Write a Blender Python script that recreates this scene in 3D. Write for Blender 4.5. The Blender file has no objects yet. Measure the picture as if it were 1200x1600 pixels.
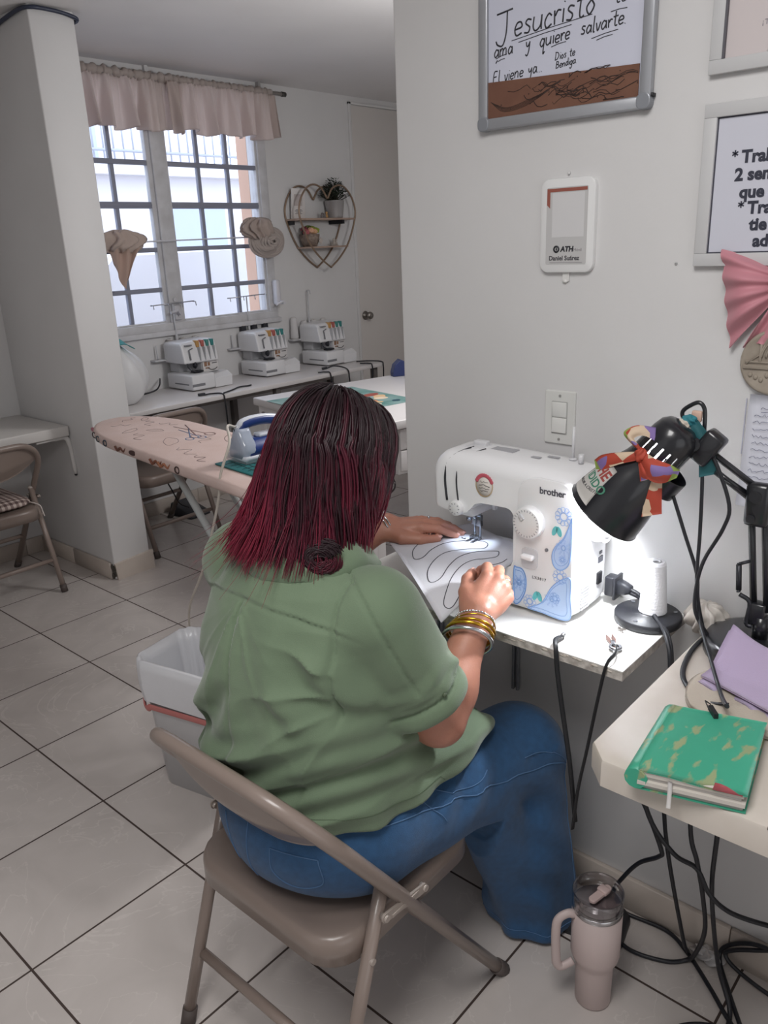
import bpy, bmesh, math, random
import numpy as np
from mathutils import Vector, Matrix, noise
PI = math.pi
SC = bpy.context.scene
C = SC.collection

# ------------------------------------------------------------------ camera
cam_d = bpy.data.cameras.new('camera'); cam = bpy.data.objects.new('camera', cam_d); C.objects.link(cam)
yaw, pitch, roll = math.radians(48.207), math.radians(18.573), math.radians(-2.345)
fw = Vector((math.sin(yaw)*math.cos(pitch), math.cos(yaw)*math.cos(pitch), -math.sin(pitch)))
rt0 = Vector((math.cos(yaw), -math.sin(yaw), 0)); up0 = rt0.cross(fw)
rt = rt0*math.cos(roll) + up0*math.sin(roll); up = up0*math.cos(roll) - rt0*math.sin(roll)
M3 = Matrix((rt, up, -fw)).transposed()
cam.matrix_world = Matrix.Translation((-1.472, -2.334, 1.505)) @ M3.to_4x4()
cam_d.sensor_fit = 'VERTICAL'; cam_d.sensor_height = 24.0; cam_d.lens = 24.0*1255.88/1600
cam_d.clip_start = 0.05; cam_d.clip_end = 100
SC.camera = cam

# ------------------------------------------------------------------ light
W = bpy.data.worlds.new('overcast_sky'); SC.world = W; W.use_nodes = True
bg = W.node_tree.nodes['Background']; bg.inputs[0].default_value = (0.86, 0.92, 1.0, 1); bg.inputs[1].default_value = 2.9
def area(name, loc, sx, sy, power, col, rot=(0, 0, 0)):
    d = bpy.data.lights.new(name, 'AREA'); d.shape = 'RECTANGLE'; d.size = sx; d.size_y = sy; d.energy = power; d.color = col
    o = bpy.data.objects.new(name, d); C.objects.link(o); o.location = loc; o.rotation_euler = rot
    return o
area('ceiling_lamp', (-1.4, -2.0, 2.42), 1.0, 0.6, 28.0, (1.0, 0.985, 0.97))
def point_fill(name, loc, power, r):
    d = bpy.data.lights.new(name, 'POINT'); d.energy = power; d.color = (1.0, 0.985, 0.975); d.shadow_soft_size = r
    o = bpy.data.objects.new(name, d); C.objects.link(o); o.location = loc; return o
point_fill('far_room_fill', (1.25, -0.75, 1.85), 46.0, 0.15)  # added unseen point fill that brightens the far room and its ceiling
area('side_fill', (-3.35, -1.2, 1.3), 2.2, 1.8, 3.5, (0.95, 0.975, 1.0), (0, -PI/2, 0))  # added out-of-view fill panel at the left wall, lifts the ambient level
area('near_fill', (-1.9, -4.35, 1.2), 2.4, 2.0, 13.0, (0.95, 0.975, 1.0), (PI/2, 0, 0))  # added fill panel behind the camera, brightens the lower wall and pillar
LAMP_POWER = 8.5
SC.view_settings.view_transform = 'Standard'
try: SC.view_settings.look = 'None'
except Exception: pass
SC.view_settings.exposure = 0.0; SC.view_settings.gamma = 1.0; SC.view_settings.use_curve_mapping = False
SC.cycles.use_denoising = True
SC.cycles.max_bounces = 10; SC.cycles.diffuse_bounces = 6
SC.cycles.caustics_reflective = False; SC.cycles.caustics_refractive = False

# ------------------------------------------------------------------ helpers
def lin(h):
    if not isinstance(h, str): return tuple(h)
    h = h.lstrip('#'); v = [int(h[i:i+2], 16)/255 for i in (0, 2, 4)]
    return tuple(x/12.92 if x <= 0.04045 else ((x+0.055)/1.055)**2.4 for x in v)
def mat(name, col, rough=0.5, metal=0.0, var=None, vscale=8.0, bump=0.0, bscale=120.0, spec=0.5, sheen=0.0, trans=0.0, alpha=1.0, emit=None, es=0.0, sss=0.0, coat=0.0, stretch=None):
    m = bpy.data.materials.new(name); m.use_nodes = True; nt = m.node_tree; b = nt.nodes['Principled BSDF']
    b.inputs['Base Color'].default_value = (*lin(col), 1); b.inputs['Roughness'].default_value = rough
    b.inputs['Metallic'].default_value = metal; b.inputs['Specular IOR Level'].default_value = spec
    b.inputs['Sheen Weight'].default_value = sheen; b.inputs['Transmission Weight'].default_value = trans; b.inputs['Alpha'].default_value = alpha
    b.inputs['Coat Weight'].default_value = coat
    if sss: b.inputs['Subsurface Weight'].default_value = sss; b.inputs['Subsurface Radius'].default_value = (.01, .004, .002)
    if emit: b.inputs['Emission Color'].default_value = (*lin(emit), 1); b.inputs['Emission Strength'].default_value = es
    if var or bump:
        tc = nt.nodes.new('ShaderNodeTexCoord'); src = tc.outputs['Object']
        if stretch:
            mp = nt.nodes.new('ShaderNodeMapping'); mp.inputs['Scale'].default_value = stretch; nt.links.new(src, mp.inputs[0]); src = mp.outputs[0]
    if var:
        n = nt.nodes.new('ShaderNodeTexNoise'); n.inputs['Scale'].default_value = vscale; n.inputs['Detail'].default_value = 5
        r = nt.nodes.new('ShaderNodeValToRGB'); r.color_ramp.elements[0].position = 0.32; r.color_ramp.elements[1].position = 0.68
        r.color_ramp.elements[0].color = (*lin(col), 1); r.color_ramp.elements[1].color = (*lin(var), 1)
        nt.links.new(src, n.inputs['Vector']); nt.links.new(n.outputs[0], r.inputs[0]); nt.links.new(r.outputs[0], b.inputs['Base Color'])
    if bump:
        n = nt.nodes.new('ShaderNodeTexNoise'); n.inputs['Scale'].default_value = bscale; n.inputs['Detail'].default_value = 3
        p = nt.nodes.new('ShaderNodeBump'); p.inputs['Strength'].default_value = bump; p.inputs['Distance'].default_value = 0.003
        nt.links.new(src, n.inputs['Vector']); nt.links.new(n.outputs[0], p.inputs['Height']); nt.links.new(p.outputs[0], b.inputs['Normal'])
    return m
_mc = {}
def M(col, rough=0.5, **k):
    key = (str(col), rough, tuple(sorted((a, str(b)) for a, b in k.items())))
    if key not in _mc: _mc[key] = mat('paint_' + str(len(_mc)), col, rough, **k)
    return _mc[key]

class MB:
    """collects shapes for one mesh"""
    def __init__(s): s.v = []; s.f = []; s.sm = []; s.mi = []; s.cur = 0
    def add(s, vs, fs, smooth=True, Mx=None):
        b = len(s.v)
        if Mx is not None: vs = [Mx @ Vector(p) for p in vs]
        s.v += [tuple(p) for p in vs]; s.f += [tuple(b+i for i in f) for f in fs]; s.sm += [smooth]*len(fs); s.mi += [s.cur]*len(fs)
        return s
    def bm(s, bm, smooth=False, Mx=None):
        bm.verts.index_update(); bm.faces.ensure_lookup_table()
        s.add([v.co.copy() for v in bm.verts], [[v.index for v in f.verts] for f in bm.faces], smooth, Mx); bm.free(); return s
    def box(s, lo, hi, bev=0.0, seg=2, Mx=None, smooth=None):
        bm = bmesh.new(); bmesh.ops.create_cube(bm, size=1)
        c = [(a+b)/2 for a, b in zip(lo, hi)]; d = [abs(b-a) for a, b in zip(lo, hi)]
        for v in bm.verts: v.co = Vector((c[0]+v.co.x*d[0], c[1]+v.co.y*d[1], c[2]+v.co.z*d[2]))
        if bev > 0: bmesh.ops.bevel(bm, geom=bm.edges[:], offset=min(bev, min(d)*0.49), segments=seg, profile=0.5, affect='EDGES')
        return s.bm(bm, (bev > 0) if smooth is None else smooth, Mx)
    def cyl(s, p0, p1, r0, r1=None, n=16, cap=True, smooth=True, Mx=None):
        return s.tube([p0, p1], [r0, r0 if r1 is None else r1], n, cap, smooth, Mx)
    def tube(s, pts, r, n=8, cap=True, smooth=True, Mx=None, closed=False, flat=None, upv=None):
        P = [Vector(p) for p in pts]; k = len(P)
        R = r if isinstance(r, (list, tuple)) else [r]*k
        T = []
        for i in range(k):
            a = P[(i-1) % k] if (closed or i > 0) else P[i]; b = P[(i+1) % k] if (closed or i < k-1) else P[i]
            t = b-a; T.append(t.normalized() if t.length > 1e-9 else Vector((0, 0, 1)))
        u = Vector(upv) if upv else (Vector((0, 0, 1)) if abs(T[0].z) < 0.9 else Vector((1, 0, 0)))
        vs = []; N = u
        for i in range(k):
            N = N - T[i]*N.dot(T[i])
            if N.length < 1e-6: N = T[i].orthogonal()
            N.normalize(); B = T[i].cross(N)
            fx = flat if flat else 1.0
            for j in range(n):
                a = 2*PI*j/n; vs.append(P[i] + (B*math.cos(a) + N*math.sin(a)*fx)*R[i])
        fs = []
        for i in range(k if closed else k-1):
            for j in range(n):
                a = i*n+j; b = i*n+(j+1) % n; c = ((i+1) % k)*n+(j+1) % n; d = ((i+1) % k)*n+j; fs.append((a, b, c, d))
        s.add(vs, fs, smooth, Mx)
        if cap and not closed:
            b = len(s.v)-len(vs)
            s.f += [tuple(b+j for j in reversed(range(n))), tuple(b+(k-1)*n+j for j in range(n))]; s.sm += [False]*2; s.mi += [s.cur]*2
        return s
    def lathe(s, prof, n=32, Mx=None, smooth=True, skip=None):
        """profile [(r,z)] about local z; skip(i,j) leaves a face out"""
        vs = [(r*math.cos(2*PI*j/n), r*math.sin(2*PI*j/n), z) for r, z in prof for j in range(n)]; fs = []
        for i in range(len(prof)-1):
            for j in range(n):
                if skip and skip(i, j): continue
                fs.append((i*n+j, i*n+(j+1) % n, (i+1)*n+(j+1) % n, (i+1)*n+j))
        if prof[0][0] > 1e-6 and False: pass
        return s.add(vs, fs, smooth, Mx)
    def ell(s, c, r, n=16, m=10, Mx=None):
        prof = [(math.sin(PI*i/m), -math.cos(PI*i/m)) for i in range(m+1)]
        vs = [(c[0]+r[0]*a*math.cos(2*PI*j/n), c[1]+r[1]*a*math.sin(2*PI*j/n), c[2]+r[2]*b) for a, b in prof for j in range(n)]
        fs = [(i*n+j, i*n+(j+1) % n, (i+1)*n+(j+1) % n, (i+1)*n+j) for i in range(m) for j in range(n)]
        return s.add(vs, fs, True, Mx)
    def prism(s, poly, z0, z1, Mx=None, bev=0.0, smooth=False, seg=2):
        """2-D outline (counter-clockwise) raised from z0 to z1"""
        bm = bmesh.new(); vs = [bm.verts.new((x, y, z0)) for x, y in poly]; f = bm.faces.new(vs)
        r = bmesh.ops.extrude_face_region(bm, geom=[f]); nv = [e for e in r['geom'] if isinstance(e, bmesh.types.BMVert)]
        for v in nv: v.co.z = z1
        if bev > 0:
            ed = [e for e in bm.edges if abs(e.verts[0].co.z-z1) < 1e-6 and abs(e.verts[1].co.z-z1) < 1e-6]
            bmesh.ops.bevel(bm, geom=ed, offset=bev, segments=seg, profile=0.5, affect='EDGES')
        bmesh.ops.recalc_face_normals(bm, faces=bm.faces[:])
        return s.bm(bm, smooth, Mx)
    def loft(s, rings, cap=True, smooth=True, Mx=None, closed=False):
        n = len(rings[0]); k = len(rings); vs = [p for r in rings for p in r]
        fs = [(i*n+j, i*n+(j+1) % n, ((i+1) % k)*n+(j+1) % n, ((i+1) % k)*n+j) for i in range(k if closed else k-1) for j in range(n)]
        if cap and not closed: fs += [tuple(reversed(range(n))), tuple((k-1)*n+j for j in range(n))]
        return s.add(vs, fs, smooth, Mx)
    def sheet(s, g, th=0.0, smooth=True, Mx=None):
        """grid g[i][j] of points -> surface, with thickness th straight along normals"""
        a = len(g); b = len(g[0]); P = np.array([[tuple(p) for p in r] for r in g], float)
        fs = [(i*b+j, (i+1)*b+j, (i+1)*b+j+1, i*b+j+1) for i in range(a-1) for j in range(b-1)]
        if th <= 0: return s.add(P.reshape(-1, 3).tolist(), fs, smooth, Mx)
        du = np.gradient(P, axis=0); dv = np.gradient(P, axis=1); N = np.cross(du, dv); N /= np.linalg.norm(N, axis=2, keepdims=True)+1e-12
        Q = P - N*th; o = a*b; fs2 = [tuple(o+i for i in reversed(f)) for f in fs]
        rim = [i*b for i in range(a)] + [(a-1)*b+j for j in range(1, b)] + [i*b+b-1 for i in range(a-2, -1, -1)] + [j for j in range(b-2, 0, -1)]
        side = [(rim[k], o+rim[k], o+rim[(k+1) % len(rim)], rim[(k+1) % len(rim)]) for k in range(len(rim))]
        side = [tuple(reversed(f)) for f in side]
        return s.add(np.concatenate([P.reshape(-1, 3), Q.reshape(-1, 3)]).tolist(), fs+fs2+side, smooth, Mx)
    def build(s, name, m, parent=None, auto=None):
        me = bpy.data.meshes.new(name); me.from_pydata(s.v, [], s.f); me.validate(verbose=False)
        for mm in (m if isinstance(m, (list, tuple)) else [m]): me.materials.append(mm)
        if len(me.polygons) == len(s.sm):
            me.polygons.foreach_set('use_smooth', s.sm); me.polygons.foreach_set('material_index', s.mi)
        else: me.polygons.foreach_set('use_smooth', [True]*len(me.polygons))
        me.update()
        o = bpy.data.objects.new(name, me); C.objects.link(o)
        if parent is not None: o.parent = parent
        if auto:
            try: me.set_sharp_from_angle(angle=math.radians(auto))
            except Exception: pass
        return o
def tag(o, label=None, cat=None, group=None, kind=None):
    if label: o['label'] = label
    if cat: o['category'] = cat
    if group: o['group'] = group
    if kind: o['kind'] = kind
    return o
def thing(name, label, cat, loc=(0, 0, 0), rz=0.0, group=None, Mx=None):
    o = bpy.data.objects.new(name, None); C.objects.link(o); o.empty_display_size = 0.05
    if Mx is not None: o.matrix_world = Mx
    else: o.location = loc; o.rotation_euler = (0, 0, rz)
    return tag(o, label, cat, group)
def struct(o): o['kind'] = 'structure'; return o
def copy_tree(o, parent=None):
    c = o.copy(); C.objects.link(c); c.parent = parent
    for ch in [x for x in bpy.data.objects if x.parent is o]: copy_tree(ch, c)
    return c
def frame(o, u, v, w): 
    m = Matrix((Vector(u), Vector(v), Vector(w))).transposed().to_4x4(); m.translation = Vector(o); return m
def wallR(y, z, off=0.0): return frame((-off, y, z), (0, -1, 0), (0, 0, 1), (-1, 0, 0))      # on the sewing wall, u = towards -y
def wallF(x, z, off=0.0): return frame((x, 1.76-off, z), (1, 0, 0), (0, 0, 1), (0, -1, 0))   # on the window wall
def axisM(o, d, upv=(0, 0, 1)):
    """frame whose z runs along d"""
    w = Vector(d).normalized(); u = Vector(upv).cross(w)
    if u.length < 1e-5: u = Vector((1, 0, 0)).cross(w)
    u.normalize(); return frame(o, u, w.cross(u), w)
def bez(pts, n=8, closed=False):
    """Catmull-Rom through the points"""
    P = [Vector(p) for p in pts]; k = len(P); out = []
    for i in range(k if closed else k-1):
        p0 = P[(i-1) % k] if closed or i > 0 else P[i]*2-P[i+1]; p1 = P[i]; p2 = P[(i+1) % k]
        p3 = P[(i+2) % k] if closed or i < k-2 else p2*2-p1
        for j in range(n):
            t = j/n; out.append(0.5*((2*p1)+(p2-p0)*t+(2*p0-5*p1+4*p2-p3)*t*t+(3*p1-p0-3*p2+p3)*t**3))
    if not closed: out.append(P[-1])
    return out
def rrect(w, h, r, n=5, cx=0.0, cy=0.0):
    out = []
    for sx, sy, a0 in ((1, 1, 0), (-1, 1, PI/2), (-1, -1, PI), (1, -1, 1.5*PI)):
        for i in range(n+1):
            a = a0+PI/2*i/n; out.append((cx+sx*(w/2-r)+r*math.cos(a), cy+sy*(h/2-r)+r*math.sin(a)))
    return out
def text(body, size, Mx, m, parent, name='lettering', bold=0.0, shear=0.0, align='LEFT', depth=0.0006, sp=1.0):
    cu = bpy.data.curves.new(name, 'FONT'); cu.body = body; cu.size = size; cu.offset = bold; cu.shear = shear; cu.align_x = align
    cu.extrude = depth/2; cu.space_character = sp; cu.resolution_u = 3
    o = bpy.data.objects.new('tmp_text', cu); C.objects.link(o); bpy.context.view_layer.update()
    me = bpy.data.meshes.new_from_object(o.evaluated_get(bpy.context.evaluated_depsgraph_get()))
    bpy.data.objects.remove(o); me.transform(Mx); me.name = name; me.materials.clear(); me.materials.append(m)
    t = bpy.data.objects.new(name, me); C.objects.link(t); t.parent = parent
    return t
# single-stroke pen letters (x 0..w, y: baseline 0, x-height 1, ascender 2, descender -1)
PEN = {
 'J': (1.5, [[(-.2, 2), (1.3, 2.1)], [(.8, 2), (.85, .6), (.6, -.3), (.1, -.2), (-.1, .1)]]),
 'e': (.9, [[(.1, .5), (.75, .6), (.65, .95), (.3, .95), (.1, .5), (.3, .05), (.8, .15)]]), 's': (.8, [[(.7, .9), (.35, 1), (.2, .75), (.6, .4), (.5, .05), (.1, .1)]]),
 'u': (1.0, [[(.1, 1), (.1, .3), (.35, 0), (.75, .3), (.8, 1), (.85, 0)]]), 'c': (.8, [[(.7, .8), (.4, 1), (.1, .5), (.3, 0), (.75, .2)]]),
 'r': (.7, [[(.1, 1), (.2, 0)], [(.2, .6), (.4, .95), (.7, .9)]]), 'i': (.4, [[(.2, 1), (.22, 0)], [(.2, 1.45), (.25, 1.5)]]),
 't': (.8, [[(.4, 1.8), (.38, .3), (.55, 0), (.75, .1)], [(.05, 1.15), (.8, 1.2)]]), 'o': (.9, [[(.45, 1), (.1, .5), (.4, 0), (.75, .5), (.45, 1)]]),
 'a': (.95, [[(.75, .8), (.4, 1), (.1, .45), (.35, 0), (.75, .5), (.78, 1), (.85, 0)]]), 'm': (1.4, [[(.1, 1), (.12, 0)], [(.12, .6), (.4, 1), (.6, .8), (.6, 0)], [(.6, .6), (.9, 1), (1.15, .8), (1.2, 0)]]),
 'y': (.9, [[(.1, 1), (.2, .5), (.45, .4), (.75, 1)], [(.75, 1), (.65, -.3), (.4, -.9), (.1, -.7)]]), 'q': (.95, [[(.75, .8), (.4, 1), (.1, .45), (.4, 0), (.75, .5), (.78, 1), (.7, -.9), (.95, -.7)]]),
 'v': (.8, [[(.1, 1), (.4, 0), (.75, 1)]]), 'l': (.45, [[(.2, 2), (.2, .2), (.4, 0)]]), 'E': (1.1, [[(.9, 1.9), (.2, 1.8), (.15, 0), (.9, .1)], [(.2, 1), (.75, 1.05)]]),
 'n': (.95, [[(.1, 1), (.12, 0)], [(.12, .6), (.45, 1), (.7, .75), (.75, 0)]]), 'D': (1.3, [[(.2, 1.8), (.15, 0)], [(0, 1.8), (.8, 1.6), (1.1, .9), (.7, .1), (0, 0)]]),
 'd': (.95, [[(.75, .8), (.4, 1), (.1, .45), (.35, 0), (.75, .5)], [(.78, 2), (.8, 0)]]), 'B': (1.2, [[(.2, 1.8), (.15, 0)], [(.1, 1.8), (.8, 1.6), (.7, 1.05), (.2, 1), (.95, .8), (.85, .2), (.1, 0)]]),
 'g': (.95, [[(.75, .8), (.4, 1), (.1, .45), (.4, .05), (.75, .5), (.75, 1), (.72, -.5), (.35, -.95), (.1, -.6)]]), '.': (.35, [[(.1, 0), (.15, .05)]]), ' ': (.8, []), "'": (.3, [[(.2, 2.4), (.1, 2.15)]]),
}
def pen(mb, txt, x, y, h, r, slope=0.0, jit=0.0, seed=1, Mx=None, slant=0.1):
    """writes with a round marker: h = x-height"""
    rnd = random.Random(seed)
    for ch in txt:
        w, st = PEN[ch]; jy = rnd.uniform(-jit, jit)*h; sc = 1+rnd.uniform(-jit, jit)
        for s_ in st:
            pts = [(x+(px+slant*py)*h*sc, y+py*h*sc+jy+slope*(x-X0(x)), 0) for px, py in s_]
            q = bez(pts, 5) if len(pts) > 2 else [Vector(p) for p in pts]
            mb.tube([(p.x, p.y+slope*p.x, 0.0) for p in q], r, 5, True, True, Mx, flat=0.25, upv=(0, 0, 1))
        x += w*h*1.05*sc
    return x
def X0(x): return x
# signed distance surfaces ------------------------------------------------
def sd_cap(P, a, b, r0, r1, sq=None):
    a = np.array(a, float); b = np.array(b, float); d = b-a; t = np.clip(((P-a)@d)/(d@d), 0, 1)
    q = P-(a+t[..., None]*d)
    if sq is not None: q = q*np.array(sq)
    return np.sqrt((q*q).sum(-1))-(r0+(r1-r0)*t)
def sd_ell(P, c, r):
    q = P-np.array(c); r = np.array(r, float); k0 = np.sqrt(((q/r)**2).sum(-1)); k1 = np.sqrt(((q/r**2)**2).sum(-1)); return k0*(k0-1)/np.maximum(k1, 1e-9)
def smin(a, b, k):
    h = np.clip(0.5+0.5*(b-a)/k, 0, 1); return b*(1-h)+a*h-k*h*(1-h)
def smax(a, b, k): return -smin(-a, -b, k)
def sd_chain(P, pts, rs, k=0.01):
    d = None
    for i in range(len(pts)-1):
        e = sd_cap(P, pts[i], pts[i+1], rs[i], rs[i+1]); d = e if d is None else smin(d, e, k)
    return d
def sdf_mb(fn, lo, hi, h):
    """surface nets of fn(P) = 0"""
    ax = [np.arange(lo[i], hi[i]+h, h) for i in range(3)]; n = [len(a) for a in ax]
    G = np.stack(np.meshgrid(*ax, indexing='ij'), -1); D = fn(G.reshape(-1, 3)).reshape(n)
    s = D < 0; c = np.zeros([k-1 for k in n], int)
    for dx in (0, 1):
        for dy in (0, 1):
            for dz in (0, 1): c += s[dx:n[0]-1+dx, dy:n[1]-1+dy, dz:n[2]-1+dz]
    act = (c > 0) & (c < 8); idx = -np.ones(act.shape, int); cells = np.argwhere(act); idx[act] = np.arange(len(cells))
    V = np.zeros((len(cells), 3)); cnt = np.zeros(len(cells)); cor = [(a, b, d) for a in (0, 1) for b in (0, 1) for d in (0, 1)]
    for A in cor:
        for B in cor:
            if sum(B)-sum(A) == 1 and all(B[i] >= A[i] for i in range(3)):
                da = D[cells[:, 0]+A[0], cells[:, 1]+A[1], cells[:, 2]+A[2]]; db = D[cells[:, 0]+B[0], cells[:, 1]+B[1], cells[:, 2]+B[2]]
                m = (da < 0) != (db < 0); t = np.where(m, da/np.where(m, da-db, 1), 0)
                p = np.array(A)+t[:, None]*(np.array(B)-np.array(A)); V[m] += p[m]; cnt[m] += 1
    V = V/np.maximum(cnt, 1)[:, None]; V = np.array(lo)+(cells+V)*h
    for _ in range(2):
        e = h*0.3; d0 = fn(V); g = np.stack([fn(V+np.eye(3)[i]*e)-fn(V-np.eye(3)[i]*e) for i in range(3)], -1)/(2*e)
        st = d0[:, None]*g/np.maximum((g*g).sum(-1, keepdims=True), 0.2); L = np.linalg.norm(st, axis=1, keepdims=True); V -= st*np.minimum(1, h*0.5/np.maximum(L, 1e-12))
    F = []
    for a in range(3):
        b, d = (a+1) % 3, (a+2) % 3
        sl0 = [slice(None)]*3; sl1 = [slice(None)]*3; sl0[a] = slice(0, n[a]-1); sl1[a] = slice(1, n[a])
        ch = s[tuple(sl0)] != s[tuple(sl1)]; E = np.argwhere(ch); E = E[(E[:, b] > 0) & (E[:, d] > 0) & (E[:, b] < n[b]-1) & (E[:, d] < n[d]-1)]
        ins = s[E[:, 0], E[:, 1], E[:, 2]]; q = []
        for ob, od in ((-1, -1), (0, -1), (0, 0), (-1, 0)):
            k = E.copy(); k[:, b] += ob; k[:, d] += od; q.append(idx[k[:, 0], k[:, 1], k[:, 2]])
        q = np.stack(q, -1); q[~ins] = q[~ins][:, ::-1]; F.append(q)
    F = np.concatenate(F); F = F[(F >= 0).all(1)]
    mb = MB(); mb.v = [tuple(p) for p in V]; mb.f = [tuple(int(i) for i in f) for f in F]; mb.sm = [True]*len(F); mb.mi = [0]*len(F)
    return mb
def fbm(x, y, z, seed=0):
    """cheap smooth pseudo-noise, about -1..1"""
    return (np.sin(x*1.0+2.1*np.sin(y*0.7+seed)+seed)+np.sin(y*1.3+1.7*np.sin(z*0.9+1.3*seed))+np.sin(z*1.1+1.9*np.sin(x*0.8+.7*seed)+2*seed))/3
def mworld(o):
    m = o.matrix_basis.copy()
    while o.parent is not None: o = o.parent; m = o.matrix_basis @ m
    return m
def wb(mb, name, m, parent, auto=None):
    """builds a part whose points are given in the room's coordinates"""
    I = mworld(parent).inverted(); mb.v = [tuple(I @ Vector(p)) for p in mb.v]
    return mb.build(name, m, parent, auto)

# ------------------------------------------------------------------ setting
def floor_mat():
    m = bpy.data.materials.new('polished_tile'); m.use_nodes = True; nt = m.node_tree; N = nt.nodes.new; L = nt.links.new; b = nt.nodes['Principled BSDF']
    tc = N('ShaderNodeTexCoord'); mp = N('ShaderNodeMapping'); mp.vector_type = 'POINT'
    a = math.radians(0.221); ax, ay = 0.41, 0.4006
    # tile coordinates: shift to the grid's origin, turn, divide by the tile size
    mp.inputs['Location'].default_value = (0.1685, 0, 0); L(tc.outputs['Object'], mp.inputs[0])
    r = N('ShaderNodeVectorRotate'); r.rotation_type = 'Z_AXIS'; r.inputs['Angle'].default_value = a; L(mp.outputs[0], r.inputs[0])
    d = N('ShaderNodeVectorMath'); d.operation = 'DIVIDE'; d.inputs[1].default_value = (ax, ay, 1); L(r.outputs[0], d.inputs[0])
    fl = N('ShaderNodeVectorMath'); fl.operation = 'FLOOR'; L(d.outputs[0], fl.inputs[0])
    fr = N('ShaderNodeVectorMath'); fr.operation = 'FRACTION'; L(d.outputs[0], fr.inputs[0])
    sx = N('ShaderNodeSeparateXYZ'); L(fr.outputs[0], sx.inputs[0])
    def edge(o, w):
        s = N('ShaderNodeMath'); s.operation = 'SUBTRACT'; s.inputs[1].default_value = 0.5; L(o, s.inputs[0])
        q = N('ShaderNodeMath'); q.operation = 'ABSOLUTE'; L(s.outputs[0], q.inputs[0])
        g = N('ShaderNodeMath'); g.operation = 'GREATER_THAN'; g.inputs[1].default_value = 0.5-w; L(q.outputs[0], g.inputs[0]); return g.outputs[0]
    mx = N('ShaderNodeMath'); mx.operation = 'MAXIMUM'; L(edge(sx.outputs[0], .0065), mx.inputs[0]); L(edge(sx.outputs[1], .0065), mx.inputs[1])
    wn = N('ShaderNodeTexWhiteNoise'); L(fl.outputs[0], wn.inputs['Vector'])
    ns = N('ShaderNodeTexNoise'); ns.inputs['Scale'].default_value = 4; ns.inputs['Detail'].default_value = 6; ns.inputs['Distortion'].default_value = 1.2
    ad = N('ShaderNodeVectorMath'); ad.operation = 'MULTIPLY_ADD'; ad.inputs[1].default_value = (7, 7, 7); L(wn.outputs['Color'], ad.inputs[0]); L(tc.outputs['Object'], ad.inputs[2]); L(ad.outputs[0], ns.inputs['Vector'])
    cr = N('ShaderNodeValToRGB'); e = cr.color_ramp.elements; e[0].position = .3; e[0].color = (*lin('#b6afab'), 1); e[1].position = .7; e[1].color = (*lin('#c2bbb7'), 1); L(ns.outputs[0], cr.inputs[0])
    vn = N('ShaderNodeTexNoise'); vn.inputs['Scale'].default_value = 2.3; vn.inputs['Detail'].default_value = 8; vn.inputs['Distortion'].default_value = 2.5; L(ad.outputs[0], vn.inputs['Vector'])
    vr = N('ShaderNodeValToRGB'); e = vr.color_ramp.elements; e[0].position = .492; e[0].color = (0, 0, 0, 1); e[1].position = .5; e[1].color = (.5, .5, .5, 1); q = vr.color_ramp.elements.new(.508); q.color = (0, 0, 0, 1); L(vn.outputs[0], vr.inputs[0])
    m1 = N('ShaderNodeMix'); m1.data_type = 'RGBA'; L(vr.outputs[0], m1.inputs[0]); L(cr.outputs[0], m1.inputs[6]); m1.inputs[7].default_value = (*lin('#cfc9c4'), 1)
    m2 = N('ShaderNodeMix'); m2.data_type = 'RGBA'; L(mx.outputs[0], m2.inputs[0]); L(m1.outputs[2], m2.inputs[6]); m2.inputs[7].default_value = (*lin('#3d302b'), 1)
    L(m2.outputs[2], b.inputs['Base Color'])
    rr = N('ShaderNodeMapRange'); L(mx.outputs[0], rr.inputs[0]); rr.inputs[3].default_value = .22; rr.inputs[4].default_value = .8; L(rr.outputs[0], b.inputs['Roughness'])
    bp = N('ShaderNodeBump'); bp.invert = True; bp.inputs['Strength'].default_value = .4; bp.inputs['Distance'].default_value = .002; L(mx.outputs[0], bp.inputs['Height']); L(bp.outputs[0], b.inputs['Normal'])
    return m
WALL = mat('wall_paint', '#d2d1d1', 0.55, var='#cecdcd', vscale=3, bump=.12, bscale=60)
CEIL = mat('ceiling_paint', '#dddbdb', 0.6, var='#d7d5d5', vscale=2, bump=.1, bscale=30)
DOORP = mat('door_paint', '#c9c4c0', 0.45)
BASE = mat('tile_skirting', '#b5aaa1', 0.3, var='#c2b8af', vscale=5)
PAINTW = mat('window_paint', '#c9c9cc', 0.5, var='#b9b8ba', vscale=14)
GRILLE = mat('grille_paint', '#878a99', 0.5)
H = 2.44
def sbox(name, lo, hi, m, bev=0.0):
    return struct(MB().box(lo, hi, bev).build(name, m))
sbox('floor', (-3.4, -4.4, -0.06), (4.0, 1.9, 0.0), floor_mat())
sbox('ceiling', (-3.4, -4.4, H), (4.0, 1.9, H+.06), CEIL)
sbox('wall_right', (0, -4.4, 0), (.14, -1.10, H), WALL, .004)
sbox('wall_left', (-3.54, -4.4, 0), (-3.4, 1.9, H), WALL)
sbox('wall_near', (-3.4, -4.54, 0), (4.0, -4.4, H), WALL)
sbox('wall_end', (4.0, -4.4, 0), (4.14, 1.9, H), WALL)
WX0, WX1, WZ0, WZ1 = .60, 2.115, 1.095, 2.375
mb = MB()
mb.box((-3.4, 1.76, 0), (WX0, 1.9, H)); mb.box((WX0, 1.76, 0), (WX1, 1.9, WZ0)); mb.box((WX0, 1.76, WZ1), (WX1, 1.9, H)); mb.box((WX1, 1.76, 0), (4.0, 1.9, H))
struct(mb.build('wall_far', WALL))
sbox('pillar', (.347, 1.05, 0), (.545, 1.76, H), WALL, .006)
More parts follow.
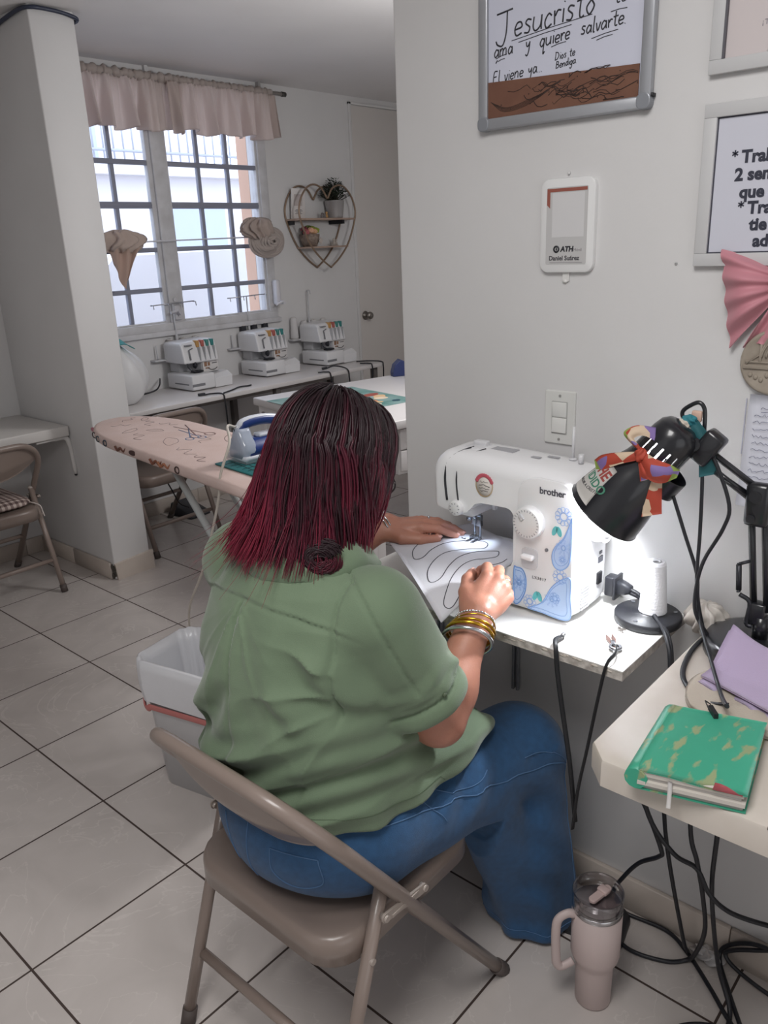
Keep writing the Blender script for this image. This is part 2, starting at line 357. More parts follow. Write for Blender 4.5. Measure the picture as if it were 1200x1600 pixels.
# tiled skirting
for nm, lo, hi in (('baseboard_far', (-3.4, 1.748, 0), (.345, 1.7605, .085)), ('baseboard_alcove', (.546, 1.748, 0), (2.9, 1.7605, .085)),
                   ('baseboard_right', (-.013, -4.4, 0), (.0005, -1.10, .088))):
    mb = MB(); ax = 1 if 'right' in nm else 0; a = lo[ax]
    while a < hi[ax]-.01:
        b_ = min(a+.405, hi[ax]); l2 = list(lo); h2 = list(hi); l2[ax] = a+.001; h2[ax] = b_-.001; mb.box(l2, h2, .002, 1); a = b_
    struct(mb.build(nm, BASE))
mb = MB(); mb.box((.334, 1.072, 0), (.3475, 1.42, .085), .003, 1); mb.box((.334, 1.422, 0), (.3475, 1.747, .085), .003, 1)
mb.add([(.352, 1.036, 0), (.558, 1.036, 0), (.558, 1.05, 0), (.352, 1.05, 0), (.345, 1.036, .082), (.556, 1.036, .094), (.556, 1.05, .096), (.345, 1.05, .084)], [(0, 1, 5, 4), (1, 2, 6, 5), (2, 3, 7, 6), (3, 0, 4, 7), (4, 5, 6, 7), (3, 2, 1, 0)], False)
struct(mb.build('baseboard_pillar', BASE))
mb = MB()   # broken corner of the skirting: dark hollow and crumbs
for i, (x, y, z) in enumerate([(.342, 1.062, .02), (.345, 1.058, .045), (.343, 1.065, .065), (.348, 1.052, .03), (.346, 1.05, .06)]): mb.ell((x, y, z), (.006, .009, .016), 7, 5)
struct(mb.build('trim_1', M('#4a4540', .9)))

# window: two casements of three by six lights, grilles, frame and sill
win = bpy.data.objects.new('window_1', None); C.objects.link(win); win['kind'] = 'structure'
fy0, fy1 = 1.752, 1.835
mb = MB(); mb.box((WX0-.02, fy0, WZ0-.02), (WX0+.04, fy1, WZ1+.02), .004); mb.box((2.075, fy0, WZ0-.02), (WX1+.025, fy1, WZ1+.02), .004)
mb.box((WX0, fy0, WZ1-.03), (WX1, fy1, WZ1+.025), .004); mb.box((WX0-.02, fy0-.004, WZ0-.035), (WX1+.025, fy1, WZ0+.012), .005)
mb.box((1.315, fy0, WZ0), (1.40, fy1, WZ1), .004)
mb.build('window_frame', PAINTW, win)
MB().box((WX0-.03, 1.735, WZ0-.06), (WX1+.04, 1.765, WZ0-.03), .004).build('sill', PAINTW, win)
def clear_glass(name, tint=(.93, .95, 1.0)):
    m = bpy.data.materials.new(name); m.use_nodes = True; nt = m.node_tree; nt.nodes.clear(); N = nt.nodes.new; L = nt.links.new
    o = N('ShaderNodeOutputMaterial'); mix = N('ShaderNodeMixShader'); t = N('ShaderNodeBsdfTransparent'); g = N('ShaderNodeBsdfGlossy'); f = N('ShaderNodeLayerWeight'); pw = N('ShaderNodeMath'); pw.operation = 'POWER'; pw.inputs[1].default_value = 4.0; ma = N('ShaderNodeMath'); ma.operation = 'MULTIPLY_ADD'; ma.inputs[1].default_value = .5; ma.inputs[2].default_value = .02
    t.inputs[0].default_value = (*tint, 1); g.inputs['Roughness'].default_value = .03; f.inputs[0].default_value = .5
    L(f.outputs['Facing'], pw.inputs[0]); L(pw.outputs[0], ma.inputs[0]); L(ma.outputs[0], mix.inputs[0]); L(t.outputs[0], mix.inputs[1]); L(g.outputs[0], mix.inputs[2]); L(mix.outputs[0], o.inputs[0]); return m
GLASS = clear_glass('window_glass')
rows = [1.118, 1.293, 1.511, 1.747, 1.965, 2.185, 2.345]
for (x0, x1) in ((.645, 1.288), (1.422, 2.062)):
    c = bpy.data.objects.new('casement', None); C.objects.link(c); c.parent = win
    mb = MB(); y0, y1 = 1.765, 1.80
    mb.box((x0-.028, y0, rows[0]-.022), (x0, y1, rows[-1]+.025), .003); mb.box((x1, y0, rows[0]-.022), (x1+.028, y1, rows[-1]+.025), .003)
    mb.box((x0, y0, rows[0]-.022), (x1, y1, rows[0]), .003); mb.box((x0, y0, rows[-1]), (x1, y1, rows[-1]+.025), .003); mb.build('casement_frame', PAINTW, c)
    mb = MB(); w = (x1-x0)/3
    for k in (1, 2): mb.box((x0+w*k-.011, 1.772, rows[0]), (x0+w*k+.011, 1.796, rows[-1]), .002)
    for i, z in enumerate(rows[1:-1]):
        t = .017 if i == 2 else .0125
        mb.box((x0, 1.768, z-t), (x1, 1.798, z+t), .002)
        if i == 2: mb.box((x0, 1.764, z-.003), (x1, 1.77, z+.004))
    mb.build('grille', GRILLE, c)
    MB().box((x0, 1.783, rows[0]), (x1, 1.786, rows[-1])).build('glass_pane', GLASS, c)
# latch boxes on the mullion
mb = MB(); mb.box((1.335, 1.735, 1.12), (1.385, 1.755, 1.20), .004); mb.cyl((1.36, 1.735, 1.145), (1.36, 1.725, 1.145), .008); mb.cyl((1.36, 1.735, 1.175), (1.36, 1.73, 1.175), .006, n=10); mb.cyl((1.352, 1.755, 1.235), (1.352, 1.745, 1.235), .012)
mb.tube([(1.36, 1.73, 1.15), (1.33, 1.70, 1.175), (1.285, 1.705, 1.165)], .007, 8); mb.build('window_latch', M('#bdbcc0', .5), win)
mb = MB(); mb.box((2.10, 1.70, 1.145), (2.135, 1.755, 1.30), .012); mb.cyl((2.12, 1.70, 1.16), (2.12, 1.66, 1.16), .012); mb.tube([(2.12, 1.67, 1.16), (2.09, 1.655, 1.165), (2.05, 1.66, 1.15)], .007, 8)
mb.build('window_crank', M('#cccbd0', .45), win)

# door beside the window wall's far end
door = bpy.data.objects.new('door_1', None); C.objects.link(door); door['kind'] = 'structure'
mb = MB(); mb.box((2.905, 1.746, 0), (2.925, 1.762, 2.405), .002); mb.box((2.905, 1.746, 2.39), (3.8, 1.762, 2.405), .002); mb.build('door_frame', WALL, door)
MB().box((2.928, 1.748, .01), (3.80, 1.761, 2.385), .003).build('door_leaf', DOORP, door)
mb = MB(); mb.lathe([(0, 0), (.03, 0), (.032, .006), (.014, .01), (.012, .03), (.024, .036), (.028, .05), (.024, .062), (0, .066)], 20, axisM((2.975, 1.748, 1.0), (0, -1, 0))); mb.build('door_knob', M('#8d8781', .3, metal=.9), door)
# roof beam lines above the window
sbox('trim_2', (.6, 1.745, 2.395), (2.1, 1.762, 2.402), WALL)
sbox('trim_3', (1.325, 1.74, 2.375), (1.345, 1.762, 2.44), WALL); sbox('trim_4', (2.105, 1.73, 2.40), (2.122, 1.762, 2.44), M('#a09e9d', .7))

# outdoors: the house across, its balcony, a parked car
out = M('#b9b9bd', .8)
o = MB().box((-8, 1.9, -.2), (12, 16, -.02)).build('street', M('#a5a5a8', .9)); struct(o)
t = thing('neighbor_house', 'white neighbouring house with a railed balcony seen through the window', 'house', (3.2, 8.2, 0))
mb = MB(); mb.box((-3.8, 0, 0), (4.2, 4, 2.6)); mb.box((-3.8, .9, 2.6), (4.2, 4, 5.4)); mb.box((-4, -.25, 2.5), (4.4, .9, 2.68)); mb.build('wall', M('#e2dedf', .8), t)
mb = MB(); mb.box((-4.1, .5, 5.4), (4.5, 4.2, 5.6)); mb.build('roof', M('#b8bccb', .7), t)
mb = MB(); mb.tube([(-3.9, -.2, 3.5), (4.3, -.2, 3.5)], .03); mb.tube([(-3.9, -.2, 2.8), (4.3, -.2, 2.8)], .02)
for i in range(56): mb.cyl((-3.9+i*.15, -.2, 2.68), (-3.9+i*.15, -.2, 3.5), .012, n=6)
mb.build('railing', M('#b4b8c4', .6), t)
for x in (-2.6, .1, 2.6): MB().box((x, -.02, 1.0), (x+1.1, .05, 2.1)).build('window', M('#bcc6d6', .3), t)
for x in (-2.0, 1.2): MB().box((x, .86, 2.7), (x+1.0, .95, 4.7)).build('balcony_door', M('#c0cad9', .3), t)
t = thing('parked_car', 'white car parked outside below the window', 'car', (2.6, 4.1, 0))
prof = [(-2.1, .35), (-2.15, .75), (-1.9, .95), (-1.2, 1.02), (-.7, 1.5), (.6, 1.52), (1.3, 1.05), (2.0, .9), (2.15, .6), (2.1, .35)]
rings = [[(x, y*(1-.18*max(0, z-.95)/.57), z) for x, z in prof] for y in (-.8, .8)]
mb = MB(); mb.loft([[(x*.97, -.83, z*.97+.02) for x, z in prof], rings[0], rings[1], [(x*.97, .83, z*.97+.02) for x, z in prof]], True, False); mb.build('body', M('#e3e3e6', .25, coat=.5), t)
mb = MB(); mb.prism([(-1.05, 1.03), (1.1, 1.06), (.55, 1.45), (-.62, 1.44)], 0, .02, frame((0, -.80, 0), (1, 0, 0), (0, 0, 1), (0, -1, 0))); mb.build('side_window', M('#5a6470', .1), t)
for x in (-1.35, 1.35):
    for y in (-.82, .62): MB().cyl((x, y, .33), (x, y+.2, .33), .33, n=24).build('wheel', M('#3a3b40', .7), t)
struct(MB().box((2.13, 1.92, -.02), (2.5, 2.02, 2.6)).build('wall_outside', M('#d9b39c', .8)))

# ------------------------------------------------------------------ far side of the room
def cloth_mat(name, col, rough=.85, thru=.35, var=None, bump=.2, bscale=400):
    m = mat(name, col, rough, sheen=.2, var=var, vscale=12, bump=bump, bscale=bscale); nt = m.node_tree; b = nt.nodes['Principled BSDF']; o = nt.nodes['Material Output']
    if thru:
        t = nt.nodes.new('ShaderNodeBsdfTranslucent'); t.inputs[0].default_value = (*lin(col), 1); mx = nt.nodes.new('ShaderNodeMixShader'); mx.inputs[0].default_value = thru
        nt.links.new(b.outputs[0], mx.inputs[1]); nt.links.new(t.outputs[0], mx.inputs[2]); nt.links.new(mx.outputs[0], o.inputs[0])
    return m
BLUSH = cloth_mat('blush_cotton', '#e4d9d4', thru=.55)
GREIGE = cloth_mat('greige_cotton', '#b5a9a3', thru=.2)
STEEL = M('#b9bac0', .3, metal=.8)
BLACK = M('#17181c', .5)
CORD = M('#1b1c22', .45)
WHITEP = mat('white_plastic', '#dcdcdd', .32)

t = thing('curtain_rod', 'grey curtain rod spanning the top of the window', 'curtain rod', (1.58, 1.69, 2.383))
wb(MB().cyl((.6, 1.69, 2.37), (2.255, 1.69, 2.38), .011, n=12), 'rod', M('#918c88', .5), t)
wb(MB().cyl((2.25, 1.69, 2.38), (2.28, 1.69, 2.38), .014, n=12), 'end_cap', M('#3a3836', .5), t)
for x in (2.13, 1.35): wb(MB().box((x-.008, 1.69, 2.372), (x+.008, 1.762, 2.40), .003), 'bracket', M('#a5a3a2', .5), t)
def valance(x0, x1, y, label, seed, hem):
    rnd = random.Random(seed); t = thing('curtain_valance', label, 'curtain', ((x0+x1)/2, y, 2.12), group='ruffled valances over the window')
    n = int((x1-x0)/.006); ph = [rnd.uniform(0, 6.28) for _ in range(4)]; g = []
    for j in range(25):
        f = j/24; row = []
        for i in range(n+1):
            u = i/n; x = x0+(x1-x0)*u; q = x*2*PI/.125
            am = .010+.046*f**.7; wy = am*(math.sin(q+ph[0]+1.2*math.sin(x*9+ph[1]))*.75+.35*math.sin(q*2.3+ph[2]))
            fine = (1-f)**3*.010*math.sin(x*260+ph[3]); z = 2.362-f*(2.362-hem)+f*f*.012*math.sin(x*2*PI/.21+ph[1])
            row.append((x+f*.02*math.sin(q*.5+ph[3]), y+wy+fine, z))
        g.append(row)
    wb(MB().sheet(g, .0015), 'ruffle', BLUSH, t)
    mb = MB(); P = []; R = []
    m_ = int((x1-x0)/.009)
    for i in range(m_+1):
        x = x0+(x1-x0)*i/m_; P.append((x, 1.69+.004*math.sin(x*140), 2.378+.003*math.sin(x*97+1))); R.append(.020+.0055*math.sin(x*210+ph[0])+.004*math.sin(x*95+ph[2]))
    mb.tube(P, R, 14); wb(mb, 'gathered_header', GREIGE, t)
valance(.62, 1.50, 1.685, 'pleated blush valance on the pillar side of the window top', 3, 2.118)
valance(1.40, 2.155, 1.66, 'pleated blush valance at the window top on the heart shelf side', 8, 2.118)
# cafe curtains tied up on a wire
t = thing('curtain_wire', 'thin white wire stretched across the middle of the window', 'wire', (1.5, 1.70, 1.56))
wb(MB().cyl((.64, 1.70, 1.55), (2.14, 1.70, 1.565), .004, n=8), 'wire', M('#c9c9ce', .4), t)
t = thing('tied_curtain', 'blush curtain bunched up on the wire beside the pillar, its corner hanging down', 'curtain', (1.0, 1.69, 1.34), group='curtains tied up on the wire')
g = []
for j in range(15):
    f = j/14; row = []
    for i in range(31):
        u = i/30; w = .22*(1-.35*f); x = .90+u*.22*(1-f*.55)+f*.04
        zb = 1.575-f*(.13+.13*(1-abs(2*u-1)**1.3)) - .01*math.sin(u*20)*(1-f); row.append((x, 1.665+.018*math.sin(u*17+f*3)*(1-.5*f)-.02*math.sin(f*PI), zb))
    g.append(row)
wb(MB().sheet(g, .002), 'hanging_cloth', cloth_mat('blush_curtain_cotton', '#c9b0a2', thru=.35), t)  # deeper blush tone than the valances
def fold_ball(c, r, seed, k=9, am=.16):
    rnd = random.Random(seed); mb = MB(); n, m_ = 60, 36; vs = []
    for i in range(m_+1):
        th = PI*i/m_
        for j in range(n):
            ph = 2*PI*j/n; rr = 1+am*math.sin(k*ph+3.2*math.sin(th*2.1+seed)+seed)*math.sin(th)+.07*math.sin(5*th+2*ph+seed)
            vs.append((c[0]+r[0]*rr*math.sin(th)*math.cos(ph), c[1]+r[1]*rr*math.sin(th)*math.sin(ph), c[2]+r[2]*rr*math.cos(th)))
    return mb.add(vs, [(i*n+j, i*n+(j+1) % n, (i+1)*n+(j+1) % n, (i+1)*n+j) for i in range(m_) for j in range(n)])
wb(fold_ball((1.0, 1.665, 1.56), (.12, .05, .055), 2, 9, .3), 'gathered_roll', cloth_mat('blush_roll', '#c2b0a6', thru=.2), t)
t = thing('tied_curtain', 'greige curtain rolled into a rosette knot at the window right jamb', 'curtain', (1.98, 1.68, 1.48), group='curtains tied up on the wire')
mb = MB(); c = Vector((2.02, 1.66, 1.535))
for k in range(9):   # coils of rolled cloth
    a = .018+.011*k; pts = [(c.x+a*1.35*math.cos(q)-.008*k*0, c.y-.05+.0075*k+.006*math.sin(3*q+k), c.z+a*.82*math.sin(q)+.004*math.sin(2*q+k)) for q in [2*PI*i/30 for i in range(30)]]
    mb.tube(pts, .0085+.0015*(k % 2), 7, closed=True)
mb.ell((c.x, c.y+.015, c.z), (.14, .045, .085), 20, 12); wb(mb, 'coiled_cloth', GREIGE, t)
wb(fold_ball((1.935, 1.65, 1.612), (.095, .045, .058), 5, 11, .38), 'ruffled_top', cloth_mat('greige_ruffle', '#b8a8a0', thru=.2), t)

# heart shelf ---------------------------------------------------------------
GOLD = M('#8f7a68', .4, metal=.55)
t = thing('heart_shelf', 'gold wire heart-shaped wall shelf with two boards between window and door', 'shelf', (2.52, 1.76, 1.36))
def heart(y):
    R_ = [(2.525, y, 1.785), (2.57, y, 1.845), (2.635, y, 1.868), (2.70, y, 1.85), (2.757, y, 1.79), (2.783, y, 1.71), (2.765, y, 1.63), (2.70, y, 1.505), (2.61, y, 1.415), (2.523, y, 1.357)]
    a = bez(R_, 5); b = [Vector((2*2.523-p.x, p.y, p.z)) for p in a]
    return MB().tube(a, .0062, 8).tube(b, .0062, 8)
wb(heart(1.62), 'heart_ring', GOLD, t); wb(heart(1.752), 'heart_ring', GOLD, t)
wb(MB().box((2.265, 1.618, 1.655), (2.78, 1.756, 1.667), .002), 'shelf_board', M('#a58e80', .5), t)
wb(MB().box((2.35, 1.618, 1.482), (2.70, 1.756, 1.493), .002), 'shelf_board', M('#a58e80', .5), t)
wb(MB().box((2.66, 1.625, 1.63), (2.68, 1.755, 1.655)), 'bracket', BLACK, t); wb(MB().box((2.28, 1.70, 1.63), (2.295, 1.755, 1.655)), 'bracket', BLACK, t)
zt, zl = 1.667, 1.493
t = thing('potted_plant', 'small green plant in a grey metal pot on the heart shelf', 'plant', (2.66, 1.69, zt))
MB().lathe([(0, 0), (.050, 0), (.052, .006), (.066, .105), (.069, .108), (.066, .112), (.061, .10), (0, .095)], 24).build('pot', M('#a9a6a6', .35, metal=.4), t)
rnd = random.Random(4); mb = MB(); ms = MB()
for k in range(520):
    a = rnd.uniform(0, 2*PI); q = rnd.random()**.5; r = q*.115; z = .11+(1-q*q)*.11*rnd.uniform(.6, 1.1)+.02
    p = Vector((r*math.cos(a), max(-.09, min(.05, r*.62*math.sin(a))), z)); d = Vector((math.cos(a), math.sin(a), rnd.uniform(-.3, .9))).normalized(); s = d.cross(Vector((0, 0, 1))).normalized()*.008; L_ = rnd.uniform(.016, .026)
    mb.add([p, p+d*L_*.5+s, p+d*L_, p+d*L_*.5-s], [(0, 1, 2, 3)], False)
    if k % 6 == 0: ms.tube([(0, 0, .1), (p.x*.6, p.y*.6, z*.8+.01), p], .0015, 4)
tag(mb.build('foliage', M('#233023', .6), t)); ms.build('stem', M('#35382a', .7), t)
t = thing('greeting_card', 'white printed card leaning at the back of the heart shelf', 'card', (2.36, 1.735, zt))
MB().box((-.06, -.004, 0), (.06, .004, .185), .001, Mx=Matrix.Rotation(.1, 4, 'X')).build('card', M('#d9d5d3', .6), t)
mb = MB()
for i, (w, z) in enumerate([(.05, .055), (.065, .047), (.04, .039), (.06, .031)]): mb.box((-w/2, -.0065, z), (w/2, -.004, z+.003), Mx=Matrix.Rotation(.1, 4, 'X'))
mb.build('print_lines', M('#6b6668', .7), t)
MB().box((-.04, -.0068, .08), (.03, -.004, .15), Mx=Matrix.Rotation(.1, 4, 'X')).build('picture', M('#bdb4b2', .7), t)
t = thing('flower_basket', 'tiny basket of pink and green flowers on the lower board of the heart shelf', 'basket', (2.41, 1.69, zl))
MB().lathe([(0, 0), (.045, 0), (.06, .035), (.066, .075), (.06, .078), (.05, .06), (0, .06)], 18).build('basket', mat('wicker', '#6d5c53', .8, var='#93857a', vscale=60), t)
for i, (x, y, z, c) in enumerate([(-.045, -.02, .09, '#b2686b'), (-.018, -.03, .10, '#d5a78a'), (.012, -.03, .092, '#c9a07d'), (.04, -.02, .10, '#8f9c3e'), (.03, .01, .112, '#99a54a'), (0, .01, .115, '#5e6b34'), (-.03, .015, .108, '#7b3f48')]):
    fold_ball((x, y, z), (.021, .021, .017), i, 6, .2).build('flower', M(c, .7), t)
MB().tube(bez([(-.06, 0, .07), (-.075, -.01, .09), (-.07, -.01, .10)], 4), .004, 6).build('twig', M('#2b2320', .7), t)
MB().prism([(.012, -.01), (.03, .012), (.012, .034), (-.006, .012)], 0, .004, frame((.02, -.068, .022), (1, 0, 0), (0, 0, 1), (0, -1, 0))).build('plaque', M('#b9b0aa', .6), t)
def figurine(x, y, z, label, hs, cols):
    t = thing('figurine', label, 'ornament', (x, y, z), group='tiny ornaments on the heart shelf')
    for i, (dx, h, c) in enumerate(zip((-.018, 0.004, .024), hs, cols)):
        MB().lathe([(0, 0), (.011, 0), (.009, h*.4), (.005, h*.6), (.009, h*.78), (.006, h), (0, h)], 12, Matrix.Translation((dx, 0, .002 if i else 0))).build('figure', M(c, .5), t)
    MB().box((-.03, -.012, 0), (.036, .012, .004), .001).build('base', M(cols[0], .5), t)
figurine(2.545, 1.68, zt, 'tiny ornament with an orange top beside the metal pot on the heart shelf', (.035, .03, .04), ('#6f6a69', '#77716e', '#b98d57'))
figurine(2.62, 1.68, zl, 'tiny pale ornament at the lower board right end of the heart shelf', (.022, .045, .04), ('#9b938d', '#b5aca4', '#a59b93'))

# overlock machines on the long table ----------------------------------------
t = thing('work_table', 'long narrow white table with sergers beneath the window', 'table', (1.6, 1.5, 0))
wb(MB().box((.55, 1.252, .715), (2.60, 1.755, .74), .003), 'tabletop', mat('laminate', '#cfcbca', .35), t)
for x in (.62, 1.68, 2.55):
    for y in (1.30, 1.72): wb(MB().box((x-.018, y-.018, 0), (x+.018, y+.018, .716), .003), 'leg', M('#55504e', .5), t)
wb(MB().box((.6, 1.70, .60), (2.55, 1.712, .715)), 'apron', M('#8f8986', .6), t)
SERG = M('#d6d6d8', .33); SERGD = M('#b9b9bc', .4)
def serger(x, y, rz, label, bar=True):
    t = thing('serger', label, 'sewing machine', (x, y, .74), rz, group='white sergers on the window table')
    mb = MB(); mb.box((-.135, -.145, .006), (.025, .10, .093), .010); mb.build('base', SERG, t)
    mb = MB(); mb.box((-.1352, -.11, .032), (-.11, .03, .045), .003); mb.box((-.137, -.145, .028), (-.05, -.1455, .043), .0001); mb.build('tray_slot', M('#77787c', .6), t)
    MB().loft([[(.028, -.135, .004), (.15, -.135, .004), (.15, .10, .004), (.028, .10, .004)], [(.028, -.135, .055), (.155, -.135, .06), (.155, .1, .06), (.028, .1, .055)], [(.028, -.105, .075), (.15, -.10, .085), (.15, .1, .085), (.028, .1, .075)]], True, False).build('looper_cover', SERG, t)
    mb = MB(); mb.box((.0, -.06, .08), (.125, .12, .16), .012); mb.box((-.09, .04, .09), (.1, .13, .16), .01); mb.build('column', SERGD, t)
    mb = MB(); mb.loft([[(-.125, -.075, .15), (.105, -.09, .15), (.115, .12, .15), (-.125, .12, .15)], [(-.125, -.075, .16), (.105, -.09, .16), (.115, .12, .16), (-.125, .12, .16)], [(-.125, -.055, .255), (.11, -.06, .262), (.115, .12, .262), (-.125, .12, .255)], [(-.115, -.035, .268), (.10, -.045, .275), (.105, .11, .275), (-.115, .11, .268)]], True, False)
    o = mb.build('head', SERG, t); bv = o.modifiers.new('soft', 'BEVEL'); bv.width = .008; bv.segments = 3
    for i, c in enumerate(('#b4894f', '#a75a52', '#3f7f78', '#2f7a78')):
        xx = -.028+i*.034
        MB().box((xx, -.07, .235), (xx+.02, -.03, .272), .003).build('tension_dial', M(c, .5), t)
        MB().box((xx+.006, -.0905, .16), (xx+.0095, -.066, .236)).build('thread_groove', M('#b0b1b4', .6), t)
    mb = MB(); mb.tube([(-.085, -.082, .17), (-.085, -.073, .225), (-.06, -.071, .233)], .004, 6); mb.box((-.105, -.072, .248), (-.06, -.052, .254)); mb.build('brand_plate', M('#77777c', .6), t)
    mb = MB(); mb.cyl((-.055, -.075, .155), (-.055, -.075, .12), .006); mb.box((-.075, -.09, .096), (-.01, -.05, .106), .003); mb.ell((-.05, -.065, .135), (.016, .012, .016), 10, 8); mb.tube(bez([(-.10, -.06, .15), (-.095, -.075, .12), (-.06, -.09, .10), (-.02, -.09, .10)], 4), .004, 6); mb.build('presser_foot', M('#33343a', .35, metal=.6), t)
    MB().box((.005, -.064, .088), (.115, -.06, .15), .001).build('instruction_panel', M('#cfcccb', .5), t)
    mb = MB(); mb.tube(bez([(.04, -.0655, .108), (.06, -.0655, .098), (.085, -.0655, .097), (.105, -.0655, .107)], 4), .0022, 5); mb.box((.07, -.066, .132), (.105, -.064, .136)); mb.build('smile_print', M('#454448', .6), t)
    mb = MB(); mb.box((.015, -.066, .12), (.034, -.064, .145)); mb.box((.04, -.066, .122), (.055, -.064, .142)); mb.box((.022, -.066, .106), (.05, -.064, .113)); mb.build('sticker', M('#8d6a52', .6), t)
    MB().lathe([(0, 0), (.032, 0), (.034, .006), (.034, .03), (.028, .034), (0, .034)], 24, axisM((.115, .03, .14), (1, 0, 0))).build('handwheel', SERGD, t)
    st = MB(); st.box((-.20, .10, .16), (.13, .155, .17), .003); st.box((-.03, .09, .08), (.03, .15, .17)); st.cyl((-.02, .125, .17), (-.02, .125, .47), .004, n=8); st.cyl((-.02, .125, .23), (-.02, .125, .30), .008, n=8)
    st.build('thread_stand', SERGD, t)
    st = MB(); st.tube([(-.17 if bar else -.03, .125, .472), (.13 if bar else -.01, .125, .478)], .0035, 6)
    for k in (-.165, -.06, .03, .125) if bar else (-.02,): st.tube([(k, .125, .475), (k, .105, .475), (k, .10, .452)], .003, 5); st.lathe([(.006, -.002), (.008, 0), (.006, .002)], 10, Matrix.Translation((k, .12, .475)))
    st.build('thread_guide_bar', STEEL, t)
    for k in (-.165, -.07, .02, .11): MB().cyl((k, .125, .17), (k, .125, .25), .004, n=8).build('spool_pin', M('#c5c5c8', .5), t)
    return t
def cone(x, y, z, c, h, label, lying=False):
    t = thing('thread_cone', label, 'thread', (x, y, z), group='thread cones behind the sergers')
    MB().lathe([(0, .006), (.026, .006), (.028, .012), (.021, h), (.018, h+.003), (0, h+.003)], 20).build('thread', M(c, .8), t)
    MB().lathe([(.004, 0), (.029, 0), (.029, .005), (.01, .007)], 20).build('cone_base', M('#b5b2b0', .5), t); MB().lathe([(.017, h+.002), (.016, h+.008), (.009, h+.008)], 16).build('cone_tip', M('#c9c6c4', .5), t)
SX = [(1.345, 1.61), (1.90, 1.62), (2.41, 1.60)]
serger(1.345, 1.61, 0, 'white serger nearest the pillar, in front of the window mullion')
serger(1.90, 1.62, 0, 'white serger with black thread cones behind, at the window right side')
s3 = serger(2.41, 1.60, 0, 'white serger under the heart shelf at the table end', False)
for k in (-.07, .02, .11): cone(1.345+k, 1.735, .91, '#8b8480', .10, {-.07: 'grey thread cone behind the serger nearest the pillar, beside its upright pole', .02: 'grey thread cone in the middle behind the serger nearest the pillar', .11: 'grey thread cone furthest from the pillar behind the nearest-pillar serger'}[k])
for k in (-.07, .02, .11): cone(1.90+k, 1.745, .91, '#25262d', .125, {-.07: 'black thread cone left of the pole behind the middle serger', .02: 'black thread cone second of three behind the middle serger', .11: 'black thread cone furthest right behind the middle serger'}[k])
for k in (-.165, -.07, .02, .11): cone(2.41+k, 1.725, .91, '#c6c4c4', .135 if k < -.1 else .105, {-.165: 'tall white thread cone standing clear left of the serger under the heart shelf', -.07: 'white thread cone left of the pole behind the serger under the heart shelf', .02: 'white thread cone right of the pole behind the serger under the heart shelf', .11: 'white thread cone at the far right behind the serger under the heart shelf'}[k])
# machine wrapped in a white bag
t = thing('covered_machine', 'sewing machine wrapped in a white plastic bag beside the pillar', 'sewing machine', (.78, 1.53, .74))
def bagf(P):
    q = P.copy(); a = sd_ell(q, (-.02, 0, .13), (.19, .15, .16)); b = sd_ell(q, (-.06, 0, .23), (.12, .11, .11)); d = smin(a, b, .06)
    d = d+.006*fbm(q[:, 0]*45, q[:, 1]*45, q[:, 2]*25, 3)+.004*np.sin(q[:, 0]*60+q[:, 1]*80)*np.clip(q[:, 2]/.3, 0, 1); return np.maximum(d, .002-q[:, 2])
sdf_mb(bagf, (-.24, -.2, -.01), (.2, .2, .38), .011).build('bag', mat('bag_film', '#d5d5d6', .35, spec=.6, bump=.3, bscale=25), t)
g = [[(-.09+.17*u, -.10-.015*math.sin(v*3+u*4)+.10*v, .285+.055*math.sin(PI*u)*(.6+.4*v)+.02*v) for u in [i/12 for i in range(13)]] for v in [j/8 for j in range(9)]]
MB().sheet(g, .003).build('teal_cloth', M('#2f8c8c', .8), t)
for k in (0, 1, 2): MB().box((-.05+k*.035, -.118+.004*k, .225-.01*k), (-.03+k*.035, -.10, .25-.01*k), .003).build('dial_showing_through', M('#a3aaa6', .6), t)
# cords lying over the table edge
def cordthing(label, pts, r=.0045, grp='black cords hanging over the window table edge', flat=None, m=CORD, ends=None, name='power_cable', sub=None):
    t = thing(name, label, 'cord', pts[0], group=grp)
    wb(MB().tube(bez(pts, 6), r, 8, flat=flat), 'cable', m, t)
    if ends: 
        for p, d, L_ in ends: wb(MB().box((-.009, -.007, 0), (.009, .007, L_), .003, Mx=axisM(p, d)), 'plug', M('#202127', .5), t)
    return t
cordthing('black cord with plug draped in front of the serger nearest the pillar', [(1.17, 1.32, .746), (1.21, 1.30, .748), (1.25, 1.255, .744), (1.252, 1.243, .70), (1.26, 1.25, .62), (1.30, 1.3, .5)], ends=[((1.14, 1.33, .75), (1, -.3, 0), .04)])
cordthing('thin black cord lying along the table edge before the serger nearest the pillar', [(1.262, 1.26, .747), (1.35, 1.30, .746), (1.44, 1.345, .746), (1.49, 1.33, .746), (1.52, 1.335, .746)])
cordthing('black cord with round plug over the table edge right of the middle serger', [(2.16, 1.36, .75), (2.20, 1.32, .765), (2.24, 1.25, .745), (2.25, 1.243, .69), (2.26, 1.25, .62)], ends=[((2.135, 1.37, .752), (1, -.4, .1), .035)])
cordthing('short black cord over the table edge beneath the middle serger', [(2.03, 1.30, .748), (2.07, 1.27, .748), (2.085, 1.247, .738), (2.09, 1.244, .66)])
cordthing('black cord over the table edge nearest the door', [(2.50, 1.41, .748), (2.56, 1.36, .748), (2.585, 1.262, .747), (2.585, 1.245, .72), (2.59, 1.25, .64)])
cordthing('black cord over the table edge left of the door cord', [(2.45, 1.33, .748), (2.47, 1.27, .748), (2.475, 1.245, .735), (2.48, 1.25, .64)])
cordthing('black cord behind the bag beside the serger nearest the pillar', [(.97, 1.62, .75), (1.05, 1.6, .765), (1.12, 1.66, .78), (1.18, 1.74, .80)])

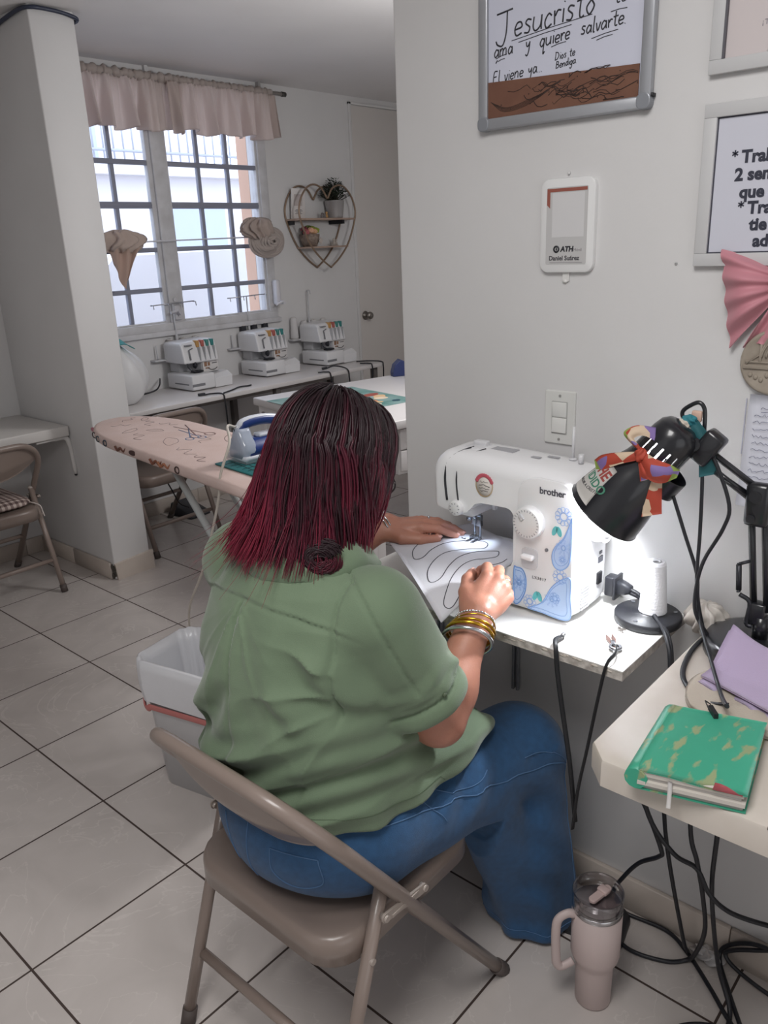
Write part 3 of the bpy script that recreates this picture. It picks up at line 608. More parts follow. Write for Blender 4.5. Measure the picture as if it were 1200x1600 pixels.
# folding chairs -----------------------------------------------------------
CHM = mat('chair_enamel', '#85776f', .33, coat=.2); RUB = M('#4c4340', .6)
def folding_chair(label, loc, rz):
    t = thing('folding_chair', label, 'chair', loc, rz, group='beige metal folding chairs')
    xs = lambda z: .255-.72*z
    R_ = []
    for s in (-1, 1):
        pts = [(xs(0.012), s*.222, .012), (xs(.57), s*.222, .57)]
        for k in range(9):
            a = PI/2*k/8; z = .60+.125*math.sin(a); pts.append((xs(z), s*(.222-.125*(1-math.cos(a))), z))
        R_.append(pts)
    path = R_[0]+R_[1][::-1]
    MB().tube(path, .0135, 12).build('frame', CHM, t)
    def back(u, v):   # u across, v down
        y = u*.205; zt_ = .725-.0*abs(u); zb = .565+.075*abs(u)**2.2
        e = abs(u); ztop = .725 if e < .43 else .60+.125*math.sqrt(max(0, 1-((e*.205-.091)/.125)**2))
        z = ztop+(zb-ztop)*v; return (xs(z)-.045*(1-u*u)*min(1, v*1.6)**1.2, y, z)
    MB().sheet([[back(-1+2*i/30, j/14) for j in range(15)] for i in range(31)], .003).build('backrest', CHM, t)
    for s in (-1, 1):
        l = MB().cyl((-.255, s*.207, .012), (-.095, s*.207, .485), .0125, n=12).build('leg', CHM, t)
        MB().ell((-.095, s*.207, .486), (.013, .013, .010), 12, 8).build('end_plug', M('#a8a09a', .4), l)
        MB().cyl((-.2565, s*.207, 0), (-.246, s*.207, .035), .0155, n=12).build('rubber_foot', RUB, l)
        b = MB().cyl((xs(0)+.002, s*.222, 0), (xs(.035), s*.222, .035), .0165, n=12).build('rubber_foot', RUB, t)
        lk = MB(); lk.prism(rrect(.125, .020, .009), -.002, .002, frame((-.065, s*.2300, .435), (.93, 0, -.12), (.12, 0, .93), (0, -1, 0))); lk.box((-.10, s*.2300-.003, .430), (-.03, s*.2300+.003, .437), .0005); lk.build('hinge_link', M('#a69b93', .35, metal=.3), t)
        for x, z in ((-.115, .441), (-.012, .428)): MB().cyl((x, s*.221, z), (x, s*.2355, z), .006, n=10).build('rivet', M('#b5aaa2', .3, metal=.5), t)
        MB().cyl((-.14, s*.195, .36), (-.14, s*.222, .36), .006, n=10).build('rivet', M('#b5aaa2', .3, metal=.5), t)
    MB().cyl((-.205, -.207, .150), (-.205, .207, .150), .0105, n=10).build('crossbar', CHM, t)
    MB().cyl((xs(.2), -.222, .2), (xs(.2), .222, .2), .0105, n=10).build('crossbar', CHM, t)
    o = rrect(.412, .394, .07, 6, -.002, 0); rings = []
    for ins, z in ((0, .358), (0, .398), (.003, .408), (.010, .413), (.03, .412), (.09, .408)):
        rings.append([(x-(ins*np.sign(x) if abs(x) > .03 else 0), y*(1-ins/.19), z) for x, y in o])
    sm = MB(); sm.loft(rings, True, True); sm.build('seat', CHM, t)
    return t
ch = folding_chair('beige metal folding chair under the seated woman', (-.59, -1.385, 0), 0)
c2 = copy_tree(ch); c2.location = (.843, 1.385, 0); c2.rotation_euler = (0, 0, PI/2); c2['label'] = 'beige metal folding chair tucked under the window table behind the ironing board'
c3 = copy_tree(ch); c3.location = (-.085, 1.385, 0); c3.rotation_euler = (0, 0, PI/2); c3['label'] = 'beige metal folding chair with gingham pad tucked under the narrow wall table'
def gingham():
    m = bpy.data.materials.new('gingham'); m.use_nodes = True; nt = m.node_tree; N = nt.nodes.new; L = nt.links.new; b = nt.nodes['Principled BSDF']; b.inputs['Roughness'].default_value = .9
    tc = N('ShaderNodeTexCoord'); v = N('ShaderNodeVectorMath'); v.operation = 'MULTIPLY'; v.inputs[1].default_value = (38, 38, 0); L(tc.outputs['Object'], v.inputs[0]); f = N('ShaderNodeVectorMath'); f.operation = 'FRACTION'; L(v.outputs[0], f.inputs[0]); s = N('ShaderNodeSeparateXYZ'); L(f.outputs[0], s.inputs[0])
    g = []
    for i in (0, 1):
        q = N('ShaderNodeMath'); q.operation = 'GREATER_THAN'; q.inputs[1].default_value = .5; L(s.outputs[i], q.inputs[0]); g.append(q.outputs[0])
    a = N('ShaderNodeMath'); a.operation = 'ADD'; L(g[0], a.inputs[0]); L(g[1], a.inputs[1]); h = N('ShaderNodeMath'); h.operation = 'MULTIPLY'; h.inputs[1].default_value = .5; L(a.outputs[0], h.inputs[0])
    r = N('ShaderNodeValToRGB'); r.color_ramp.interpolation = 'CONSTANT'; e = r.color_ramp.elements; e[0].color = (*lin('#c9bbb3'), 1); e[1].position = .3; e[1].color = (*lin('#8f7d78'), 1); k = e.new(.8); k.color = (*lin('#5a4947'), 1); L(h.outputs[0], r.inputs[0]); L(r.outputs[0], b.inputs['Base Color']); return m
t = thing('seat_cushion', 'brown gingham seat cushion on the chair at the narrow wall table', 'cushion', (-.085, 1.385, .412), PI/2)
rings = []
o = rrect(.36, .38, .06, 6, .03, 0)
for sc, z in ((.93, .004), (1.0, .014), (1.0, .022), (.95, .034), (.75, .043), (.4, .047), (.1, .048)): rings.append([(.03+(x-.03)*sc, y*sc, z) for x, y in o])
MB().loft(rings).build('pad', gingham(), t)
for s in (-1, 1): MB().tube(bez([(-.12, s*.18, .015), (-.16, s*.205, .0), (-.165, s*.212, -.03), (-.17, s*.215, -.055)], 5), .0028, 6).build('tie', M('#cfc6c0', .8), t)

# narrow wall table --------------------------------------------------------
t = thing('wall_table', 'narrow white fold-down table against the pillar', 'table', (-.3, 1.5, 0))
wb(MB().box((-1.1, 1.26, .692), (.338, 1.758, .74), .004), 'tabletop', M('#cbc8c5', .4), t)
mb = MB(); mb.tube(bez([(.27, 1.29, .686), (.325, 1.285, .682), (.338, 1.275, .64), (.338, 1.262, .505)], 6), [.013]*6+[.013]*6+[.011]*6+[.006], 10); mb.box((.18, 1.275, .678), (.30, 1.305, .692), .003); wb(mb, 'bracket', M('#c5c3c1', .4), t)
wb(MB().ell((.338, 1.262, .502), (.007, .007, .007), 10, 8), 'screw', BLACK, t)
wb(MB().box((-1.08, 1.73, .60), (.33, 1.757, .692), .003).box((-1.08, 1.28, .1), (-1.04, 1.75, .692)), 'frame', M('#b9b6b4', .5), t)
# blue cable over the pillar
t = thing('ceiling_cable', 'dark blue cable running over the pillar top under the ceiling', 'cable', (.4, 1.04, 2.4))
wb(MB().tube(bez([(.338, 1.75, 2.34), (.338, 1.45, 2.385), (.338, 1.25, 2.412), (.338, 1.10, 2.425), (.36, 1.042, 2.426), (.43, 1.04, 2.428), (.5, 1.04, 2.424), (.552, 1.042, 2.412), (.556, 1.10, 2.405), (.556, 1.3, 2.40)], 6), .008, 8), 'cable', M('#2d3347', .5), t)

# ------------------------------------------------------------------ cutting desk, ironing board, bin
t = thing('cutting_desk', 'large white desk with small drawers behind the seated woman', 'desk', (.882, .55, 0), math.radians(-11))
DW = mat('desk_white', '#d2cfcf', .35)
MB().box((0, -.90, .815), (1.7, 0, .85), .004).build('desktop', DW, t)
MB().box((.015, -.86, .02), (.04, -.02, .815), .002).build('side_panel', DW, t)
mb = MB(); mb.box((.006, -.82, .10), (.016, -.06, .12)).box((.006, -.82, .77), (.016, -.06, .79)).box((.006, -.08, .1), (.016, -.06, .79)).box((.006, -.82, .1), (.016, -.80, .79)); mb.build('panel_molding', DW, t)
MB().box((.16, -.86, .62), (.78, -.05, .815), .002).build('drawer_case', DW, t)
for i in range(4):
    for j in range(2):
        d = MB().box((.165+i*.153, -.872, .635+j*.088), (.165+i*.153+.147, -.86, .635+j*.088+.082), .002).build('drawer', DW, t)
        MB().ell((.165+i*.153+.073, -.878, .676+j*.088), (.008, .008, .008), 10, 8).build('knob', M('#5c5856', .4), d)
for x in (.06, 1.62):
    for y in (-.84, -.05): MB().box((x-.02, y-.02, 0), (x+.02, y+.02, .815), .002).build('leg', DW, t)
t = thing('art_print', 'colourful printed sheet lying on the white cutting desk', 'print', (1.03, .13, .8505), math.radians(-11))
MB().box((-.23, -.25, 0), (.24, .25, .0015)).build('paper', mat('print_paper', '#3f7a72', .5, var='#8fa7a8', vscale=9), t)
rnd = random.Random(12); cols = ['#c8825d', '#d7b48a', '#3f7f86', '#274f5c', '#b7c3c8', '#9a4f44', '#5b8f78', '#e0cdb5']
for i in range(26):
    x, y, a = rnd.uniform(-.19, .2), rnd.uniform(-.21, .21), rnd.uniform(0, 3)
    r1, r2 = rnd.uniform(.015, .05), rnd.uniform(.01, .03); poly = [(x+r1*math.cos(q)*math.cos(a)-r2*math.sin(q)*math.sin(a)*(1+.3*math.sin(2*q)), y+r1*math.cos(q)*math.sin(a)+r2*math.sin(q)*math.cos(a)) for q in [2*PI*k/18 for k in range(18)]]
    MB().prism(poly, .0015, .0018+.00002*i).build('painted_shape', M(cols[i % 8], .5), t)
t = thing('tape_dispenser', 'small dark blue tape dispenser on the cutting desk at the wall corner', 'tape dispenser', (1.70, .33, .85), math.radians(-30))
MB().prism([(-.06, 0), (.06, 0), (.062, .02), (.045, .03), (.035, .06), (-.02, .085), (-.05, .06), (-.062, .02)], -.022, .022, frame((0, 0, 0), (1, 0, 0), (0, 0, 1), (0, -1, 0)), bev=.004).build('body', M('#1f2c58', .4), t)
MB().lathe([(.014, -.012), (.026, -.012), (.026, .012), (.014, .012), (.014, -.012)], 20, axisM((-.012, .006, .05), (0, 1, 0))).build('tape_roll', M('#c9c6c0', .3), t)

BOARD_Y = lambda s: (.27-.13*s, .73-.99*s)
t = thing('ironing_board', 'ironing board with blush pink printed cover, its nose at the pillar', 'ironing board', (.2, .1, 0))
def bw(s): return .19*min(1, (max(0, 1-(1-min(1, s/.42))**2))**.5) if s < .42 else .19
ss = [.0005, .003, .01, .02, .04, .06, .09, .13, .18, .25, .33, .42, .6, .8, 1.0, 1.2, 1.37]
cl = [(s, bw(s)) for s in ss]
outl = [(BOARD_Y(s)[0]+w*.991, BOARD_Y(s)[1]-w*.13) for s, w in cl] + [(BOARD_Y(s)[0]-w*.991, BOARD_Y(s)[1]+w*.13) for s, w in reversed(cl)]
cx, cy = BOARD_Y(.55)
def ring(sc, z, dz=0): return [(cx+(x-cx)*sc, cy+(y-cy)*(1-(1-sc)*.55), z) for x, y in outl]
COVER = mat('printed_cotton', '#cdb5ad', .85, var='#d3beb8', vscale=10, bump=.15, bscale=200)
mb = MB(); mb.loft([ring(.9, .815), ring(.985, .815), ring(1.0, .822), ring(1.0, .838), ring(.985, .847), ring(.93, .851), ring(.5, .853), ring(.05, .853)])
wb(mb, 'padded_cover', COVER, t)
rnd = random.Random(5)   # printed sewing tools on the cover
def on_board(s, v): x, y = BOARD_Y(s); return (x+v*.991, y-v*.13)
def doodle(s, v, a, L_, kind, col):
    c, q = math.cos(a), math.sin(a); bx, by = on_board(s, v); P = lambda x, y: (bx+L_*(x*c-y*q), by+L_*(x*q+y*c), .8535); mb = MB()
    if kind == 0:
        mb.tube([P(-.5, -.1), P(.5, .12)], .0026, 5, flat=.12); mb.tube([P(-.5, .1), P(.5, -.12)], .0026, 5, flat=.12)
        for sgn in (-1, 1): mb.tube([P(-.62+.13*math.cos(k), sgn*.14+.09*math.sin(k)) for k in [2*PI*i/12 for i in range(12)]], .0025, 5, closed=True, flat=.15)
    elif kind == 1: mb.tube([P(.5*math.cos(k)*(1+.2*math.sin(3*k)), .22*math.sin(k)) for k in [2*PI*i/20 for i in range(20)]], .0013, 5, closed=True, flat=.2)
    else: mb.tube(bez([P(-.5, 0), P(-.2, .2), P(.05, -.15), P(.3, .15), P(.5, 0)], 5), .0013, 5, flat=.2)
    wb(mb, 'print_motif', M(col, .85), t)
for s, v, a, L_, k, c in [(.55, .06, 1.2, .16, 0, '#65799b'), (.50, .09, 1.35, .20, 0, '#8a6d6b'), (.12, .02, .3, .08, 2, '#8d8082'), (.2, -.05, 2.6, .08, 2, '#948689'), (.25, .05, 1.0, .11, 2, '#8b7e81'), (.33, -.07, .4, .08, 1, '#8a7a79'), (.33, .09, 1.9, .09, 2, '#958789'), (.45, -.09, 1.1, .12, 2, '#8a7677'), (.62, -.05, 1.0, .12, 1, '#a08d8b'), (.70, .05, .5, .10, 2, '#9a8b8b'), (.8, -.08, 1.4, .13, 2, '#978888'), (.75, .12, .9, .1, 1, '#8f7f7d'), (.93, -.1, 1.2, .1, 2, '#7a696b'), (.16, .07, .9, .06, 1, '#7d6f70'), (.4, .0, 2.0, .07, 1, '#a39290')]: doodle(s, v, a, L_, k, c)
for s, c, h in [(.10, '#b97b88', 0), (.19, '#5a4f50', 1), (.27, '#4f595f', 1), (.36, '#3f4a55', 1), (.50, '#6e4a3f', 2), (.60, '#4b3634', 3), (.78, '#7a4a38', 2), (.84, '#a06a4f', 2), (.93, '#4a3836', 1)]:   # motifs on the edge
    w = bw(s)+.0015; x, y = BOARD_Y(s); px, py = x-w*.991, y+w*.13; mb = MB(); r = .011
    if h == 1: mb.tube([(px, py+r*1.1*math.cos(k), .832+r*math.sin(k)) for k in [2*PI*i/12 for i in range(12)]], .0024, 5, closed=True)
    elif h == 2: mb.tube(bez([(px, py+.035, .838), (px, py+.02, .824), (px, py, .836), (px, py-.02, .826), (px, py-.04, .84)], 5), .0045, 6)
    else: mb.ell((px, py, .834), (.002, .024, .010), 10, 8)
    wb(mb, 'print_motif', M(c, .85), t)
LEGM = M('#b4b9b9', .35, metal=.2)
def leg(a, b, r=.0125): wb(MB().cyl(a, b, r, n=12), 'leg', LEGM, t)
leg((.005, -.075, .82), (.03, -.72, 0)); leg((.255, .09, .82), (.285, -.58, 0)); leg((.03, -.46, .82), (.04, -.62, .15)); leg((.23, -.46, .82), (.24, -.62, .15))
wb(MB().cyl((.03, -.70, .03), (.285, -.56, .03), .011, n=10), 'foot_bar', LEGM, t)
wb(MB().box((.08, -.5, .80), (.22, .10, .815), .002), 'frame', M('#8d8a88', .5), t)

t = thing('iron_rest_mat', 'teal mat with dark mesh pattern under the iron', 'mat', (.15, -.45, .854), math.radians(-6))
MB().box((-.145, -.17, 0), (.145, .15, .005), .002).build('mat', M('#1f6d70', .6), t)
mb = MB()
for i in range(12): mb.tube([(-.125+i*.0215, -.15, .0052), (-.10+i*.0215, .125, .0052)], .0022, 5, flat=.3)
for i in range(9): mb.tube([(-.13, -.14+i*.031, .0052), (.13, -.135+i*.031, .0052)], .0018, 5, flat=.3)
mb.build('mesh_pattern', M('#16363c', .6), t)
t = thing('steam_iron', 'white and blue steam iron standing on the teal mat', 'iron', (.068, -.338, .8595), math.radians(-4))
def sole(z, sc, x0=0.0, x1=.26): return [(x0+(x1-x0)*u, s*sc*.058*(1-u**2.6)**.62*(1-.08*(1-u)), z) for s, us in ((1, [i/14 for i in range(15)]), (-1, [1-i/14 for i in range(1, 15)])) for u in us]
MB().loft([sole(0, .98), sole(.008, 1)], True, False).build('soleplate', M('#c9ccd2', .2, metal=.7), t)
IW = M('#d5d9e2', .25, coat=.3); IB = M('#233a78', .3)
MB().loft([sole(.008, 1, 0, .255), sole(.022, .98, .002, .245)], True).build('skirt', IW, t)
MB().loft([sole(.022, .96, .02, .24), sole(.045, .85, .03, .225), sole(.062, .55, .05, .205), sole(.068, .3, .06, .19)], True).build('body', IB, t)
mb = MB(); mb.loft([[(x, y, z) for x, y in rrect(.055, .10*w, .018, 4, .028+.02*z, 0)] for z, w in ((.010, 1), (.04, .98), (.06, .85), (.075, .6), (.095, .42), (.105, .3))]); mb.build('water_tank', mat('tank_plastic', '#c3cde0', .12, trans=.3), t)
hp = bez([(.035, 0, .085), (.03, 0, .108), (.06, 0, .118), (.12, 0, .118), (.18, 0, .105), (.215, 0, .075), (.225, 0, .05)], 6)
MB().tube(hp, [.015]*8+[.0165]*(len(hp)-8), 12).build('handle', IB, t)
MB().tube([(p.x-.004, 0, p.z+.008) for p in hp[:26]], .0115, 10).build('handle_cap', IW, t)
MB().lathe([(0, 0), (.016, 0), (.018, .006), (.014, .012), (0, .013)], 18, Matrix.Translation((.10, 0, .066))).build('dial', IW, t)
MB().box((.085, -.02, .066), (.15, .02, .078), .005).build('steam_button_plate', IW, t)
MB().cyl((.03, 0, .105), (.008, 0, .112), .011, .007, 12).build('cord_sleeve', IW, t)
cordthing('cream iron cord hanging from the ironing board to the floor behind the bin', [(.075, -.338, .972), (.03, -.36, .985), (-.03, -.44, .955), (-.06, -.42, .86), (-.05, -.375, .753), (-.02, -.22, .50), (.03, -.03, .28), (.12, .12, .08), (.2, .2, .008), (.3, .15, .006)], .0042, 'cream cords', m=M('#cbc5bb', .5))

t = thing('waste_bin', 'white plastic waste bin with bag liner beside the seated woman', 'bin', (-.295, -.575, 0), math.radians(12)); t.scale = (.93, .93, 1)
def br(w, l, z, r=.05): return [(x, y, z) for x, y in rrect(w, l, r, 6)]
BINP = mat('bin_plastic', '#c3c3c5', .35)
mb = MB(); mb.loft([br(.20, .31, 0), br(.235, .355, .33), br(.245, .365, .40), br(.235, .355, .40), br(.20, .30, .02)], True); mb.build('body', BINP, t)
LIN = mat('bag_liner', '#d5d6da', .3, spec=.6, bump=.25, bscale=40)
rings = []; K = 72
def lr(w, l, z, amp, sd):
    o = rrect(w, l, .055, 17)[:K]; return [(x*(1+amp*math.sin(i*1.7+sd)), y*(1+amp*math.sin(i*1.3+sd*2)), z+amp*.35*math.sin(i*.9+sd)) for i, (x, y) in enumerate(o)]
rings = [lr(.252, .374, .285, .010, 1), lr(.262, .384, .33, .012, 1.3), lr(.262, .384, .385, .008, 1.6), lr(.258, .378, .415, .004, 2), lr(.242, .362, .418, .004, 2), lr(.225, .34, .38, .015, 3), lr(.205, .31, .25, .03, 4), lr(.16, .25, .12, .05, 5), lr(.03, .05, .08, .05, 6)]
MB().loft(rings, False).build('liner_bag', LIN, t)
mb = MB(); o = [( x, y, .272+.012*math.sin(i*.5)) for i, (x, y) in enumerate(rrect(.250, .372, .055, 12))]; mb.tube(o, .011, 8, closed=True, flat=.35, upv=(1, 0, 0)); mb.build('drawstring', M('#b8706c', .4), t)
mb = MB(); mb.tube(bez([(-.118, -.10, .20), (-.15, -.09, .13), (-.155, -.12, .10), (-.115, -.14, .12)], 5), .004, 6); mb.build('handle_loop', M('#b3b0ae', .3), t)

# ------------------------------------------------------------------ on the sewing wall
def wallthing(name, label, cat, y, z, group=None): return thing(name, label, cat, Mx=wallR(y, z), group=group)
ALU = M('#a9abb0', .35, metal=.5); INK = M('#26262c', .5); NAVY = M('#2b2d3c', .6)
t = wallthing('whiteboard', 'small aluminium framed whiteboard with handwritten message and brown strip', 'whiteboard', -1.5025, 1.705)
w2, hh = .1775, .37
MB().box((-w2+.012, .012, .001), (w2-.012, hh-.012, .009)).build('writing_surface', M('#c6c8d6', .25), t)
mb = MB()
for s in (-1, 1): mb.box((s*w2-(.021 if s > 0 else 0), .014, 0), (s*w2+(.021 if s < 0 else 0), hh-.014, .016), .003)
mb.box((-w2+.014, 0, 0), (w2-.014, .021, .016), .003); mb.box((-w2+.014, hh-.021, 0), (w2-.014, hh, .016), .003); mb.build('frame', ALU, t)
for sx in (-1, 1):
    for y in (0, hh-.024): MB().prism(rrect(.026, .026, .010, 4, sx*(w2-.012), y+.012), 0, .0175, bev=.002).build('corner_cap', M('#8d9096', .35, metal=.3), t)
BR = mat('cork', '#74503f', .8, var='#664436', vscale=14)
c_ = MB().add([(-w2+.02, .021, .0092), (w2-.024, .021, .0092), (w2-.024, .072, .0092), (-w2+.02, .085, .0092), (-w2+.02, .021, .011), (w2-.024, .021, .011), (w2-.024, .072, .011), (-w2+.02, .085, .011)], [(4, 5, 6, 7), (0, 3, 2, 1), (0, 1, 5, 4), (1, 2, 6, 5), (2, 3, 7, 6), (3, 0, 4, 7)], False).build('cork_strip', BR, t)
mb = MB(); rnd = random.Random(3)
for k in range(46):
    a = rnd.uniform(-.5, .5)+(PI if k % 2 else 0); x, y = rnd.gauss(.035, .045), rnd.gauss(.050, .013); L_ = rnd.uniform(.02, .07)
    pts = [(min(w2-.026, max(-w2+.022, x+L_*u*math.cos(a)+.006*math.sin(u*5+k))), min(.078, max(.024, y+L_*u*math.sin(a)*.5+.004*math.sin(u*7+k))), .0112) for u in [i/6 for i in range(7)]]; mb.tube(pts, rnd.uniform(.0004, .001), 5, flat=.3, upv=(0, 0, 1))
for k in range(14):
    x = -.13+k*.004; mb.tube(bez([(-.15+k*.002, .05-.001*k, .0112), (-.12+.002*k, .03+.0015*k, .0112), (-.07, .035+.002*k, .0112), (-.02, .055, .0112)], 4), .0005, 5, flat=.3, upv=(0, 0, 1)) if k < 5 else mb.ell((rnd.uniform(-.14, .14), rnd.uniform(.03, .075), .0112), (.0012, .0012, .0004), 6, 4)
mb.build('branch_drawing', M('#33211b', .7), c_)
mb = MB(); Z9 = Matrix.Translation((0, 0, .0093))
pen(mb, 'Jesucristo', -.138, .160, .0226, .0016, .06, .04, 1, Z9); pen(mb, 'te', .100, .166, .014, .0012, .05, .03, 2, Z9)
pen(mb, 'ama', -.145, .131, .0125, .0013, .03, .05, 3, Z9); pen(mb, 'y', -.075, .130, .0125, .0013, 0, .05, 4, Z9); pen(mb, 'quiere', -.045, .131, .0122, .0013, .06, .05, 5, Z9); pen(mb, 'salvarte.', .038, .132, .0122, .0013, .05, .05, 6, Z9)
pen(mb, 'El viene ya...', -.147, .090, .0106, .0011, .05, .05, 7, Z9); mb.tube([(-.140, .1165, .0095), (-.136, .121, .0095)], .001, 5)
pen(mb, 'Dios te', -.012, .103, .0066, .0009, .05, .05, 8, Z9); pen(mb, 'Bendiga.', -.010, .089, .0062, .0009, .07, .05, 9, Z9)
for x0, y0, x1, y1 in [(-.105, .149, .06, .163), (-.09, .144, .02, .154), (-.14, .124, -.115, .129), (-.135, .119, -.12, .122), (-.02, .125, .01, .129), (.06, .125, .11, .131), (.07, .121, .10, .125), (.095, .160, .125, .161)]: mb.tube([(x0, y0, .0094), ((x0+x1)/2, (y0+y1)/2+.001, .0094), (x1, y1, .0094)], .0007, 5, flat=.3, upv=(0, 0, 1))
mb.build('handwriting', INK, t)
MB().box((w2-.02, .018, .0), (w2+.004, .024, .013), .001).build('hook', BLACK, t)

FRM = mat('pale_frame', '#bfbfc0', .5)
def picture(z0, h, label, w=.29):
    t = wallthing('picture_frame', label, 'picture', -1.775-w/2, z0, 'pale framed notices on the wall'); b = .021
    mb = MB(); mb.box((-w/2, 0, 0), (w/2, b, .012), .001); mb.box((-w/2, h-b, 0), (w/2, h, .012), .001); mb.box((-w/2, b, 0), (-w/2+b, h-b, .012), .001); mb.box((w/2-b, b, 0), (w/2, h-b, .012), .001); mb.build('frame', FRM, t)
    return t, w, b
t, w, b = picture(1.741, .21, 'upper pale framed print with a pink sketch and large letter C')
MB().box((-w/2+b, b, .001), (w/2-b, .21-b, .006)).build('paper', M('#c6bdbd', .6), t)
mb = MB(); mb.box((-w/2+b-.001, b, .005), (-w/2+b+.0025, .21-b, .0125)); mb.build('inner_line', M('#55535a', .5), t)
mb = MB(); mb.prism([(-w/2+.052, .21-b), (-w/2+.055, .125), (-w/2+.047, .10), (-w/2+.07, .095), (-w/2+.078, .105), (-w/2+.068, .13), (-w/2+.072, .21-b)], .006, .0066); mb.build('pink_sketch', M('#c2a4a2', .6), t)
text('C', .052, Matrix.Translation((-w/2+.083, .072, .0062)), M('#3d3a40', .6), t)
text('\u00a1TRA', .0105, Matrix.Translation((-w/2+.076, .060, .0062)), M('#77717a', .6), t, sp=1.2)
mb = MB(); mb.tube([(-w/2+.088, .022, .0064), (-w/2+.094, .036, .0064)], .0009, 5); mb.build('pen_stroke', M('#e4e0e0', .5), t)
t, w, b = picture(1.443, .255, 'lower pale framed notice of bold navy lines, pink bow hanging at its corner')
MB().box((-w/2+b-.004, b-.004, .001), (w/2-b+.004, .255-b+.004, .006)).build('paper', M('#c3c4cf', .6), t)
mb = MB(); q = .0018
for lo, hi in (((-w/2+b, b), (-w/2+b+.0022, .255-b)), ((w/2-b-.0022, b), (w/2-b, .255-b)), ((-w/2+b, b), (w/2-b, b+.0022)), ((-w/2+b, .2528-b), (w/2-b, .255-b))): mb.box((*lo, .0055), (*hi, .0068))
mb.build('inner_line', M('#3a3a46', .5), t)
for s_, u, v in [('Trab', 1.8395, 1.606), ('2 sem', 1.831, 1.579), ('que s', 1.841, 1.552), ('Tra', 1.8565, 1.527), ('tie', 1.862, 1.501), ('ad', 1.870, 1.475)]: text(s_, .0265, Matrix.Translation((u-1.775-w/2, v-1.443-.001, .0062)), NAVY, t, bold=.0011)

for u_, v_ in ((1.8285, 1.6195), (1.8455, 1.5405)):
    mb = MB()
    for k in range(3): a = PI/6+PI/3*k; mb.box((-.0052, -.0011, .0060), (.0052, .0011, .0066), Mx=Matrix.Translation((u_-1.775-w/2, v_-1.443, 0)) @ Matrix.Rotation(a, 4, 'Z'))
    mb.build('asterisk_lettering', NAVY, t)
t = wallthing('payment_sign', 'white rounded wall sign for mobile payments below the whiteboard', 'sign', -1.526, 1.434)
mb = MB(); mb.prism(rrect(.116, .172, .018, 6, 0, .086), 0, .011, bev=.004, smooth=True); mb.build('frame', M('#d8d8d8', .35), t, 40)
MB().prism(rrect(.087, .140, .003, 3, 0, .086), .010, .0116).build('card', M('#b9b8b8', .3), t)
mb = MB(); mb.prism([(-.0425, .154), (-.0425, .125), (-.036, .119), (-.036, .148), (.042, .148), (.042, .154)][::-1], .0116, .012); mb.build('corner_flash', M('#8f5246', .5), t)
MB().box((-.031, .066, .0116), (.037, .146, .0118)).build('blank_panel', M('#c9c8c9', .4), t)
mb = MB(); mb.lathe([(.0035, 0), (.0068, 0), (.0068, .0006), (.0035, .0006)], 20, Matrix.Translation((-.020, .044, .0117))); mb.ell((-.020, .044, .0118), (.0018, .003, .0006), 8, 6); mb.build('logo', INK, t)
text('ATH', .0135, Matrix.Translation((-.011, .0395, .0117)), INK, t, bold=.0006, shear=.15); text('M\u00f3vil', .008, Matrix.Translation((.0165, .0395, .0117)), M('#8a8488', .5), t)
text('Daniel Su\u00e1rez', .0118, Matrix.Translation((-.036, .0235, .0117)), M('#4a484c', .5), t, bold=.0003)
mb = MB(); mb.box((-.034, .0185, .0116), (.036, .0195, .012)); mb.build('underline', M('#8d8b8e', .5), t)
mb = MB(); mb.prism(rrect(.014, .022, .003, 3, -.002, -.006), .001, .004); mb.ell((-.004, -.016, .003), (.006, .004, .003), 8, 6); mb.build('adhesive_tab', M('#d3d2d0', .5), t)

t = wallthing('light_switch', 'white double rocker switch plate above the sewing machine', 'switch', -1.5205, 1.09)
MB().prism(rrect(.070, .111, .003, 3, 0, .0555), 0, .005, bev=.0018).build('plate', M('#cfcfcc', .35), t)
MB().prism(rrect(.036, .068, .0015, 2, 0, .0555), .004, .0058).build('recess', M('#a6a6a4', .5), t)
for y in (.0395, .0725): MB().box((-.0165, y-.0155, .004), (.0165, y+.0155, .0085), .0012, Mx=Matrix.Translation((0, y, .006)) @ Matrix.Rotation(.09 if y > .05 else -.05, 4, 'X') @ Matrix.Translation((0, -y, -.006))).build('rocker', M('#d6d6d3', .3), t)
for y in (.010, .101): MB().cyl((0, y, .004), (0, y, .0062), .0028, n=12).build('screw', M('#8e8e8c', .4), t)
t = wallthing('wall_anchor', 'tiny plastic anchor left in the wall between the signs', 'anchor', -1.741, 1.448)
MB().lathe([(.001, .0005), (.0026, .0005), (.0026, .002), (.001, .002)], 12).build('anchor', M('#b5b5b5', .5), t)
t = wallthing('wall_nub', 'tiny white nub on the wall above the payment sign', 'hook', -1.523, 1.614)
MB().lathe([(0, .0005), (.003, .0005), (.0025, .004), (0, .004)], 10).build('nub', M('#cfcfce', .5), t)

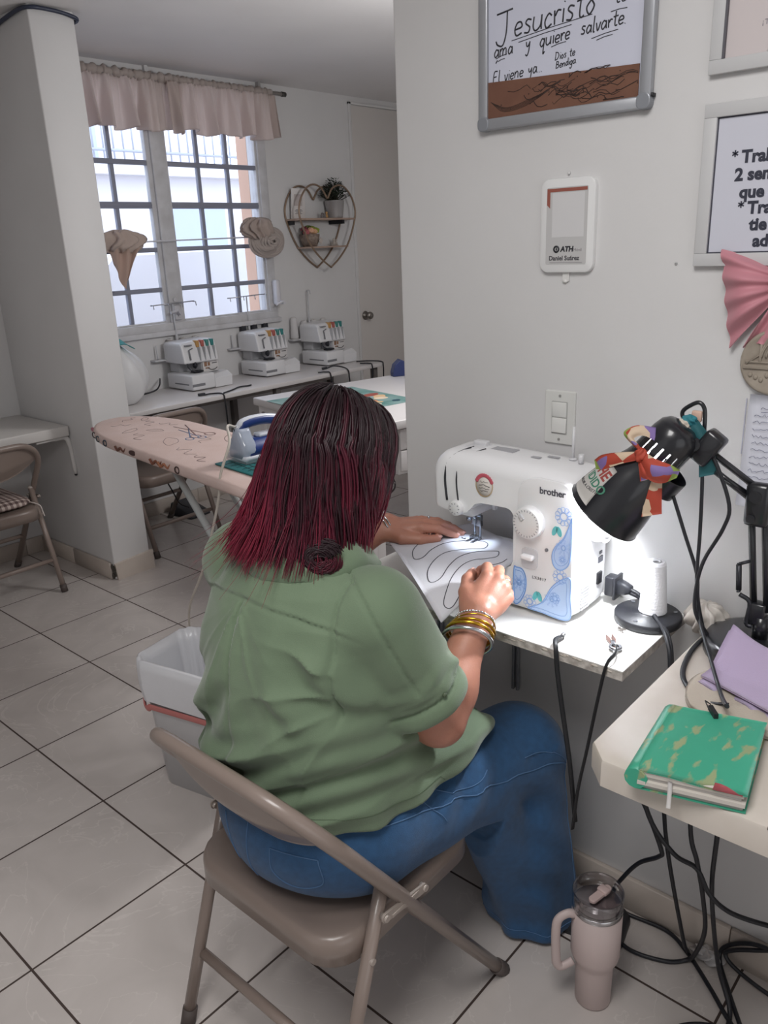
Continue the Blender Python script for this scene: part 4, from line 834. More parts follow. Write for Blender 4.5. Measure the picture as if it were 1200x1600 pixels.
# bow, plaque, note
PINK = cloth_mat('rose_satin', '#c4848f', .6, thru=.1, bump=.05, bscale=200)
t = wallthing('fabric_bow', 'large rose pink fabric bow hanging at the framed notice corner', 'bow', -1.932, 1.410)
for s in (-1, 1):
    g = []
    for i in range(33):
        f = i/32; row = []
        for j in range(41):
            v = j/40; hgt = .016+.052*f**.8; yy = (.5-v)*2*hgt+(.005*f-.012*f*f) - (.028*f*(v**1.5)); pl = .010*f**.5*math.sin(v*2*PI*4.2+.7*f+s)*(1-.2*f)
            xx = s*(.012+.098*f-(.03*f*v)); zz = .012+.030*math.sin(PI*min(1, f*.95))*(1-abs(2*v-1)**3)+pl*.8; row.append((xx, yy, max(.003, zz)))
        g.append(row)
    mb = MB(); mb.sheet(g, .002); mb.build('loop', PINK, t)
for s in (-1, 1):
    g = [[(s*(.004+.03*f)+(u-.5)*(.02+.03*f), -.018-.075*f-.02*f*abs(u-.5), .008+.006*math.sin(u*9+f*3)) for u in [i/14 for i in range(15)]] for f in [j/12 for j in range(13)]]
    MB().sheet(g, .002).build('tail', PINK, t)
fold_ball((0, 0, .025), (.017, .021, .018), 3, 7, .1).build('knot', PINK, t)
t = wallthing('round_plaque', 'round tan relief plaque under the rose bow', 'plaque', -1.926, 1.285)
PLQ = mat('cast_stone', '#8b8175', .7, var='#a09689', vscale=25, bump=.3, bscale=90)
MB().lathe([(0, .001), (.054, .001), (.056, .006), (.055, .011), (.051, .013), (.049, .011), (0, .011)], 48).build('disc', PLQ, t)
mb = MB(); mb.box((-.049, -.012, .010), (.049, -.005, .0145), .001); mb.box((-.046, -.002, .010), (.046, .002, .0135), .001)
mb.tube([(.005+.018*math.cos(a), .008+.022*math.sin(a), .0125) for a in [PI*i/14 for i in range(15)]], .0022, 6); mb.tube([(.005+.025*math.cos(a), .008+.030*math.sin(a), .0125) for a in [PI*i/14 for i in range(15)]], .0016, 6)
for x in (-.022, .032): mb.box((x-.002, 0, .010), (x+.002, .03, .014), .0008)
mb.tube([(-.045, -.004, .0125), (-.024, .012, .0125), (-.016, .03, .0125)], .0015, 6)
for k in range(9): mb.ell((-.036+k*.009, -.022-(k % 3)*.004, .011), (.004, .005, .003), 8, 6)
mb.build('relief_carving', PLQ, t)
t = wallthing('handwritten_note', 'white lined paper with handwritten list taped below the round plaque', 'paper', -1.985, 1.02)
g = [[(-.10+.20*u, .205*(1-v), .0015+.003*math.sin(v*3)*(u*.6)) for v in [j/10 for j in range(11)]] for u in [i/10 for i in range(11)]]
MB().sheet(g, .0006, Mx=Matrix.Rotation(-.03, 4, 'Z')).build('sheet', M('#cfd0da', .7), t)
mb = MB(); rnd = random.Random(9)
for k in range(14):
    y = .185-k*.0125; x = -.083-.0+.003*k*0; n = 10+rnd.randint(0, 8)
    if k == 0: x += .01
    pts = [(x+i*.0035+rnd.uniform(-.001, .001), y+rnd.uniform(-.0028, .0028)*(1.5 if k == 0 else 1), .0055) for i in range(n)]; mb.tube(pts, .0005, 4, flat=.3)
mb.tube([(-.072, .178, .0055), (-.02, .180, .0055)], .0005, 4); mb.build('ink_scribble', M('#6d7089', .6), t)
MB().box((-.099, .1, .004), (-.0975, .2, .0055)).build('margin', M('#a9aabb', .6), t)

# ------------------------------------------------------------------ sewing shelf and what is on it
SZ = .78
t = thing('wall_shelf', 'white chipped particle board shelf under the sewing machine', 'shelf', (-.14, -1.45, 0))
BRD = mat('chipped_edge', '#9b958f', .8, var='#cfcac4', vscale=70, bump=.4, bscale=150)
TOPW = mat('shelf_top', '#e0dfdc', .3)
mb = MB(); mb.box((-.284, -1.814, SZ-.0035), (-.002, -1.12, SZ), .001); wb(mb, 'top_laminate', TOPW, t)
mb = MB().box((-.2835, -1.8135, SZ-.020), (-.002, -1.121, SZ-.0035)); mb.cur = 1; rnd = random.Random(7)
for k in range(26):
    y = -1.81+rnd.random()*.62; mb.ell((-.2835, y, SZ-.004-rnd.random()*.006), (.0012, rnd.uniform(.003, .012), rnd.uniform(.001, .003)), 6, 5)
wb(mb, 'core', [BRD, M('#c9c2b8', .8)], t)
for y in (-1.425, -1.20):
    br_ = MB(); br_.box((-.010, y-.009, .47), (-.001, y-.003, SZ-.021), .001); br_.box((-.010, y+.003, .47), (-.001, y+.009, SZ-.021), .001); br_.box((-.005, y-.003, .475), (-.001, y+.003, SZ-.021)); br_.box((-.20, y-.008, SZ-.027), (-.001, y+.008, SZ-.0205), .001); wb(br_, 'bracket', M('#7b7d82', .5), t)

t = thing('sewing_machine', 'white sewing machine with blue lace decoration on the wall shelf', 'sewing machine', (-.105, -1.27, SZ), -PI/2)
SMW = mat('machine_white', '#e6e6e8', .28, coat=.2)
def arc(cx, cy, r, a0, a1, n=6): return [(cx+r*math.cos(math.radians(a0+(a1-a0)*i/n)), cy+r*math.sin(math.radians(a0+(a1-a0)*i/n))) for i in range(n+1)]
outl = [(.03, .004), (.37, .004)] + arc(.365, .03, .025, -90, 0) + arc(.365, .272, .025, 0, 80) + [(.30, .303), (.16, .308)] + arc(.085, .268, .040, 95, 180) + [(.046, .215)] + arc(.062, .20, .016, 180, 265) + [(.115, .181), (.135, .186)] + arc(.150, .205, .016, -95, -180, 3)[::-1][:0] + [(.146, .196), (.158, .208), (.175, .213), (.225, .214)] + arc(.235, .196, .018, 90, 0, 5) + [(.253, .105), (.248, .092), (.235, .086), (.03, .086)]
def slice_(y, i_):
    cl = lambda v: max(0.0, min(1.0, v)); return [(x+i_*cl((.17-x)/.13)*cl((z-.15)/.05)-i_*.8*cl((x-.33)/.05)+i_*.5*cl((x-.36)/.01)*0, y, z-i_*1.7*cl((z-.225)/.075)+i_*.35*cl((.03-z)/.03)) for x, z in outl]
mb = MB(); mb.loft([slice_(y, i_) for y, i_ in ((-.0755, .020), (-.0745, .0155), (-.071, .0105), (-.064, .0055), (-.054, .002), (-.04, 0), (.03, 0), (.05, .002), (.062, .006), (.069, .012), (.0715, .02))]); o = mb.build('body', SMW, t, 45)
MB().box((.0, -.062, .012), (.10, .060, .086), .012).build('free_arm', SMW, t)
MB().box((.045, -.045, .0855), (.235, .045, .0868), .0003).build('needle_plate', M('#b5b7bc', .25, metal=.6), t)
pan = [(.256, .020), (.37, .008)] + arc(.372, .022, .014, -60, 0, 3) + [(.386, .25)] + arc(.352, .252, .034, 0, 90) + [(.31, .288)] + arc(.30, .25, .036, 90, 180)
FP = frame((0, -.075, 0), (1, 0, 0), (0, 0, 1), (0, -1, 0))
mb = MB(); mb.prism(pan, -.004, .0035, FP, bev=.0025, smooth=True); mb.build('front_panel', M('#eaeaec', .25, coat=.2), t, 35)
FS = frame((0, -.0787, 0), (1, 0, 0), (0, 0, 1), (0, -1, 0))
LB, LM, LD, TE = M('#b5cdf0', .4), M('#8fb2e6', .4), M('#6f9ad8', .4), M('#5fb8bd', .4)
def lace(pts, fill, edge, parent):
    q = [(p.x, p.y) for p in bez([(x, y, 0) for x, y in pts], 6, True)]; MB().prism(q, .0002, .0006, FS).build('lace_print', fill, parent)
    mb = MB(); mb.tube([(x, y, .0007) for x, y in q], .0013, 5, closed=True, flat=.3, upv=(0, 0, 1), Mx=FS)
    cx, cy = sum(p[0] for p in q)/len(q), sum(p[1] for p in q)/len(q)
    mb.tube([(cx+(x-cx)*.8, cy+(y-cy)*.8, .0008) for x, y in q], .0006, 4, closed=True, flat=.3, upv=(0, 0, 1), Mx=FS)
    mb.build('lace_outline', edge, parent); mb = MB()
    for k in range(3):
        for i in range(9): a = 2*PI*i/9; r_ = .006+.0045*k; mb.tube([(cx+r_*math.cos(a)+.0016*math.cos(b_), cy+r_*math.sin(a)+.0016*math.sin(b_), .0009) for b_ in [2*PI*m/7 for m in range(7)]], .0003, 4, closed=True, flat=.3, upv=(0, 0, 1), Mx=FS)
    mb.tube([(cx+.004*math.cos(b_), cy+.005*math.sin(b_), .0009) for b_ in [2*PI*m/12 for m in range(12)]], .0008, 4, closed=True, flat=.3, upv=(0, 0, 1), Mx=FS); mb.build('lace_stitching', edge, parent)
lace([(.383, .222), (.384, .19), (.383, .15), (.378, .125), (.362, .112), (.348, .118), (.343, .138), (.350, .158), (.366, .178), (.376, .20)], LB, LM, t)
lace([(.258, .022), (.270, .018), (.284, .045), (.286, .075), (.278, .093), (.264, .095), (.258, .09)], LB, LD, t)
lace([(.292, .013), (.32, .012), (.383, .012), (.385, .06), (.384, .098), (.368, .094), (.345, .072), (.325, .035), (.305, .02)], LB, LM, t)
for cx, cy, R_, n in ((.366, .222, .019, 11), (.362, .098, .016, 10), (.296, .028, .015, 9), (.352, .05, .012, 8), (.366, .135, .008, 7), (.270, .065, .008, 7)):
    mb = MB()
    for i in range(n):
        a = 2*PI*i/n; px, py = cx+R_*.72*math.cos(a), cy+R_*.72*math.sin(a)
        if .257 < px < .385 and py > .010: mb.tube([(px+R_*.26*math.cos(b_), py+R_*.26*math.sin(b_), .0010) for b_ in [2*PI*m/8 for m in range(8)]], .0005, 4, closed=True, flat=.3, upv=(0, 0, 1), Mx=FS)
    mb.tube([(cx+R_*.4*math.cos(b_), cy+R_*.4*math.sin(b_), .0010) for b_ in [2*PI*m/14 for m in range(14)]], .0007, 4, closed=True, flat=.3, upv=(0, 0, 1), Mx=FS)
    mb.build('lace_rosette', LM, t)
for hx, hy in ((.352, .190), (.313, .044)):
    for s in (-1, 1): MB().prism([(hx+s*.0048+.0052*math.cos(a)-s*.0028*math.sin(a), hy+.010*math.sin(a)) for a in [2*PI*i/16 for i in range(16)]], .0004, .0011, FS).build('heart_print', TE, t)
def knob(x, z, r, d, label, y=-.0785):
    m_ = frame((x, y, z), (1, 0, 0), (0, 0, 1), (0, -1, 0)); MB().lathe([(r*1.02, 0), (r, d*.7), (r*.96, d*.92), (r*.88, d), (0, d)], 40, m_).build(label, M('#dededf', .3), t); return m_
m_ = knob(.294, .198, .032, .018, 'stitch_dial'); mb = MB()
for i in range(26): a = 2*PI*i/26; mb.box((.024, -.0006, .0182), (.028, .0006, .0186), Mx=m_ @ Matrix.Rotation(a, 4, 'Z'))
mb.build('dial_marks', M('#85858c', .5), t)
MB().box((-.004, .010, .018), (.004, .022, .0215), .001, Mx=m_ @ Matrix.Rotation(.7, 4, 'Z')).build('dial_pointer', M('#c2c2c6', .4), t)
m_ = knob(.116, .193, .0165, .014, 'tension_dial', -.073); mb = MB()
for i in range(9): a = 2*PI*i/9; mb.box((.0095, -.0008, .0141), (.0125, .0008, .0145), Mx=m_ @ Matrix.Rotation(a, 4, 'Z'))
mb.build('dial_marks', M('#7d7d85', .5), t)
MB().prism(rrect(.036, .042, .008, 4, .294, .121), .0002, .0025, FS).build('lever_recess', M('#c4c4c8', .5), t)
mb = MB(); mb.box((.278, -.092, .119), (.306, -.078, .130), .004); mb.build('reverse_lever', SMW, t)
mb = MB(); mb.cyl((.331, -.0785, .147), (.331, -.081, .147), .0035, n=12); mb.build('control_hole', M('#74747a', .5), t)
DG = M('#4b4c55', .5)
text('brother', .0185, FS @ Matrix.Translation((.312, .259, .0003)), DG, t, bold=.0004, sp=.95)
text('LX3817', .0082, FS @ Matrix.Translation((.300, .080, .0003)), DG, t, sp=1.25)
GV = M('#26262c', .5)
for x0, xt in ((.086, .098), (.115, .128)):
    mb = MB(); w_ = .0020 if x0 > .1 else .0030; mb.tube(bez([(xt+.016, -.012, .3085), (xt+.008, -.040, .3055), (xt, -.058, .299), (x0+.003, -.0695, .286), (x0, -.0755, .262), (x0, -.0762, .24), (x0+.004, -.0762, .205)], 6), w_, 6, flat=.6, upv=(1, 0, 0)); mb.build('thread_slot', GV, t)
m_ = frame((.184, -.0762, .252), (1, 0, 0), (0, 0, 1), (0, -1, 0))
st = MB().lathe([(0, 0), (.0215, 0), (.0215, .0005), (0, .0006)], 28, m_ @ Matrix.Scale(1.15, 4, (0, 1, 0))).build('round_sticker', M('#d8d2cc', .5), t)
mb = MB(); mb.tube([(.020*math.cos(a), .0228*math.sin(a), .0008) for a in [2*PI*i/30 for i in range(30)]], .0009, 5, closed=True, flat=.4, upv=(0, 0, 1), Mx=m_); mb.build('sticker_border', M('#b39a72', .5), st)
mb = MB()
for i in range(11): a = math.radians(25+13*i); mb.ell((.0195*math.cos(a), .0215*math.sin(a), .0008), (.0045, .0045, .0008), 8, 5, m_)
mb.build('sticker_flowers', M('#c05a68', .5), st)
mb = MB(); rnd = random.Random(2)
for k, (y, w_) in enumerate(((.007, .010), (.0, .013), (-.006, .012), (-.012, .009))): mb.tube([(-w_+2*w_*i/10, y+rnd.uniform(-.0016, .0016), .0009) for i in range(11)], .0007 if k == 1 else .0005, 4, flat=.4, upv=(0, 0, 1), Mx=m_)
mb.build('sticker_script', M('#3f3a3a', .5), st)
mb = MB(); mb.box((.095, -.02, .306), (.135, .025, .310), .001); mb.box((.10, .005, .308), (.132, .022, .318), .002); mb.box((.113, .012, .30), (.119, .018, .312)); mb.build('bobbin_winder_guide', M('#cfcfd2', .35), t)
mb = MB(); mb.cyl((.322, .03, .30), (.322, .03, .368), .003, n=10); mb.lathe([(0, 0), (.008, 0), (.008, .003), (0, .004)], 14, Matrix.Translation((.322, .03, .302))); mb.cyl((.345, .02, .30), (.345, .02, .318), .0055, n=12); mb.build('spool_pin', M('#d2d2d5', .35), t)
mb = MB(); mb.box((.15, -.005, .3068), (.205, .022, .3082)); mb.box((.25, -.01, .3055), (.27, .0, .3065)); mb.box((.275, .012, .305), (.30, .02, .3062)); mb.build('top_label', M('#a5a5aa', .5), t)
mb = MB(); mb.cyl((.388, .012, .185), (.412, .012, .185), .036, .033, 32); mb.cyl((.412, .012, .185), (.416, .012, .185), .024, .02, 24); mb.build('handwheel', SMW, t)
mb = MB(); mb.box((.389, .022, .10), (.3915, .04, .112)); mb.box((.389, .026, .118), (.3915, .036, .124)); mb.build('usb_mark', DG, t)
MB().box((.389, .018, .055), (.394, .036, .08), .001).build('power_switch', M('#1e1e22', .4), t)
mb = MB()
for k in range(8): mb.box((.3895, -.045, .020+k*.0065), (.3912, -.012, .0225+k*.0065))
mb.build('vent_slots', M('#c0c0c4', .5), t)
MT = M('#84868c', .25, metal=.9)
mb = MB(); mb.cyl((.100, .01, .19), (.100, .01, .105), .003, n=10); mb.cyl((.113, .012, .19), (.113, .012, .10), .0028, n=10); mb.box((.094, .003, .128), (.106, .017, .145), .002); mb.box((.106, .006, .125), (.118, .016, .15), .001); mb.cyl((.094, .005, .14), (.085, .0, .14), .004, n=10); mb.cyl((.099, .01, .105), (.099, .01, .090), .0012, n=6); mb.build('needle_bar', MT, t)
mb = MB(); mb.box((.088, -.012, .090), (.096, .025, .0925), .001); mb.box((.102, -.012, .090), (.110, .025, .0925), .001); mb.box((.088, .006, .0905), (.113, .018, .100), .001); mb.tube([(.088, -.008, .096), (.08, -.012, .098)], .0015, 6); mb.build('presser_foot', MT, t)
mb = MB(); mb.box((.070, -.045, .163), (.135, .04, .185), .008); mb.box((.138, .02, .165), (.146, .03, .187), .002); mb.build('needle_head', SMW, t)
MB().box((.09, -.02, .1615), (.125, .0, .1635), .001).build('led_window', M('#dfe8ff', .3, emit='#cfe0ff', es=6.0), t)
dl = bpy.data.lights.new('machine_led', 'SPOT'); dl.energy = .45; dl.color = (.72, .84, 1.0); dl.spot_size = 1.5; dl.shadow_soft_size = .01
lo = bpy.data.objects.new('machine_led', dl); C.objects.link(lo); lo.location = (-.105-.012, -1.27-.107, SZ+.158)
t = thing('power_plug', 'black mains plug and twin cable leaving the sewing machine', 'plug', (-.04, -1.665, .82))
wb(MB().box((-.055, -1.682, .800), (-.028, -1.662, .842), .003).box((-.060, -1.688, .796), (-.023, -1.682, .846), .002), 'plug', M('#26272d', .5), t)
mb = MB(); mb.loft([[(-.042+x, y, .821+z) for x, z in rrect(w_, h_, .006, 3)] for y, w_, h_ in ((-1.688, .026, .032), (-1.705, .02, .024), (-1.715, .018, .016))]); wb(mb, 'strain_relief', M('#2b2c32', .5), t)
for d in (0, .008): wb(MB().tube(bez([(-.042, -1.712, .822-d), (-.05, -1.74, .815-d*.6), (-.105, -1.80, .80), (-.15+d, -1.835, .795), (-.175+d, -1.855, .75), (-.18+d, -1.86, .60), (-.17, -1.87, .4), (-.10, -1.9, .1), (-.05, -1.9, .01)], 6), .0042, 8), 'cable', CORD, t)
t = thing('weighted_disc', 'flat black round base under the white thread cone', 'stand', (-.072, -1.765, SZ))
MB().lathe([(0, 0), (.062, 0), (.064, .003), (.064, .015), (.061, .018), (.03, .019), (.03, .021), (0, .021)], 40).build('disc', M('#25262b', .45), t)
mb = MB()
for a in (1.0, 3.1, 5.3): mb.cyl((.052*math.cos(a), .052*math.sin(a), .018), (.052*math.cos(a), .052*math.sin(a), .0195), .004, n=10)
mb.build('screw', M('#55565c', .4), t)
t = thing('thread_cone', 'big white thread cone on the black round base beside the sewing machine', 'thread', (-.068, -1.772, SZ+.0212))
rings = []
prof = [(.008, .100), (.0095, .104), (.018, .104), (.0195, .1)]+[(.0195+.0075*(1-z/.1)+.00012*math.sin(z*900), z) for z in [.1-.0985*i/60 for i in range(61)]]+[(.026, 0), (0, 0)]
MB().lathe(prof[::-1], 36).build('thread', mat('white_thread', '#e4e4e8', .8, bump=.4, bscale=300), t)
MB().lathe([(.006, .1035), (.0105, .1055), (.0105, .1045), (.006, .09)], 20).build('cone_tip', M('#cfcfd2', .5), t)

t = thing('thread_snips', 'small metal thread snips with black ribbon at the shelf front corner', 'snips', (-.205, -1.76, SZ), 0)
mb = MB(); Sm = Matrix.Translation((-.215, -1.765, SZ+.002)) @ Matrix.Rotation(math.radians(38), 4, 'Z')
for s in (-1, 1):
    mb.prism([(0, s*.003), (.022, s*.007), (.03, s*.009), (.052, s*.006), (.034, s*.001), (.02, s*.0015), (0, s*.0)][::s], 0, .0018, Sm)
wb(mb, 'blades', M('#8a6f68', .3, metal=.8), t)
mb = MB(); mb.tube([(-.006+.010*math.cos(a), .009*math.sin(a), .004) for a in [2*PI*i/20 for i in range(20)]], .0035, 8, closed=True, Mx=Sm); mb.box((.004, -.004, .001), (.02, .004, .005), .001, Mx=Sm); wb(mb, 'ring_handle', M('#8b8d92', .25, metal=.9), t)
t2 = thing('hanging_ribbon', 'black ribbon tied to the snips and hanging below the shelf', 'ribbon', (-.225, -1.772, SZ), group='black ribbons hanging from the shelf')
wb(MB().tube(bez([(-.222, -1.772, .789), (-.255, -1.785, .793), (-.288, -1.785, .785), (-.292, -1.775, .72), (-.290, -1.757, .60), (-.29, -1.742, .50), (-.28, -1.73, .40)], 6), .0045, 8, flat=.35, upv=(1, 0, 0)), 'ribbon', BLACK, t2)
t2 = thing('hanging_ribbon', 'black ribbon nailed at the shelf edge in front of the sewing machine', 'ribbon', (-.25, -1.675, SZ), group='black ribbons hanging from the shelf')
wb(MB().tube(bez([(-.238, -1.672, .787), (-.268, -1.673, .793), (-.288, -1.685, .785), (-.292, -1.692, .74), (-.291, -1.705, .66), (-.29, -1.724, .55), (-.28, -1.735, .42)], 6), .0045, 8, flat=.4, upv=(1, 0, 0)), 'ribbon', BLACK, t2)
wb(MB().ell((-.238, -1.672, .789), (.006, .005, .004), 8, 6).cyl((-.236, -1.672, .78), (-.236, -1.672, .793), .0015, n=8), 'nail', M('#a3a3a6', .3, metal=.8), t2)
t = thing('metal_scrap', 'tiny metal presser part lying on the shelf near the black base', 'metal part', (-.142, -1.742, SZ), .7)
MB().box((-.012, -.003, 0), (.012, .003, .002), .0005).box((-.002, -.010, 0), (.003, .006, .003), .0005).build('plate', M('#8f8a86', .3, metal=.8), t)

# fabric piece being sewn -----------------------------------------------------
t = thing('sewing_fabric', 'white stiff fabric with black curved outlines under the needle', 'fabric', (-.2, -1.35, .86))
A_, B_, C_, D_ = Vector((-.205, -1.205, .8715)), Vector((-.43, -1.53, .8715)), Vector((-.085, -1.505, .8715)), Vector((-.012, -1.30, .8715))
def fab(u, v):   # u: A->D / B->C, v: A->B / D->C
    p = (A_*(1-u)+D_*u)*(1-v)+(B_*(1-u)+C_*u)*v
    p = p.copy(); q = max(0, -p.x-.19); p.z = p.z-.40*q*q+.0012*(1+math.sin(u*5+v*4))*(1-u); return p
FABM = cloth_mat('stiff_white_fabric', '#d5d5dc', .8, thru=.1, bump=.1, bscale=300)
wb(MB().sheet([[fab(i/24, j/24) for j in range(25)] for i in range(25)][::-1], .0012), 'cloth', FABM, t)
LN = M('#3c3c44', .7)
L1 = [(0.401, 0.179), (0.299, 0.182), (0.16, 0.267), (0.107, 0.361), (0.129, 0.398), (0.199, 0.396), (0.325, 0.334), (0.493, 0.297), (0.651, 0.34), (0.779, 0.429), (0.826, 0.525), (0.796, 0.587), (0.732, 0.601), (0.636, 0.524), (0.499, 0.456), (0.381, 0.443), (0.246, 0.49), (0.14, 0.566), (0.095, 0.653), (0.12, 0.692), (0.204, 0.692), (0.337, 0.618), (0.494, 0.57), (0.653, 0.606), (0.789, 0.73), (0.792, 0.776), (0.735, 0.811), (0.649, 0.764), (0.55, 0.697), (0.43, 0.689), (0.289, 0.742), (0.161, 0.833), (0.09, 0.903), (0.095, 0.956), (0.149, 0.97), (0.288, 0.913), (0.44, 0.871), (0.578, 0.856), (0.644, 0.892), (0.715, 0.921), (0.776, 0.918)]
mb = MB(); mb.tube([fab(p.x, p.y)+Vector((0, 0, .0006)) for p in bez([(a, b, 0) for a, b in L1], 6)], .0009, 5, flat=.5, upv=(0, 0, 1)); mb.tube([fab(.277, .094)+Vector((0, 0, .0006)), fab(.22, .12)+Vector((0, 0, .0006)), fab(.176, .161)+Vector((0, 0, .0006))], .0009, 5, flat=.5, upv=(0, 0, 1))
wb(mb, 'drawn_outline', LN, t)

# ------------------------------------------------------------------ table at the right, lamp and its things
TZ = .78
t = thing('side_table', 'thick-edged cream table at the right foreground with green notebook', 'table', (-.27, -2.4, 0))
TB = mat('cream_laminate', '#c9c1b8', .4, var='#c4bbb1', vscale=20)
o = [(-.005, -1.868), (-.50, -1.868), (-.535, -1.90), (-.535, -3.2), (-.005, -3.2)]
mb = MB(); mb.prism(o, TZ-.045, TZ, bev=.006, smooth=True); wb(mb, 'tabletop', TB, t, 35)
wb(MB().box((-.04, -3.2, .58), (-.02, -1.95, TZ-.045)), 'back_rail', M('#8f8c89', .6), t)
for x, y in ((-.06, -3.1), (-.48, -3.1)): wb(MB().cyl((x, y, 0), (x, y, TZ-.045), .018, n=14), 'leg', M('#8f8c89', .5), t)
wb(MB().box((-.034, -2.0, .60), (-.003, -1.96, TZ-.045), .002), 'wall_bracket', M('#8f8c89', .5), t)
mb = MB(); mb.box((-.536, -2.13, TZ-.003), (-.2, -2.1285, TZ+.0003)); wb(mb, 'seam', M('#6f6862', .7), t)

LB_ = mat('lamp_enamel', '#1c1d22', .28, coat=.3)
bx, by, bz = -.085, -1.975, TZ
t = thing('desk_lamp', 'black swing-arm desk lamp with scarf bow tied on its shade', 'lamp', (bx, by, bz))
MB().lathe([(0, 0), (.090, 0), (.092, .004), (.092, .022), (.086, .031), (.075, .034), (0, .035)], 48).build('base', LB_, t)
mb = MB(); mb.cyl((0, 0, .034), (0, 0, .075), .013, n=18); mb.box((-.012, -.006, .06), (.012, .022, .10), .003); wb_ = mb.build('pivot', LB_, t)
ex, ey, ez = bx-.005, by+.028, 1.075     # elbow
mb = MB()
for d in (-.011, .011): mb.tube([(bx, by+d+.004, bz+.085), (ex, ey+d, ez)], .0062, 4); 
wb(mb, 'lower_arm', LB_, t)
nx, ny, nz = -.118, -1.838, 1.158
mb = MB()
for d in (-.013, .013): mb.tube([(ex, ey+.004, ez+d), (nx, ny, nz+d-.004)], .0058, 4)
mb.tube([(ex+.003, ey+.012, ez-.004), (nx, ny-.045, nz-.045)], .0045, 6); wb(mb, 'upper_arm', LB_, t)
mb = MB(); mb.box((ex-.012, ey-.022, ez-.055), (ex+.012, ey+.018, ez+.022), .008); mb.cyl((ex-.018, ey, ez), (ex+.018, ey, ez), .010, n=14); mb.cyl((ex-.016, ey+.004, ez-.04), (ex+.016, ey+.004, ez-.04), .007, n=12); wb(mb, 'elbow_joint', LB_, t)
mb = MB(); sp = []
for i in range(80): q = i/79; sp.append((bx-.012+.003*math.cos(i*1.26), by+.040+.004*q+.003*math.sin(i*1.26), bz+.115+.055*q))
mb.tube(sp, .0013, 5); mb.cyl((bx-.012, by+.04, bz+.12), (bx-.012, by+.044, bz+.166), .005, n=10); mb.tube(bez([(bx-.012, by+.038, bz+.112), (bx-.010, by+.02, bz+.10), (bx-.01, by+.022, bz+.06), (bx-.008, by+.012, bz+.055)], 4), .004, 6); mb.tube([(bx-.012, by+.044, bz+.168), (bx-.006, by+.028, bz+.175)], .003, 6); wb(mb, 'spring', M('#3a3b40', .4, metal=.6), t)
mb = MB(); mb.tube(bez([(bx, by-.02, bz+.11), (bx, by-.035, bz+.085), (bx, by-.028, bz+.055), (bx, by-.01, bz+.05)], 5), .0035, 6); wb(mb, 'arm_cable', CORD, t)
SO = Vector((-.128, -1.829, 1.186)); SD = Vector((-.14, .60, -.80)).normalized(); SM_ = axisM(SO, SD)
prof = [(.0, -.002), (.018, -.002), (.031, .003), (.039, .013), (.042, .028), (.043, .040), (.0445, .082), (.047, .095), (.052, .110), (.059, .132), (.065, .155), (.0695, .180), (.0725, .210)]
NSEG = 144
slot = lambda i, j: i == 5 and (j % 8) < 2
mb = MB(); mb.lathe(prof, NSEG, SM_, True, slot); mb.lathe([(.0725, .210), (.074, .2115), (.0705, .2105)], NSEG, SM_); wb(mb, 'shade', LB_, t)
mb = MB(); mb.lathe([(max(0, r-.0022), z+.0012) for r, z in prof], NSEG, SM_, True, slot); wb(mb, 'shade_lining', M('#e9e9ea', .4), t)
mb = MB(); mb.lathe([(0, .004), (.018, .004), (.018, .058), (.014, .062)], 24, SM_); wb(mb, 'socket', M('#d5d5d5', .5), t)
mb = MB(); mb.lathe([(.012, .06), (.015, .075), (.026, .098), (.030, .118), (.027, .138), (.014, .150), (0, .152)], 28, SM_); wb(mb, 'bulb', M('#ffffff', .4, emit='#f4f7ff', es=18.0), t)
dl = bpy.data.lights.new('desk_lamp_bulb', 'SPOT'); dl.energy = LAMP_POWER; dl.color = (.94, .97, 1.0); dl.spot_size = 2.6; dl.spot_blend = .5; dl.shadow_soft_size = .022
lo = bpy.data.objects.new('desk_lamp_bulb', dl); C.objects.link(lo); lo.matrix_world = axisM(SO+SD*.172, -SD)
mb = MB(); mb.box((-.016, -.018, .0), (.016, .018, .06), .006, Mx=Matrix.Translation((nx, ny-.012, nz-.03)) @ Matrix.Rotation(.6, 4, 'X')); mb.cyl((nx-.02, ny-.01, nz), (nx+.02, ny-.01, nz), .011, n=14); wb(mb, 'shade_joint', LB_, t)
mb = MB(); mb.lathe([(.0445+.0008*(k % 2), .086+.0028*k) for k in range(14)], 40, axisM(SO+Vector((0.02, -.02, -.012)), SD)); wb(mb, 'ribbed_collar', LB_, t)
mb = MB(); mb.tube(bez([(-.1, -1.852, 1.15), (-.1, -1.851, 1.195), (-.1, -1.848, 1.216), (-.1, -1.838, 1.224), (-.1, -1.822, 1.216), (-.1, -1.812, 1.206), (-.1, -1.814, 1.196), (-.1, -1.828, 1.193)], 6), .0038, 8); wb(mb, 'wire_handle', LB_, t)
mb = MB(); mb.box((-.104, -1.846, 1.19), (-.096, -1.828, 1.21), .003); wb(mb, 'peach_tie', M('#cfae9d', .7), t)
